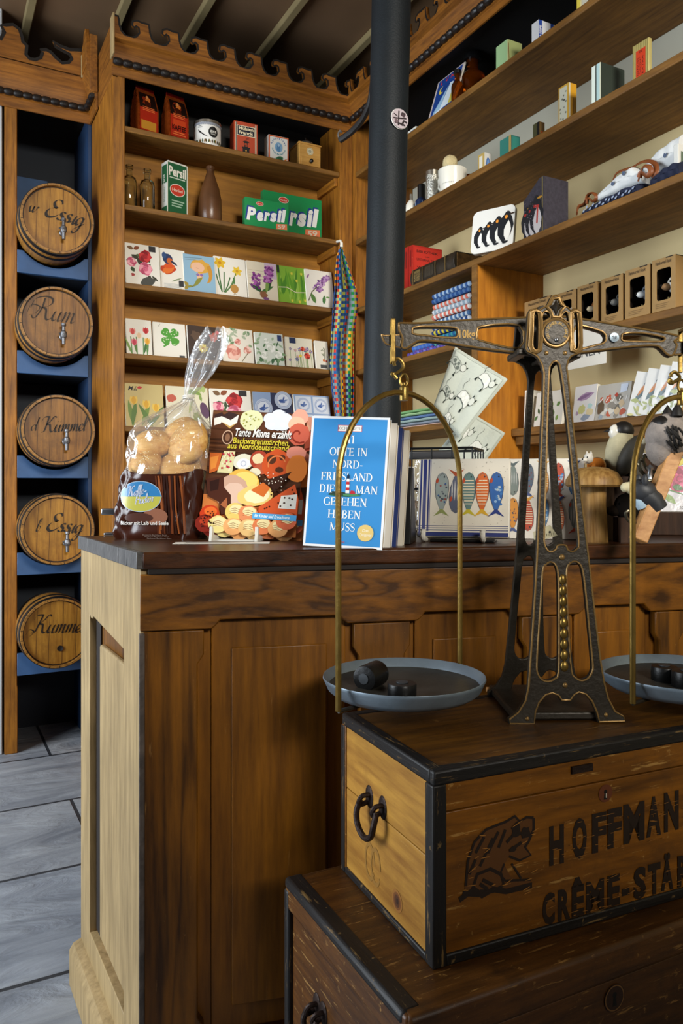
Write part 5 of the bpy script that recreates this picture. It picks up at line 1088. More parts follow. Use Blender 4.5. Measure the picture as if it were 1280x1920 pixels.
cv = CV(); cv.text('SCOTTISH', 0, .062, .007, '#55524a', fit=.04); script(cv, 'lyamol', 0, .042, .017, '#3f3d38', .12) if all(c in PEN for c in 'lyamol') else cv.text('Lyamol', 0, .042, .014, '#3f3d38', shear=.35, fit=.05); cv.text('EDINBURGH', 0, .026, .007, '#55524a', fit=.046)
for k in range(5): cv.line([(-.02+k*.008, .058), (-.014+k*.008, .062)], .001, '#6f6a5f')
cv.build('lettering', t, Rm(-62, 'z'), warp=lambda x, y, z: cyl(.0418+.0098*min(1, z/.083))(x, y, z))
t = thing('shaving_brush', 'pale bristle shaving brush standing upright in the white mug', 'brush', (XS+.063, RX(848, .055)+.026, S2+.012)); MB().lathe([(0, 0), (.012, 0), (.013, .03), (.01, .05), (.014, .07), (.012, .085), (0, .085)], 20).build('handle', 'beech', t)
mb = MB(); mb.ell((0, 0, .108), (.028, .028, .03), 24, 14, fn=lambda d: 1+.06*math.sin(17*d.x)*math.sin(15*d.y)); mb.build('bristles', 'bristle', t)
t = thing('amber_jar', 'little amber yellow jar half hidden behind the white mug', 'jar', (XS+.16, RX(879, .16), S2)); MB().lathe([(0, 0), (.024, 0), (.026, .02), (.026, .085), (.02, .1), (0, .102)], 20).build('body', 'amber_glass', t)
def f(cv, w_, h): cv.rect(-w_/2, 0, w_/2, h, '#b89a52'); cv.rect(-w_*.3, h*.1, w_*.2, h*.9, '#d9d4c4')
def r(cv, d, h): cv.ell(d*.5, h*.5, d*.28, h*.3, '#2b5aa0'); cv.ell(d*.5, h*.55, d*.16, h*.18, '#6f94c8')
rbox('pocket_tin', 'small white pocket tin with blue oval on the second shelf', 'tin', 896, 908, 921, 285, S2, '#d6d4cc', .05, f, r)
def f(cv, w_, h): cv.rect(-w_/2, 0, w_/2, h, '#2f7468'); cv.rect(w_*.3, 0, w_*.5, h, '#a88a4a')
def r(cv, d, h): cv.rect(d*.1, 0, d*.9, h*.95, '#2f8074')
rbox('pocket_tin', 'upright teal green tin with gold edge on the second shelf', 'tin', 937, 958, 975, 252, S2, '#2a6a60', .06, f, r)
def f(cv, w_, h): cv.rect(-w_/2, 0, w_/2, h, '#4a4a2a'); cv.rect(w_*.1, 0, w_*.5, h, '#15120e')
def r(cv, d, h): cv.blob(d*.5, h*.6, d*.3, '#c85a28'); cv.blob(d*.5, h*.3, d*.3, '#a8742c')
rbox('pocket_tin', 'small olive and orange tin left of the orange book', 'tin', 999, 1011, 1021, 227, S2, '#8a6a34', .08, f, r)
def f(cv, w_, h):
    cv.rect(-w_/2, 0, w_/2, h, '#c79b3a'); cv.rect(-w_*.4, h*.03, w_*.34, h*.96, '#c2c2b0')
    for _ in range(14): cv.blob(random.uniform(-.35, .3)*w_, random.uniform(.08, .85)*h, w_*.07, random.choice(['#6a6a5a', '#8a8a7a', '#3a3a34']))
def r(cv, d, h): cv.rect(0, 0, d*.2, h, '#d8d0b8'); cv.rect(d*.2, 0, d, h, '#d59a20'); cv.rect(d*.5, h*.3, d*.6, h*.7, '#b87a18')
rbox('picture_book', 'orange spined book with grey patterned cover on the second shelf', 'book', 1047, 1066, 1080, 154, S2, '#c99a34', .05, f, r)
def f(cv, w_, h): cv.rect(-w_/2, 0, -w_*.08, h, '#d4dccf'); cv.rect(w_*.04, 0, w_*.4, h, '#a9c4c2'); cv.rect(w_*.4, 0, w_/2, h, '#d8d4b4')
def r(cv, d, h): cv.rect(0, 0, d, h, '#2c352c')
rbox('slim_book', 'dark green book with pale blue page edges on the second shelf', 'book', 1109, 1126, 1170, 116, S2, '#2c352c', .02, f, r)
def f(cv, w_, h):
    for k in range(9): cv.rect(-w_/2+k*w_/9, 0, -w_/2+(k+.5)*w_/9, h, '#8f8248', False)
    cv.L += 1; cv.rect(-w_*.3, h*.0, w_*.3, h*.84, '#c23a1c')
    for k in range(3): cv.text(['GENUSS', 'CHOCOLAT', 'EXTRA'][k], (-.13+.15*k)*w_, h*.28, w_*.09, '#4a1a10', 'l', rot=90, fit=h*.4)
    cv.ring(-w_*.08, h*.12, w_*.08, w_*.13, '#d8b878'); cv.leaf(w_*.12, h*.08, h*.1, w_*.1, 90, '#d8b878'); cv.text('W', 0, h*.76, w_*.14, '#4a1a10')
rbox('biscuit_tin', 'gold striped tin with bright red label on the second shelf', 'tin', 1186, 1216, 1219, 69, S2, '#b7a768', .05, f, pm='print_satin', rough=.3)
# --- third shelf
def f(cv, w_, h):
    cv.rect(-w_/2, 0, w_/2, h, '#a81e14'); cv.rect(-w_*.2, h*.55, w_*.2, h*.9, '#7a120c')
def r(cv, d, h):
    cv.rect(0, 0, d, h, '#b92418'); cv.rect(d*.06, h*.04, d*.96, h*.97, '#c42c1e')
    for k, s_ in enumerate(('BIBLIOTHEK', 'DER', 'UNTERHALTUNG', 'UND DES', 'WISSENS')): cv.text(s_, d*.5, h*(.86-.085*k), h*(.05 if k % 2 == 0 else .022), '#3a0a06', fit=d*(.72 if k % 2 == 0 else .16), bold=.02)
    cv.leaf(d*.2, h*.4, d*.6, h*.1, 0, '#a01a10'); cv.rect(d*.15, h*.28, d*.85, h*.3, '#8a140c')
rbox('red_book', 'bright red old book lettered Bibliothek der Unterhaltung, cover showing', 'book', 766, 773, 828, 433, S3, '#c8b89a', .06, f, r, 'red library books', h=.185)
rbox('red_book', 'red old book tucked behind its twin beside the iron column', 'book', 758, 765, 820, 433, S3, '#c8b89a', .06, f, r, 'red library books', h=.187)
t = thing('old_book', 'thick old leather book lying flat with gilt spine text', 'book', (XS+.012, (RX(768, .012)+RX(850, .012))/2, S3), -PI/2); w_ = RX(768, .012)-RX(850, .012)
mb = MB(); pr = [(.012, 0), (.13, 0), (.13, .066), (.012, .066), (.003, .05), (0, .033), (.003, .016)]; mb.prism(pr, -w_/2, w_/2, 'x'); plain('old_leather', '#2b2218', .45, var=.4, vscale=30, bump=.3); mb.build('cover', 'old_leather', t, bev=.002)
plain('old_pages', '#8a6636', .8, var=.45, vscale=60); bx('page_block', w_/2-.002, w_/2+.0012, .014, .128, .005, .061, 'old_pages', t, bev=0)
cv = CV(base=.0015)
for x in (-.42, -.2, .1, .32): cv.rect(x*w_, .004, x*w_+.004, .062, '#6a5228')
for k in range(5): cv.text('DAS BUCH DER', -w_*.36+k*.0085, .012, .006, '#b79a5a', 'l', rot=90, fit=.04)
for k in range(9): cv.rect(-w_*.12+k*.006, .012, -w_*.12+k*.006+.002, .05, '#4f4638', False)
cv.build('spine_lettering', t, Tm(0, -.0005, 0))
# penguin tin
P = onX(963, 900, XS+.03); t = thing('penguin_tin', 'flat white tin with four black penguins leaning on the third shelf', 'tin', (P.x, P.y, S3), AR(-36)); w_, h = .15, .15
def rrect(w_, h, r, n=5):
    o = []
    for cx_, cy_, a0 in ((w_/2-r, h-r, 0), (-w_/2+r, h-r, 90), (-w_/2+r, r, 180), (w_/2-r, r, 270)):
        for i in range(n+1): a = math.radians(a0+90*i/n); o.append((cx_+r*math.cos(a), cy_+r*math.sin(a)))
    return o
plain('tin_white', '#d9d8d2', .3); plain('tin_edge', '#8d8a80', .35, .6); Mt = Tm(-w_/2-.004, 0, 0) @ Rm(-10, 'x')
MB().prism(rrect(w_, h, .02), .002, .014, 'y').build('body', 'tin_edge', t, M=Mt); MB().prism(rrect(w_-.002, h-.002, .019), 0, .003, 'y').build('lid', 'tin_white', t, M=Mt @ Tm(0, 0, .001))
def penguin(cv, x, y, s_, k='#14161a'):
    cv.leaf(x, y, s_, s_*.5, 84, k); cv.leaf(x+s_*.1, y+s_*.06, s_*.62, s_*.22, 86, '#e2e0d8'); cv.ell(x+s_*.1, y+s_*.86, s_*.1, s_*.11, k, 12); cv.leaf(x+s_*.14, y+s_*.86, s_*.22, s_*.05, 8, '#3a2a1a'); cv.ell(x+s_*.06, y+s_*.8, s_*.05, s_*.06, '#d88a2a', 8); cv.leaf(x-s_*.02, y+s_*.62, s_*.5, s_*.12, 262, k); cv.leaf(x-s_*.02, y, s_*.2, s_*.08, 10, k)
cv = CV(); [penguin(cv, (-.34+.2*k)*w_, .02, .075+.012*k) for k in range(4)]; cv.build('penguin_picture', t, Mt @ Tm(0, 0, 0))
# magazine file with penguins
plain('felt_purple', '#3a3640', .9, bump=.5, bscale=300, var=.25, vscale=90)
Xf = XS+.03; ya, yb = onX(981, 900, Xf).y, onX(1019, 900, Xf).y; w_ = ya-yb; h = onX(1019, 329, Xf).z-S3; d = onY(1065, 900, yb).x-Xf
t = thing('magazine_file', 'dark felt grey box file with red scarfed penguins on its front', 'box file', (Xf, (ya+yb)/2, S3), -PI/2)
MB().prism([(-w_/2, 0), (w_/2, 0), (w_/2, h), (w_*.3, h), (-w_/2, h*.72)], 0, d, 'y').build('body', 'felt_purple', t, bev=.001)
cv = CV(); cv.rect(w_*.42, 0, w_*.46, h*.99, '#8f8048')
for x, y, s_ in ((-.36, .05, .1), (-.12, .02, .115), (.12, .03, .125)):
    cv.leaf(w_*x, h*y, s_, s_*.5, 88, '#1c1c22'); cv.leaf(w_*(x+.06), h*y, s_*.72, s_*.3, 88, '#c9c4c4'); cv.line([(w_*(x-.1), h*y+s_*.74), (w_*(x+.16), h*y+s_*.7)], .008, '#a82a26'); cv.line([(w_*(x+.1), h*y+s_*.72), (w_*(x+.06), h*y+s_*.3)], .007, '#b03a30'); cv.ell(w_*(x+.04), h*y+s_*.88, s_*.1, s_*.1, '#1c1c22', 10); cv.leaf(w_*(x+.06), h*y+s_*.9, s_*.2, s_*.06, 0, '#b8862a')
for _ in range(40): cv.ell(random.uniform(-.45, .38)*w_, random.uniform(.02, .7)*h, .0012, .0012, '#a8a4b0', 6)
cv.build('penguin_picture', t)
# folded aprons with leather straps
plain('cloth_white', '#d5d7d6', .9, var=.08, vscale=12, bump=.2, bscale=90); plain('cloth_navy', '#141c36', .9, var=.25, vscale=30); plain('leather_brown', '#7a4320', .5, bump=.2, bscale=80)
def pile(name, label, cat, pa, pb, yd, z, hts, mat, dp=.16, wob=.006, group=None, art=None):
    ya, yb = RX(pa, yd), RX(pb, yd); L_ = ya-yb; t = thing(name, label, cat, (XS+yd, (ya+yb)/2, z), -PI/2, group); mb = MB()
    def hz(u): k = u*(len(hts)-1); i = min(int(k), len(hts)-2); return hts[i]+(hts[i+1]-hts[i])*(k-i)
    def fn(u, v):
        x = (u-.5)*L_; a = v*2*PI; hh = hz(u); q = (abs(math.cos(a))**.5*(1 if math.cos(a) > 0 else -1), abs(math.sin(a))**.5*(1 if math.sin(a) > 0 else -1))
        return (x, dp/2-q[0]*dp/2+wob*math.sin(u*23+v*9)*.4, max(.001, hh/2+q[1]*hh/2+wob*.6*math.sin(u*17+a*2)*(.5+.5*q[1])))
    mb.grid(fn, 30, 24); ends = [[fn(e_, i/24) for i in range(24)] for e_ in (0, 1)]
    for e_ in ends: mb.add(e_, [tuple(range(24))])
    mb.build('fabric', mat, t, ang=60)
    if art: cv = CV(base=.0035); art(cv, L_, hts); cv.build('fabric_print', t)
    return t
def navy_art(cv, L_, hts):
    for k in range(16): x = -L_*.46+k*L_*.06; cv.leaf(x, .006+.006*(k % 2), .011, .006, random.uniform(10, 60), '#8a96ac')
pile('folded_apron', 'navy blue patterned folded cloth at the bottom of the apron pile', 'cloth', 1090, 1192, .012, S3, [.012, .026, .03, .032, .03], 'cloth_navy', .17, .003, 'folded aprons', navy_art)
def wh_art(cv, L_, hts):
    for x, y in ((-.1, .02), (.15, .035)): cv.leaf(L_*x, y, .014, .009, 100, '#4a5870'); cv.leaf(L_*x, y, .014, .006, 60, '#4a5870')
tw = pile('folded_apron', 'white folded apron lying on the navy cloth', 'cloth', 1118, 1200, .03, S3+.032, [.02, .04, .055, .06, .03], 'cloth_white', .16, .0015, 'folded aprons', wh_art)
pile('folded_apron', 'white apron with small blue motifs at the right end of the pile', 'cloth', 1205, 1272, .06, S3+.045, [.05, .075, .085, .09], 'cloth_white', .17, .0015, 'folded aprons', wh_art)
pile('folded_apron', 'plain dark navy apron below the white one at the right end', 'cloth', 1218, 1272, .02, S3, [.03, .045, .05, .045], 'cloth_navy', .2, .003, 'folded aprons')
def strap(label, pts, r=.007):
    mb = MB(); P_ = [onX(a, b_, XS+c) for a, b_, c in pts]; o = P_[0]; mb.tube([p-o for p in spline(P_, 6)], r, 8, flat=.35); ob = mb.build('leather_strap', 'leather_brown'); tag(ob, label, 'strap', 'leather straps on the aprons', loc=o)
strap('thin brown leather strap looped over the white apron', [(1146, 348, .05), (1155, 326, .05), (1172, 318, .05), (1185, 314, .05), (1200, 305, .05), (1216, 302, .05), (1228, 308, .04), (1230, 322, .03), (1222, 332, .03)])
strap('wide tan leather strap knotted on top of the apron pile', [(1196, 340, .02), (1200, 325, .018), (1206, 313, .018), (1216, 312, .018), (1220, 322, .018), (1212, 330, .016), (1202, 324, .016), (1198, 333, .016)], .007)
strap('orange brown leather strap coiled at the left end of the aprons', [(1081, 400, .01), (1084, 388, .02), (1096, 382, .03), (1102, 366, .03), (1112, 362, .03), (1119, 370, .03), (1112, 378, .03), (1103, 372, .025), (1100, 382, .025)], .008)
rbox('greeting_box', 'tall white and grey green pack cut off at the right edge', 'box', 1262, 1271, 1330, 268, S3, '#d4d4ce', .03, None, lambda cv, d, h: (cv.rect(.01, h*.1, d, h*.8, '#5a6a58'), cv.blob(d*.3, h*.4, .02, '#c8ccc0')))
# --- knitted potholders and cloths left of the divider
KN = [('#3f5f92', '#9ab0c8'), ('#2f4f86', '#51719c'), ('#d2705c', '#c8c4c0'), ('#c9ccd0', '#8fa2ae'), ('#cf6e5e', '#d8d4cc'), ('#b9c4cc', '#4a6a92'), ('#2a477e', '#c8ccd2'), ('#2c3f74', '#c9b83a'), ('#2f5f90', '#3f8a90'), ('#27407a', '#5fa08a'), ('#5a4a9a', '#6f6ab4')]
def potholder(px0, px1, z, col, lab, yd, th_=.0175, dp=.15):
    ya, yb = RX(px0, yd), RX(px1, yd); L_ = ya-yb; t = thing('knitted_potholder', lab, 'potholder', (XS+yd, (ya+yb)/2, z), -PI/2, 'stack of knitted potholders'); mb = MB(); n = 18
    for i in range(n):
        x0 = -L_/2+i*L_/n; mb.ell((x0+L_/n/2, .010, th_/2), (L_/n*.9, .008, th_*.5), 8, 6, col=col[i % 2], R=Rm(35, 'y').to_3x3())
    mb.box(-L_/2, L_/2, .008, dp, .001, th_-.001, col=col[0]); mb.build('knit', 'cloth', t)
ords = ['lowest', 'second', 'third', 'fourth', 'fifth', 'sixth', 'seventh', 'eighth', 'ninth', 'tenth', 'topmost']
z = S4
for k in range(11):
    c = KN[10-k]; nm = {'#5a4a9a': 'purple', '#27407a': 'navy and mint', '#2f5f90': 'blue and teal', '#2c3f74': 'navy and yellow', '#2a477e': 'navy and white', '#b9c4cc': 'grey and blue', '#cf6e5e': 'coral and cream', '#c9ccd0': 'pale grey', '#d2705c': 'coral and white', '#2f4f86': 'plain blue', '#3f5f92': 'blue and pale blue'}[c[0]]
    potholder(807+k % 3-(46 if k == 0 else 0), 878-k % 2, z, c, nm+' knitted potholder, '+ords[k]+' in the stack by the divider', .03+.003*(k % 3)); z += .0195
potholder(772, 842, S4+.0195, ('#4a6ab0', '#8a4a8a'), 'blue violet knitted potholder lying left of the tall stack', .07)
potholder(770, 838, S4+.039, ('#4a70c0', '#5a80c8'), 'bright blue knitted potholder on top of the violet one', .08)
CL = [('#c9aaa0', 'pale pink'), ('#8a94a0', 'grey and white checked'), ('#9fb7b0', 'pale mint'), ('#5f7aa8', 'blue gingham'), ('#9cbf8a', 'light green'), ('#7fae74', 'green')]
for k, (c, nm) in enumerate(CL):
    pile('folded_cloth', nm+' folded cloth in the pile behind the wire basket, '+['lowest', 'second', 'third', 'fourth', 'fifth', 'topmost'][k], 'cloth', 735, 838-(k*7), .05+.004*(k % 2), S5+.0125*k, [.0125]*4, plain('cloth_'+c[1:], c, .9, var=.1, vscale=60), .16, .0015, 'folded cloths')
# quilted cow potholders hanging at the divider
plain('quilt_white', '#c4cbc0', .95, bump=.35, bscale=120, var=.05, vscale=9)
def quilt(label, quad, D, cows, tagp=None):
    Q = [atD(a, b_, dd) for (a, b_), dd in zip(quad, D)]; o = Q[0]; t = thing('quilted_potholder', label, 'potholder', o, 0, 'cow print potholders'); nrm = (Q[1]-Q[0]).cross(Q[3]-Q[0]).normalized(); 
    if nrm.dot(FWD) > 0: nrm = -nrm
    def pt(u, v): return Q[0].lerp(Q[1], u).lerp(Q[3].lerp(Q[2], u), v)-o
    mb = MB()
    def fn(s_):
        def g(u, v):
            e_ = min(u, 1-u, v, 1-v); puff = .010*min(1, e_/.06)**.5*(.65+.35*abs(math.sin(u*PI*3)))*1; return tuple(pt(u, v)+nrm*(puff*s_))
        return g
    mb.grid(fn(1), 36, 36); mb.grid(fn(-.3), 36, 36); mb.build('quilted_cloth', 'quilt_white', t, ang=60)
    uv = []; cv = CV(base=0, eps=.00001); ink = '#2a2f2c'; lite = '#d9dcd4'
    for (u, v, s_, w_, rot) in cows:
        a = math.radians(rot)
        def T(l): return [(u+s_*(x*math.cos(a)-y*math.sin(a)), v-s_*(x*math.sin(a)+y*math.cos(a))) for x, y in l]
        bd = T([(-.5, -.3), (-.5, .15), (-.35, .32), (.1, .38), (.35, .25), (.45, -.05), (.4, -.3), (.2, -.15), (-.2, -.15)]); cv.poly(bd, lite if w_ else '#b9bfb6'); cv.line(bd+bd[:1], .006, ink)
        for (x, y, r_) in ((-.25, .1, .12), (.05, .2, .1), (.2, 0, .11), (-.05, -.02, .08)): cv.poly(T([(x+r_*math.cos(q), y+r_*1.2*math.sin(q)) for q in [i*PI/4 for i in range(8)]]), '#e6e8e2' if w_ else '#6c746e')
        hd = T([(.45+.2*math.cos(q), .32+.22*math.sin(q)) for q in [i*PI/5 for i in range(10)]]); cv.poly(hd, '#cfd3ca'); cv.line(hd+hd[:1], .006, ink)
        for l in ([(.3, .5), (.25, .68), (.38, .6)], [(.55, .52), (.65, .66), (.66, .5)], [(-.5, -.28), (-.55, -.55), (-.38, -.5)], [(.3, -.25), (.32, -.55), (.48, -.5)]): cv.poly(T(l), ink)
        cv.line(T([(-.5, .2), (-.7, .45), (-.62, .75), (-.7, .85)]), .006, ink)
    cv.line([(.04, .04), (.96, .04), (.96, .96), (.04, .96), (.04, .04)], .006, '#aab2a8')
    cv.build('cow_print', t, warp=lambda x, y, z: pt(x, z)+nrm*(.0012-y*8+.010*min(1, max(0, min(x, 1-x, z, 1-z))/.06)**.5*(.65+.35*abs(math.sin(min(max(x, 0), 1)*PI*3)))), mat='cloth')
    return t
t = quilt('white quilted potholder with cows, lower one showing behind the fish napkins', [(880, 772), (947, 812), (868, 925), (800, 872)], [2.3, 2.28, 2.26, 2.3], [(.66, .42, .3, True, -20), (.2, .3, .26, True, -20), (.45, .8, .26, True, -15)])
b2_ = atD(884, 735, 2.29); mb = MB(); mb.tube([b2_-Vector(t.location), (b2_-Vector(t.location))*.5, (0, 0, 0)], .0025, 6); mb.build('hanging_loop', 'quilt_white', t)
t = quilt('white quilted potholder with cows, upper one hanging by a corner', [(853, 650), (952, 711), (862, 824), (812, 762)], [2.24, 2.2, 2.2, 2.24], [(.14, .24, .26, False, -28), (.72, .2, .24, True, -28), (.2, .68, .22, False, -28), (.58, .58, .28, True, -20), (.5, .95, .2, True, -25)])
mb = MB(); a = atD(853, 648, 2.24); b_ = onX(880, 640, XS-.006); mb.tube([(0, 0, 0), (b_-a)*.5+Vector((0, 0, .02)), b_-a], .0025, 6); lp = mb.build('hanging_loop', 'quilt_white', t); lp.location = a-Vector(t.location)
# --- boxed carved hooks behind the divider
plain('kraft_card', '#9c7a48', .75, var=.06, vscale=20, bump=.1); plain('kraft_inside_shade', '#2a1c0e', .85)  # second one: kraft darkened to paint the shade inside the boxes
ZH = 1.534; HB = [(983, 1031, 553), (1038, 1079, 541), (1082, 1119, 527), (1127, 1167, 512), (1171, 1218, 494), (1222, 1266, 476)]
AN = ['grey cat', 'black and white dog', 'brown fox', 'dark grey wolf', 'grey and white husky', 'white and brown dog']
ACOL = [('#5f5a52', '#8a857a'), ('#d8d4cc', '#1c1a18'), ('#8a5a30', '#cdbb9a'), ('#4a4a48', '#6a6a66'), ('#5a6068', '#d5d6d4'), ('#cfc8bc', '#8a6a4a')]
def animal_head(mb, c, r, col, col2, fwd=(-1, 0), ears=True):
    """small carved head looking along fwd (local x, y): skull, muzzle, nose, ears"""
    fx_, fy_ = fwd; mb.ell(c, (r, r*.85, r), 14, 10, col=col); m = (c[0]+fx_*r*.95, c[1]+fy_*r*.95, c[2]-r*.3)
    mb.ell(m, (r*.62 if fx_ else r*.42, r*.62 if fy_ else r*.42, r*.4), 12, 8, col=col2); n_ = (m[0]+fx_*r*.6, m[1]+fy_*r*.6, m[2]+r*.12); mb.ell(n_, r*.16, 8, 6, col='#141210')
    for s_ in (-1, 1):
        ex = (c[0]-fx_*r*.15+(-fy_)*s_*r*.5, c[1]-fy_*r*.15+fx_*s_*r*.5, c[2]+r*.72)
        if ears: mb.lathe([(0, r*.75), (r*.3, 0), (0, -.1*r)], 8, col=col, M=Tm(*ex))
        mb.ell((c[0]+fx_*r*.72-fy_*s_*r*.4, c[1]+fy_*r*.72+fx_*s_*r*.4, c[2]+r*.2), r*.13, 8, 6, col='#0c0a08')
for k, (pa, pb, pt_) in enumerate(HB):
    yd = .15; Xf = XS+yd; ya, yb = RX(pa, yd), RX(pb, yd); w_ = ya-yb; h = onX(pb, pt_, Xf).z-ZH; d = .1
    posn = ['leftmost of its row', 'second of its row', 'third of its row', 'fourth of its row', 'fifth of its row', 'rightmost of its row']
    t = thing('hook_box', 'brown window box with a '+AN[k]+' hook, '+posn[k], 'box', (Xf, (ya+yb)/2, ZH), -PI/2, 'boxed carved animal hooks')
    ww, wh = w_*.62, h*.6; hole = rrect(ww, wh, .008); hole = [(x+(.0), z+h*.2) for x, z in hole]
    mb = MB(); mb.add(*plate([[(-w_/2, 0), (w_/2, 0), (w_/2, h), (-w_/2, h)], hole[::-1]], .002), M=Tm(0, .001, 0)); mb.build('window_front', 'kraft_card', t, ang=30)
    mb = MB(); mb.box(-w_/2, -w_/2+.002, .002, d, 0, h); mb.box(w_/2-.002, w_/2, .002, d, 0, h); mb.box(-w_/2, w_/2, .002, d, h-.002, h); mb.box(-w_/2, w_/2, .002, d, 0, .002); mb.build('carton_sides', 'kraft_card', t)
    bx('inside_back', -w_/2+.002, w_/2-.002, d-.003, d, .002, h-.002, 'kraft_inside_shade', t, bev=0); bx('inside_shade_sheet', -w_/2+.0021, -w_/2+.003, .003, d-.003, .002, h-.002, 'kraft_inside_shade', t, bev=0); bx('inside_shade_sheet', w_/2-.003, w_/2-.0021, .003, d-.003, .002, h-.002, 'kraft_inside_shade', t, bev=0)  # dark sheets added to paint the shade inside the box
    cv = CV(); cv.text('Handcarved Hook', 0, h*.885, .009, '#4a361c', fit=w_*.68, bold=.02); 
    for q in range(3): cv.rect(-w_*.34, h*(.06+.035*q), w_*(.1+.07*q), h*(.06+.035*q)+.002, '#7a5c34')
    cv.rect(w_*.1, h-.003, w_*.4, h, '#2a1c0e'); cv.build('printed_text', t)
    mb = MB(); r_ = .023+.002*(k % 2); animal_head(mb, (0, 0, 0), r_, *ACOL[k], fwd=(0, -1)); mb.tube(spline([(0, .005, -.01), (0, .012, -.04), (0, -.01, -.05), (0, -.02, -.035)], 4), .0025, 6, col='#8a7a50'); mb.box(-.012, .012, .016, .024, -.05, .03, col='#6a4a24')
    o = mb.build('animal_hook', 'cloth'); tag(o, AN[k]+' head hook seen through its box window, '+posn[k], 'hook', 'carved animal hooks in boxes', loc=(Xf+.038, (ya+yb)/2-.008, ZH+h*(.52 if k != 0 else .6)), rz=-PI/2-.5)
# price card on the narrow shelf
p0 = onX(1088, 655, XS+.14); t = thing('paper_sign', 'white paper sign with black capitals under the hook boxes', 'sign', (XS+.138, (RX(1062, .138)+RX(1136, .138))/2, 1.418), -PI/2); w_ = RX(1062, .138)-RX(1136, .138)
MB().box(-w_/2, w_/2, 0, .0015, 0, .118).build('paper', 'napkin_paper', t); cv = CV(); cv.text('INNEN', 0, .03, .03, '#30343a', fit=w_*.7, sx=.6); cv.build('lettering', t)
# --- lower narrow shelf: cards and bags
ZP = 1.255; yd = .155
def cards(name, label, cat, pa, pb, ptop, tilt, art, yd=.16, mat='print_film', th_=.012, col='napkin_paper', rzz=0, roll=0):
    ya, yb = RX(pa, yd), RX(pb, yd); w_ = ya-yb; h = (onX((pa+pb)/2, ptop, XS+yd+.02).z-ZP)/math.cos(math.radians(tilt)); t = thing(name, label, cat, (XS+yd, (ya+yb)/2, ZP), -PI/2+math.radians(rzz)); M = Tm(0, 0, 0) @ Rm(roll, 'y') @ Rm(-tilt, 'x')
    MB().box(-w_/2, w_/2, 0, th_, 0, h).build('body', col, t, M=M, bev=.001); cv = CV(); art(cv, w_, h); cv.build('front_print', t, M, mat); return t
cards('white_carton', 'narrow white carton standing against the divider on the lower shelf', 'box', 981, 992, 733, 3, lambda cv, w_, h: cv.rect(-w_*.3, h*.06, w_*.3, h*.94, '#c9bfae'), th_=.05)
cards('greeting_card', 'white card with green print half hidden behind the scale tower', 'card', 1000, 1052, 735, 8, lambda cv, w_, h: (cv.rect(-w_/2, 0, w_/2, h, '#d8d4c8'), leaves(cv, 12, -w_*.4, 0, w_*.4, h*.7, .015, .035)))
def a_feather(cv, w_, h):
    cv.rect(-w_/2, 0, w_/2, h, '#dcd9d6'); cv.leaf(-w_*.38, h*.62, w_*.8, h*.2, 14, '#a58aa8'); cv.leaf(-w_*.38, h*.62, w_*.7, h*.1, 16, '#7f5f86'); cv.blob(-w_*.1, h*.35, w_*.16, '#c2c07a'); cv.blob(w_*.25, h*.25, w_*.16, '#d8c79a'); cv.blob(-w_*.3, h*.25, w_*.07, '#a890a8'); cv.blob(w_*.1, h*.12, w_*.2, '#8a97a8', sy=.5); cv.blob(w_*.25, h*.42, w_*.1, '#b0d0cc')
cards('greeting_card', 'white card with a purple feather right of the scale tower', 'card', 1072, 1113, 724, 8, a_feather)
def a_bag(cv, w_, h):
    cv.rect(-w_/2, 0, w_/2, h, '#b8b3a8')
    for _ in range(26): cv.blob(random.uniform(-.42, .42)*w_, random.uniform(.05, .6)*h, w_*random.uniform(.04, .1), random.choice(['#d8d2c4', '#8a8478', '#c8b08a', '#c05a3a', '#6a6458', '#e0dcd4', '#9aa4ac']))
    cv.blob(-w_*.34, h*.35, w_*.1, '#5f4a30', sy=1.5); cv.blob(w_*.1, h*.66, w_*.05, '#b03a24'); cv.poly([(w_*.2, h*.7), (w_*.4, h*.75), (w_*.42, h*.95), (w_*.2, h*.95)], '#c9d2e0')
    for k in range(5): cv.line([(-w_*.4+.2*k*w_, h*.5), (-w_*.3+.18*k*w_, h*.62)], .003, '#eeeae4')
cards('gift_bag', 'clear bag of mixed pebbles and cones on the lower shelf', 'bag', 1114, 1176, 720, 10, a_bag, th_=.03)
def a_cardbird(cv, w_, h):
    cv.rect(-w_/2, 0, w_/2, h, '#d4d2cc'); cv.leaf(-w_*.3, h*.3, h*.5, w_*.25, 60, '#55686a'); cv.leaf(-w_*.2, h*.45, h*.4, w_*.16, 62, '#c87a34'); cv.blob(w_*.15, h*.75, w_*.14, '#3f4648'); leaves(cv, 8, -w_*.4, 0, w_*.3, h*.4, .012, .03, ['#9aa060', '#c9c07a'])
plain('card_white', '#d0cec8', .6)
NB = ['leftmost of the leaning row', 'second of the leaning row', 'third of the leaning row', 'fourth of the leaning row', 'rightmost of the leaning row']
for k in range(5):
    pa = 1176+k*21; cards('greeting_card', 'upright stack of white greeting cards with bird pictures, '+NB[k], 'card', pa, pa+34, 700-k*6, 4, a_cardbird, yd=.15, th_=.028, col='card_white', roll=13, rzz=8)['group'] = 'leaning greeting cards'
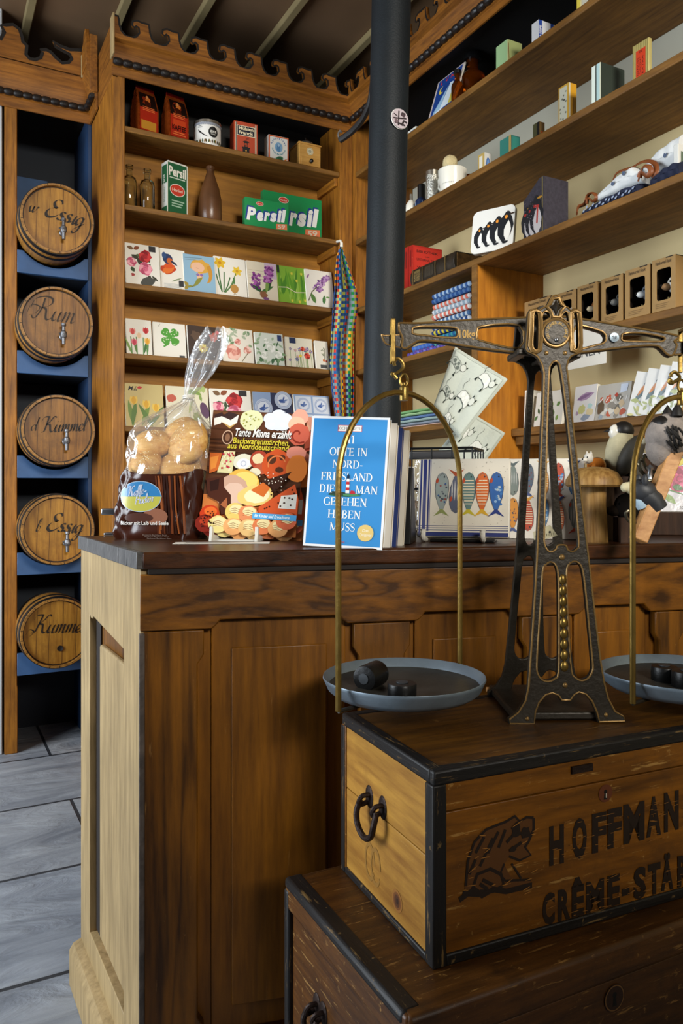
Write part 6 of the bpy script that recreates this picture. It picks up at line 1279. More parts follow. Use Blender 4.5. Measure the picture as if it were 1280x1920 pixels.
# ================================================================ goods on the counter
plain('page_edges', '#b9a98c', .8, var=.08, vscale=3); plain('page_grey', '#a89a86', .8)
def ctop(px, py): return onZ(px, py, ZC)
def leanM(tilt, roll=0): return Rm(roll, 'y') @ Rm(-tilt, 'x')
def book(name, label, loc, rz, w_, h, th_, cover_col, art=None, tilt=8, roll=0, group=None, pages='page_edges', mat='glossy_print', z0=0):
    t = thing(name, label, 'book', loc, rz, group); M = Tm(0, 0, z0) @ leanM(tilt, roll); cm = 'cover_'+cover_col.strip('#')
    if cm not in MATS: plain(cm, cover_col, .35)
    mb = MB(); mb.box(-w_/2, w_/2, 0, .0012, 0, h); mb.box(-w_/2, w_/2, th_-.0012, th_, 0, h); mb.box(-w_/2, -w_/2+.0012, 0, th_, 0, h); mb.build('cover', cm, t, M=M)
    bx('page_block', -w_/2+.001, w_/2-.0015, .0012, th_-.0012, .0015, h-.0015, pages, t, bev=0, M=M)
    if art: cv = CV(); art(cv, w_, h); cv.build('cover_print', t, M, mat)
    return t
# ---- the blue travel guides
def a_111(cv, w_, h):
    cv.rect(-w_/2, 0, w_/2, h, '#eef1f4'); cv.rect(-w_/2+.004, .004, w_/2-.004, h-.004, '#3f8fd0'); W = '#f4f5f2'
    cv.rect(-.0215, h-.0265, .0215, h-.015, '#c03a44'); cv.rect(-.0205, h-.0257, .0205, h-.0158, '#f2f0ea'); serif(cv, 'JOCHEN REISS', 0, h-.0235, .0052, '#5a4a4a')
    lines = ['111', 'ORTE IN', 'NORD-', 'FRIESLAND', None, 'GESEHEN', 'HABEN', 'MUSS']; y = h-.047; st = .0217
    for k, s_ in enumerate(lines):
        if s_: serif(cv, s_, 0 if s_ != 'MUSS' else -.002, y-k*st, .0138, W)
    serif(cv, 'DIE', -.033, y-4*st, .0138, W); serif(cv, 'MAN', .036, y-4*st, .0138, W)
    yy = y-4*st-.004; cv.blob(0, yy+.001, .026, '#2f5f46', sy=.12); cv.blob(-.014, yy+.003, .014, '#31443c', sy=.25); cv.blob(.01, yy+.001, .014, '#4f8a5c', sy=.15)
    for q in range(5): cv.rect(-.0005+.0002*q, yy+.004+q*.005, .006-.0002*q, yy+.009+q*.005, ['#e8e8e4', '#c03434'][q % 2])
    cv.rect(.0005, yy+.029, .005, yy+.034, '#22304a'); cv.poly([(.0005, yy+.034), (.005, yy+.034), (.0028, yy+.038)], '#22304a'); cv.poly([(.007, yy+.003), (.017, yy+.003), (.0155, yy+.008), (.009, yy+.009)], '#b8323a')
    cv.ell(w_*.28, .027, .0142, .0142, '#e3c67c', 30); cv.text('Das', w_*.28, .029, .0048, '#f6f0e0', shear=.1); cv.text('Original', w_*.28, .0215, .0048, '#f6f0e0', fit=.021); cv.text('emons:', -.004, .008, .004, '#c0504a')
P = ctop(641, 1027); D0 = P.dot(FWD); a1 = -12; w1 = .138; h1 = .2275; rz1 = AR(a1); ux = Vector((math.cos(rz1), math.sin(rz1), 0)); uy = Vector((-ux.y, ux.x, 0))
GRP = None
book('guide_book', 'blue travel guide with white capitals and a lighthouse, front of its row', P, rz1, w1, h1, .021, '#e9ecef', a_111, 7, 2.5)
for k, (dx, dy, dz, cc, th_, lab) in enumerate([(.010, .0225, -.008, '#d8d4cc', .021, 'cream travel guide directly behind the blue front copy'), (.017, .046, -.014, '#1d2f66', .018, 'travel guide with navy cover, third in the row'), (.026, .066, -.018, '#c9c2b4', .02, 'rearmost travel guide of the row on the counter')]):
    book('guide_book', lab, P+ux*dx+uy*dy, rz1, w1, h1+dz, th_, cc, None, 7, 2.5, pages='page_edges')
bx_ = thing('card_display', 'black cardboard display standing behind the travel guides', 'display', P+ux*.055+uy*.1, rz1); MB().prism([(0, 0), (.09, 0), (.05, .14), (.03, .14)], -.05, .05, 'x').build('stand', 'black_plastic', bx_, bev=.002)
# ---- bakery story books on a white easel
def a_minna(cv, w_, h):
    def p(x, y): return (x*w_-w_/2, y*h)
    cv.rect(-w_/2, 0, w_/2, h, '#5a3520'); cv.rect(-w_/2, 0, w_/2, h*.3, '#cf7a3c')
    for k in range(16): y = random.uniform(.3, 1)*h; cv.line([(-w_/2, y), (-w_*.1, y+random.uniform(-.02, .02)*h), (w_/2, y+random.uniform(-.02, .02)*h)], .003, random.choice(['#3f2414', '#6d4428', '#4a2b18']))
    def B(x, y, r, c, sy=1, j=.05, rot=0): q = p(x, y); cv.blob(q[0], q[1], r*w_*(1.22 if r > .03 else 1), c, 18, j, sy, rot)
    def Pg(l, c): cv.poly([p(*q) for q in l], c)
    # cakes along the top
    Pg([(.02, .96), (.1, .985), (.12, .95), (.03, .93)], '#3b2622'); Pg([(.1, .95), (.17, .99), (.28, .97), (.2, .92)], '#3a2724'); Pg([(.1, .95), (.2, .92), (.28, .97), (.27, .9), (.2, .87), (.1, .9)], '#e8e0d4'); Pg([(.02, .93), (.1, .95), (.1, .89), (.03, .87)], '#e8e0d4'); Pg([(.1, .905), (.2, .87), (.27, .9), (.2, .85)], '#c9a05a')
    B(.42, .93, .1, '#d8d8a8', .9); 
    for _ in range(20): B(.42+random.uniform(-.08, .08), .93+random.uniform(-.06, .06), .008, random.choice(['#a8a84a', '#8a8a3a', '#e8e6c8']))
    for x, y in ((.62, .95), (.7, .98), (.78, .95), (.7, .9), (.64, .9), (.76, .9)): B(x, y, .06, '#d8dce6', .8); B(x, y, .03, '#eef0f4', .7)
    for x, y, r, c in ((.93, .97, .07, '#e0a08a'), (.9, .91, .07, '#e8b89a'), (.93, .83, .095, '#c8604a')): B(x, y, r, c)
    q = p(.93, .83); cv.line([(q[0]+.004*a*math.cos(a*1.1), q[1]+.004*a*math.sin(a*1.1)) for a in [i*.45 for i in range(12)]], .0035, '#8a2f22')
    # title
    cv.ell(*p(.19, .775), .0115, .0145, '#c8a488', 24); cv.ell(*p(.19, .775), .0095, .0125, '#4a2c1c', 24); cv.ell(*p(.19, .775), .005, .008, '#8a6248', 14)
    cv.text('Tante Minna erzählt', p(.555, .79)[0]+.001, p(0, .79)[1]-.001, .0155, '#2a160c', shear=.16, fit=w_*.6, bold=.03); cv.text('Tante Minna erzählt', p(.555, .79)[0], p(0, .79)[1], .0155, '#f1ede4', shear=.16, fit=w_*.6, bold=.02)
    for dx, c in ((.0008, '#1d0f08'), (0, '#d8c43c')):
        cv.text('Backwarenmärchen', p(.54, .73)[0]+dx, p(0, .73)[1]-dx, .0115, c, shear=.12, fit=w_*.58, bold=.015); cv.text('aus Norddeutschland', p(.52, .685)[0]+dx, p(0, .685)[1]-dx, .0115, c, shear=.12, fit=w_*.64, bold=.015)
    # pastries
    Pg([(.02, .64), (.15, .64), (.13, .5), (.04, .47)], '#c8642a'); Pg([(.03, .6), (.12, .62), (.1, .52), (.05, .5)], '#e08a3a'); Pg([(.17, .66), (.29, .66), (.28, .48), (.12, .48)], '#d9cf9a')
    for _ in range(26): B(random.uniform(.16, .28), random.uniform(.5, .65), .011, random.choice(['#b02a3a', '#c84a5a', '#e4dcb8']))
    B(.39, .58, .09, '#ddd9c0', .75, rot=10); B(.39, .565, .06, '#e6e6ea', .7, rot=10); q = p(.39, .565); cv.ring(q[0], q[1], .004, .006, '#b9bcc8'); B(.55, .6, .08, '#a8402c', 1); B(.54, .61, .05, '#e4cfa0', .9); B(.58, .53, .06, '#b8583a', .8); B(.52, .5, .05, '#e2d8b8', .7)
    B(.74, .57, .125, '#cc5428', 1.05); B(.68, .61, .04, '#54301e', 1); B(.77, .53, .035, '#54301e', .7); B(.79, .63, .03, '#5a3020'); q = p(.74, .57); cv.ring(q[0], q[1], .016, .0185, '#e0824a', 24, 20, 200)
    B(.93, .67, .085, '#dc8a74', .7); B(.95, .55, .09, '#d87a34', 1.3); Pg([(.6, .43), (.9, .52), (.8, .4), (.7, .3)], '#3f2418')
    for _ in range(40): B(random.uniform(.55, .85), random.uniform(.36, .5), .006, random.choice(['#d8c8b0', '#eee4d0', '#2a170e']))
    B(.41, .42, .14, '#dfae4a', .7, rot=-10); B(.44, .43, .1, '#e8cf70', .7, rot=-10); B(.3, .33, .14, '#c9a088', 1.05); B(.33, .31, .1, '#dcb9a2', 1); Pg([(.02, .42), (.2, .45), (.22, .36), (.3, .3), (.32, .16), (.22, .14), (.18, .24), (.06, .28)], '#4a2416'); Pg([(.06, .4), (.16, .43), (.16, .34), (.08, .32)], '#2f160e'); Pg([(.2, .22), (.28, .18), (.26, .28)], '#a8603a')
    B(.55, .31, .15, '#e6c672', .6, rot=8); B(.57, .31, .11, '#efe3b4', .55, rot=8); Pg([(.5, .35), (.62, .42), (.7, .38), (.64, .3)], '#cf6a2c'); Pg([(.6, .22), (.95, .42), (1, .3), (1, .16), (.6, .16)], '#d4582c'); Pg([(.82, .32), (.98, .34), (.98, .22), (.8, .22)], '#e6e0d0')
    for _ in range(16): B(random.uniform(.62, .95), random.uniform(.2, .38), .009, '#3a1d12')
    for x, y, c in ((.1, .14, '#c23a16'), (.06, .06, '#7a1f10'), (.36, .17, '#e2c46a'), (.5, .16, '#dd8a5a'), (.2, .06, '#e2cf84'), (.36, .05, '#e8a86a'), (.52, .05, '#e0b878'), (.66, .07, '#d87a4a'), (.82, .06, '#e2a468'), (.9, .12, '#d86a44')):
        B(x, y, .085, c, .85); B(x+.01, y+.02, .055, {'#c23a16': '#e06a2a', '#7a1f10': '#b03a1c'}.get(c, '#ecd9a0'), .7)
        if y < .2 and x > .15:
            q = p(x, y)
            for k in range(3): cv.line([(q[0]-.01, q[1]+.004*(k-1)), (q[0], q[1]+.003+.004*(k-1)), (q[0]+.01, q[1]+.004*(k-1))], .0009, '#8a5a34')
    for _ in range(26): B(random.uniform(.02, .16), random.uniform(.02, .16), .008, '#2c0f08')
    cv.rect(*p(.55, .125), *p(1, .17), '#58a8da'); cv.text('für Kinder und Erwachsene', p(.57, 0)[0], p(0, .137)[1], .0058, '#eef4f8', 'l', shear=.14, fit=w_*.36, bold=.02)
P2 = ctop(462, 1013); a2 = -9; rz2_ = AR(a2); ux2 = Vector((math.cos(rz2_), math.sin(rz2_), 0)); uy2 = Vector((-ux2.y, ux2.x, 0)); k2 = P2.dot(FWD)/F
w2_ = 186*k2; h2_ = 236*k2
book('story_book', 'front copy of a baking story book with pastries on its cover', P2-uy2*.004+ux2*.002, rz2_, w2_, h2_, .006, '#b8623a', a_minna, 10, 3.5, 'baking story books', z0=.012)
book('story_book', 'rear thicker copy of the baking story book showing beige page edges', P2+uy2*.006+ux2*.012, rz2_, w2_, h2_*.985, .03, '#a85a34', a_minna, 10, 3.5, 'baking story books', z0=.003)
ez = thing('book_easel', 'white plastic book easel holding the baking story books', 'easel', P2-uy2*.012+ux2*.002, rz2_); plain('white_plastic', '#d6d3c8', .35)
for x in (-.062, .028): MB().prism([(-.03, 0), (.06, 0), (.06, .004), (-.012, .012), (-.02, .028), (-.024, .028), (-.026, .012)], x-.003, x+.003, 'x').build('side_foot', 'white_plastic', ez, bev=.0008)
bx('lip', -.062, .028, -.022, .05, .0, .003, 'white_plastic', ez, bev=.0008)
t = thing('paper_leaflet', 'flat white printed leaflet lying under the book easel', 'leaflet', ctop(418, 1019)+Vector((0, 0, .0004)), AR(4)); MB().box(-.09, .085, -.015, .03, 0, .0005).build('sheet', 'napkin_paper', t); cv = CV(); 
for k in range(5): cv.rect(-.07, -.008+k*.006, .05-.01*k, -.005+k*.006, '#8a8a86')
cv.build('print', t, Tm(0, 0, .0001) @ Rm(-90, 'x'))
# ---- bag of sesame rolls
film('clear_film', gloss=.2, bump=.8, bscale=34, milky=.1)
plain('film_glint', '#e8ecef', .15, 0, .6)
wood('bread_crust', '#b5762f', '#e0b468', 'x', 2, .55, .3, .2, .3); plain('sesame', '#ecdcae', .6); plain('printed_bag', '#3a1b10', .22)
PB = onZ(288, 1012, ZC); bg = thing('bread_bag', 'clear bag of sesame rolls with brown printed base and twisted top', 'bread bag', PB+Vector((-.0, 0, 0)), AR(-8)); kb = PB.dot(FWD)/F
def bl(px, py): return ((px-288)*kb, (1012-py)*kb)             # photo point to bag plane
BP = [(1012, 200, 362, .05), (1000, 197, 366, .055), (960, 203, 372, .058), (900, 213, 374, .06), (880, 222, 376, .06), (840, 226, 380, .06), (808, 228, 378, .056), (790, 245, 368, .048), (775, 270, 358, .036), (760, 298, 350, .022), (748, 324, 346, .011), (743, 328, 344, .009)]
def bagsec(y):
    for a, b_ in zip(BP, BP[1:]):
        if y >= b_[0]: k = (a[0]-y)/(a[0]-b_[0]); return [a[i]+(b_[i]-a[i])*k for i in (1, 2, 3)]
    return BP[-1][1:]
def bagpt(u, y, off=0):
    l, r, d = bagsec(y); cx_ = ((l+r)/2-288)*kb; hw = (r-l)/2*kb+off; a = u*2*PI; c, s_ = math.cos(a), math.sin(a); e_ = .45
    x = hw*(abs(c)**e_)*(1 if c > 0 else -1); yy = (d+off)*(abs(s_)**e_)*(1 if s_ > 0 else -1); wr = .0022*math.sin(a*7+y*.11)+.0016*math.sin(a*13-y*.07)
    top = max(0, (808-y)/60); pl = .10*top*math.sin(a*14+1)
    return (cx_+x*(1+pl)+wr, .06-0+yy*(1+pl)+wr, (1012-y)*kb)
mb = MB(); mb.grid(lambda u, v: bagpt(u, 1012-(1012-743)*v), 96, 60, cu=True); mb.build('clear_film_bag', 'clear_film', bg, ang=80, recalc=True)
# twisted tie and flared top
tw_ = MB(); cl = [(336, 745), (338, 730), (352, 700), (368, 660), (388, 618)]
FL_ = [(743, 328, 344, .008), (735, 329, 346, .009), (715, 330, 366, .016), (690, 334, 386, .022), (660, 342, 402, .02), (640, 352, 410, .016), (622, 366, 411, .012), (614, 372, 408, .009)]
def flpt(u, v):
    y = 743-(743-614)*v
    for a, b_ in zip(FL_, FL_[1:]):
        if y >= b_[0]: k = (a[0]-y)/(a[0]-b_[0]); l, r, d = [a[i]+(b_[i]-a[i])*k for i in (1, 2, 3)]; break
    else: l, r, d = FL_[-1][1:]
    an = u*2*PI; cx_ = ((l+r)/2-288)*kb; hw = (r-l)/2*kb; f_ = 1+.22*math.sin(an*9+3*v)*(.4+v); jag = .012*math.sin(an*5+1)*v
    return (cx_+hw*math.cos(an)*f_, .06+d*math.sin(an)*(1+.5*math.sin(an*7)), (1012-y)*kb+jag)
tw_.grid(flpt, 72, 30, cu=True); tw_.build('flared_top', 'clear_film', bg, ang=80)
mb = MB(); mb.tube([(bl(336, 746)[0]+.011*math.cos(a), .06+.011*math.sin(a), bl(0, 743)[1]+.0006*a) for a in [i*.5 for i in range(27)]], .0016, 6); mb.build('tie', 'white_plastic', bg)
# printed lower band
def bandpt(u, v): y = 1012-(1012-884)*v; return bagpt(u, y+(5*math.sin(u*2*PI*3)*v), .0012)
mb = MB(); mb.grid(bandpt, 96, 20, cu=True); mb.build('printed_base', 'printed_bag', bg, ang=80)
cv = CV(); zt_ = bl(0, 890)[1]
hwf = .078
for k in range(11): x = .012+k*.0055; cv.line([(x-.006, zt_*.98), (x-.002+random.uniform(-.003, .003), zt_*.5), (x+random.uniform(-.004, .004), .012)], random.uniform(.002, .005), random.choice(['#6a3418', '#8a4a22', '#57280f', '#2c130a']))
cv.strips(.004, .046, .026, .016, '#8a5a44'); cv.strips(-.03, .043, .03, .010, '#4a2a20')
lx, lz = bl(263, 931); 
cv.strips(lx, lz, .0445, .0305, '#9fb4c4'); cv.strips(lx, lz, .0433, .0293, '#2f74a8', 0, 1); cv.strips(lx, lz, .0433, .0293, '#b0ac48', -1, 0); cv.L += 12
for c, dx, w3 in (('#eef1f4', 0, .13), ('#1f4a86', .0, .05)):
    script(cv, 'Kalle-', lx-.006+dx, lz+.003, .019, c, w3, rot=9); script(cv, 'Bäcker', lx+.008+dx, lz-.0125, .018, c, w3, rot=9)
tx, tz = bl(272, 984); cv.text('Bäcker mit Laib und Seele', tx-.002, tz, .0068, '#d8d2ca', fit=.1, bold=.02); tx, tz = bl(290, 1004)
for k in range(3): cv.text('Bäckerei Backhaus Brot', tx+.004*k, tz-.0035*k, .0022, '#8a7a70', fit=.05)
def bagwarp(x, y, z):
    py = 1012-z/kb; l, r, d = bagsec(py); cx_ = ((l+r)/2-288)*kb; hw = (r-l)/2*kb; q = min(1, abs((x-cx_)/hw)); s_ = (1-q**(2/.45))**(.45/2) if q < 1 else 0
    return (x, .06-(d+.0045)*s_+y, z)
cv.build('bag_print', bg, warp=bagwarp, mat='glossy_print')
# the rolls
def roll(px, py, r, tilt, spin, lab, y=.055, fl=.62):
    x, z = bl(px, py); rr = r*kb; lo = Vector((bg.matrix_basis @ Vector((x, y, z)))) if 0 else None
    mloc = Matrix.Translation(bg.location) @ Matrix.Rotation(bg.rotation_euler[2], 4, 'Z'); t = thing('bread_roll', lab, 'bread roll', mloc @ Vector((x, y, z)), bg.rotation_euler[2], 'sesame rolls in the bag')
    R = (Rm(spin, 'y') @ Rm(tilt, 'x')); mb = MB(); ck = random.uniform(0, 6)
    def fn(d): return 1+.05*math.sin(3*d.x+ck)*math.sin(2.5*d.y)-(.10 if abs(d.x*.6+d.y*.8) < .05 and d.z > .2 else 0)
    mb.ell((0, 0, 0), (rr, rr, rr*fl), 28, 16, fn=fn); mb.build('crust', 'bread_crust', t, M=R, ang=60)
    mb = MB()
    for _ in range(46):
        a, q = random.uniform(0, 2*PI), random.uniform(.05, .92); d = Vector((q*math.cos(a), q*math.sin(a), math.sqrt(1-q*q))); p_ = Vector((d.x*rr, d.y*rr, d.z*rr*fl))*fn(d)
        mb.ell(p_, (.0014, .0010, .0007), 5, 4, R=Rm(random.uniform(0, 180), 'z').to_3x3())
    o = mb.build('sesame_seeds', 'sesame', t, M=R); o['kind'] = 'stuff'
roll(340, 828, 46, 58, -52, 'large sesame roll tilted at the upper right of the bag', .045, .5); roll(266, 828, 40, 25, 12, 'pale roll lying at the upper left of the bag', .065)
roll(262, 868, 30, 60, 20, 'roll pressed against the left front of the bag', .032, .7); roll(325, 878, 42, 48, 30, 'sesame roll at the right just above the brown print', .05, .55); roll(296, 872, 30, 70, -10, 'small roll in the middle of the bag above the print', .075, .7); roll(236, 872, 20, 40, 0, 'small roll at the left edge of the bag', .06, .8); roll(310, 800, 34, 30, -20, 'roll at the back of the bag behind the tilted one', .09)
for k in range(3): roll(250+k*48, 945, 36, 30*k, 20, ['roll hidden behind the left of the brown print', 'roll hidden behind the middle of the brown print', 'roll hidden behind the right of the brown print'][k], .06) if 0 else None
# ---- small metal stand behind the bag, its bar end showing at the left
q = onZ(224, 1003, ZC); t = thing('metal_stand', 'low metal stand with a bright bar end sticking out left behind the bread bag', 'stand', q, AR(6)); kq = q.dot(FWD)/F
bx('foot', -.03, .05, -.02, .02, 0, .006, 'steel', t); bx('post', .0, .012, -.006, .006, .006, .058, 'steel', t); bx('bar', -33*kq, .05, -.008, .008, .044, .058, 'steel', t, bev=.003)
# ---- fish napkins
def fish(cv, x, y, l, body, tailc, style, flip=False):
    s_ = -1 if flip else 1; w_ = l*.17
    pr = [(0, .0), (.55, .06), (.9, .2), (1, .4), (.85, .62), (.5, .8), (.22, .92)]
    R_ = [(x+w_*a, y+s_*l*(.5-b_)) for a, b_ in pr]; Lq = [(x-w_*a, y+s_*l*(.5-b_)) for a, b_ in pr][::-1]; cv.poly(R_+Lq[:-1], '#4a4a52'); k = .9
    cv.poly([(x+(px_-x)*k, py_) for px_, py_ in R_+Lq[:-1]], body); b0 = y+s_*l*(.5-.9); cv.poly([(x-w_*.2, b0), (x-w_*1.1, b0-s_*l*.17), (x, b0-s_*l*.09), (x+w_*1.1, b0-s_*l*.17), (x+w_*.2, b0)], tailc)
    if style == 'h':
        for q in range(9): yy = y+s_*l*(.28-q*.07); ww = w_*(.8-.05*abs(q-3)); cv.rect(x-ww, yy, x+ww, yy+l*.022, '#e8d8b8')
    elif style == 'v':
        for q in range(4): xx = x+w_*(-.55+.37*q); cv.leaf(xx, y+s_*l*.2, l*.5, w_*.2, 270 if not flip else 90, '#c8c8c4')
    elif style == 'd':
        for _ in range(14): cv.blob(x+random.uniform(-.6, .6)*w_, y+l*random.uniform(-.25, .25), w_*.13, random.choice(['#2f5a8f', '#8a3a34', '#3f4a58']))
    else:
        for _ in range(16): cv.blob(x+random.uniform(-.1, .7)*w_, y+l*random.uniform(-.3, .2), w_*.18, random.choice(['#8fb4d8', '#b8c8d0', '#3f78b8']))
    cv.ring(x, y+s_*l*.4, w_*.3, w_*.36, '#5a5a5a', 14, 0, 180 if not flip else -180); cv.ell(x+w_*.3, y+s_*l*.38, w_*.12, w_*.12, '#20242c', 8); cv.leaf(x-w_*.75, y+s_*l*.22, l*.14, w_*.4, 80, '#b84a2a')
def a_fish(cv, w_, h):
    cv.rect(-w_/2, 0, w_/2, h, '#e2dbcb')
    for x, q in ((-.49, .02), (-.455, .03), (-.425, .008), (-.40, .018), (-.375, .006)): cv.rect(x*w_, h*(.06 if q < .02 else .02), (x+q)*w_, h, '#27357a')
    for y, q in ((.0, .05), (.07, .012), (.1, .006), (.125, .008)): cv.rect(-w_*.5, y*h, w_/2, (y+q)*h, '#26326f')
    for x, c, tc, st, fl_ in ((-.24, '#98a3a0', '#8f9a5a', 'd', 0), (-.08, '#5a6076', '#b0502c', 'v', 1), (.06, '#62807c', '#c4b42a', 'h', 0), (.21, '#d0672a', '#d8a82a', 'h', 0), (.365, '#2f62a8', '#22357c', 'm', 0)): fish(cv, x*w_, h*.56, h*.54, c, tc, st, fl_)
    for _ in range(90): cv.ell(random.uniform(-.35, .48)*w_, random.uniform(.15, .97)*h, .0007, .0005, '#6a6258', 5)
def a_fish2(cv, w_, h):
    cv.rect(-w_/2, 0, w_/2, h, '#e4dfd4')
    for r_ in range(2):
        for k in range(6): fish(cv, (-.4+.16*k)*w_, h*(.74-.44*r_), h*.42, ['#c9622a', '#7f8a84', '#5f6a78', '#d8913a', '#b84a30', '#3f78a8'][(k+r_*2) % 6], ['#c8481c', '#5f6a6a', '#4a5a8a', '#d8a040', '#b8402a', '#2a4a8a'][(k+r_) % 6], 'hvdhm'[(k+r_) % 5], (k+r_) % 2)
Pf = ctop(866, 1017); kf = Pf.dot(FWD)/F; tf = napkin_pack('napkin_pack', 'pack of napkins with five painted fish and navy stripes on the counter', a_fish, Pf+Vector((0, 0, .010)), AR(-16), 170*kf*1.02, 152*kf, 12, 'fish napkin packs', .02)
st_ = thing('napkin_easel', 'small white footed easel under the five fish napkins', 'easel', Pf, AR(-16)); bx('base', -.06, .06, -.008, .06, 0, .006, 'black_plastic', st_)
for px in (797, 905):
    xx = (px-866)*kf*1.02; mb = MB(); mb.tube(spline([(xx, .01, .004), (xx, -.012, .006), (xx, -.02, .012), (xx, -.018, .024)], 4), [.005]*12+[.006], 10); mb.build('peg', 'white_plastic', st_)
Pg_ = ctop(1005, 1013)+uy*.03; napkin_pack('napkin_pack', 'pack of napkins with rows of small colourful fish behind the scale tower', a_fish2, Pg_, AR(-14), .19, .165, 10, 'fish napkin packs', .018)
# ---- wire basket with bagged nuts behind
plain('wire_black', '#15181a', .4, .5)
Pw = ctop(782, 1012)+uy*.26+ux*.02; wb = thing('wire_basket', 'black wire basket standing behind the travel guides', 'basket', Pw, AR(-20)); mb = MB()
for z_ in (.005, .10, .19):
    mb.tube([(x, y, z_) for x, y in ((-.09, -.07), (.09, -.07), (.09, .07), (-.09, .07))], .0022 if z_ < .15 else .003, 6, closed=True)
for i in range(5):
    for y in (-.07, .07): mb.tube([(-.09+.045*i, y, .005), (-.09+.045*i, y, .19)], .0018, 6)
for i in range(1, 4):
    for x in (-.09, .09): mb.tube([(x, -.07+.035*i, .005), (x, -.07+.035*i, .19)], .0018, 6)
for i in range(5): mb.tube([(-.09+.045*i, -.07, .005), (-.09+.045*i, .07, .005)], .0018, 6)
mb.build('wire_frame', 'wire_black', wb)
plain('nut_shell', '#9a7a4a', .5, var=.25, vscale=50)
MW = Matrix.Translation(wb.location) @ Matrix.Rotation(wb.rotation_euler[2], 4, 'Z')
bt = thing('nut_bag', 'clear bag of round brown nuts with silver clip in the wire basket', 'bag', MW @ Vector((-.01, -.02, .01)), AR(-20)); mb = MB(); mb.grid(lambda u, v: ((.05-.012*v**3)*math.cos(u*2*PI)*(1+.04*math.sin(u*40)), (.036*(1-v**2)+.004)*math.sin(u*2*PI), .165*v), 36, 16, cu=True); mb.build('clear_film_bag', 'clear_film', bt, ang=80)
bx('silver_clip', -.055, .055, -.006, .006, .158, .176, 'steel', bt, bev=.003); bx('paper_tag', -.062, -.03, -.043, -.042, .085, .14, 'napkin_paper', bt, bev=0)
for k in range(14):
    a = k*2.4; lv = k//5; q = MW @ Vector((-.01+.026*math.cos(a), -.02+.014*math.sin(a), .03+.036*lv)); o = MB().ell((0, 0, 0), (.0165, .0165, .017), 12, 8).build('nut', 'nut_shell'); tag(o, 'round brown nut in the clear bag inside the wire basket', 'nut', 'nuts in the bag', loc=q)
# ---- mushroom, carved bird, stump, cat and hook board at the right
wood('carved_wood', '#8a5f2a', '#c49a58', 'z', 1.5, .5, .3, .7, .3, scratch='#5a3a18', scratch_amt=.5); wood('dark_stump', '#24150c', '#4a2f1c', 'z', 1.2, .7, .6, .5, .4); wood('larch_board', '#a9713c', '#d9a56a', 'x', .9, .45, .1, .6, .1)
PM = ctop(1113, 1016); km = PM.dot(FWD)/F
t = thing('wooden_mushroom', 'carved pale wooden mushroom with domed cap beside the scale', 'mushroom', PM, AR(0)); MB().lathe([(0, 0), (.026, 0), (.0245, .03), (.022, .07), (.023, .107), (0, .108)], 32).build('stem', 'carved_wood', t)
mb = MB(); mb.lathe([(0, .104), (.048, .104), (.0525, .108), (.0515, .118), (.043, .131), (.025, .14), (0, .143)], 44); mb.build('cap', 'carved_wood', t)
plain('feather_cream', '#c9bf9a', .7, var=.15, vscale=60); plain('paint_black', '#14110f', .5); plain('bird_wing', '#3a352a', .6, var=.3, vscale=50)
sp_ = PM+uy*.14+ux*.06
t = thing('wooden_stump', 'dark rough wooden stump carrying the carved bird behind the mushroom', 'stump', sp_, AR(0)); mb = MB(); mb.lathe([(0, 0), (.06, 0), (.056, .04), (.052, .1), (.05, .125), (0, .128)], 24, sx=1, sy=.8); mb.build('log', 'dark_stump', t); mb = MB(); mb.ell((.045, .0, .13), (.035, .03, .04), 16, 10, fn=lambda d: 1+.2*math.sin(5*d.x)*math.sin(7*d.z)); mb.build('root_knob', 'dark_stump', t)
t = thing('log_slice', 'small pale cut log lying left of the carved bird', 'log', sp_+ux*-.04+uy*-.02+Vector((0, 0, .146)), AR(-20)); MB().lathe([(0, -.03), (.018, -.03), (.018, .03), (0, .03)], 24, M=Rm(90, 'x')).build('bark', 'dark_stump', t); cv = CV(base=.0302)
for q, c in ((.0172, '#a9793c'), (.014, '#8a5c2a'), (.0125, '#b08445'), (.009, '#8a5c2a'), (.0078, '#b88d4e'), (.004, '#7a4f22'), (.003, '#b08445')): cv.ell(0, 0, q, q, c, 20)
cv.build('end_rings', t)
t = thing('carved_bird', 'carved wooden bird with cream belly and black head on the stump', 'bird', sp_+ux*.0+uy*-.03+Vector((0, 0, .127)), AR(-15)); Rb = Rm(16, 'y').to_3x3()
mb = MB(); mb.ell((0, 0, .055), (.025, .025, .05), 24, 16, R=Rb); mb.build('body', 'feather_cream', t); mb = MB(); mb.ell((.008, 0, .090), (.021, .021, .02), 20, 12); mb.build('head', 'paint_black', t); mb = MB(); mb.ell((-.008, -.006, .087), (.013, .012, .016), 14, 10); mb.build('white_cheek', 'white_glaze', t)
mb = MB(); mb.lathe([(.006, 0), (0, .02)], 10, M=Tm(-.012, -.008, .092) @ Rm(-100, 'y')); mb.build('beak', 'paint_black', t)
for s_ in (-1, 1): mb = MB(); mb.ell((.02, s_*.018-.008, .04), (.02, .014, .045), 14, 10, R=Rm(28, 'y').to_3x3()); mb.build('wing', 'bird_wing', t)
mb = MB(); mb.box(.02, .04, -.01, .01, -.02, .04); mb.build('tail', 'bird_wing', t, M=Rm(20, 'y'))
t = thing('cat_figurine', 'tiny orange and white cat figurine peeping over the mushroom cap', 'figurine', PM+uy*.05+ux*-.005+Vector((0, 0, .12)), AR(-60)); mb = MB(); animal_head(mb, (0, 0, .04), .0105, '#d9d4c8', '#e6e2d8', fwd=(0, -1)); mb.ell((0, .02, .032), (.010, .022, .010), 12, 8, col='#b9702c'); [mb.tube([(s_*.006, y, .03), (s_*.006, y, 0)], .004, 6, col='#b9702c') for s_ in (-1, 1) for y in (.008, .034)]; mb.build('body', 'cloth', t)
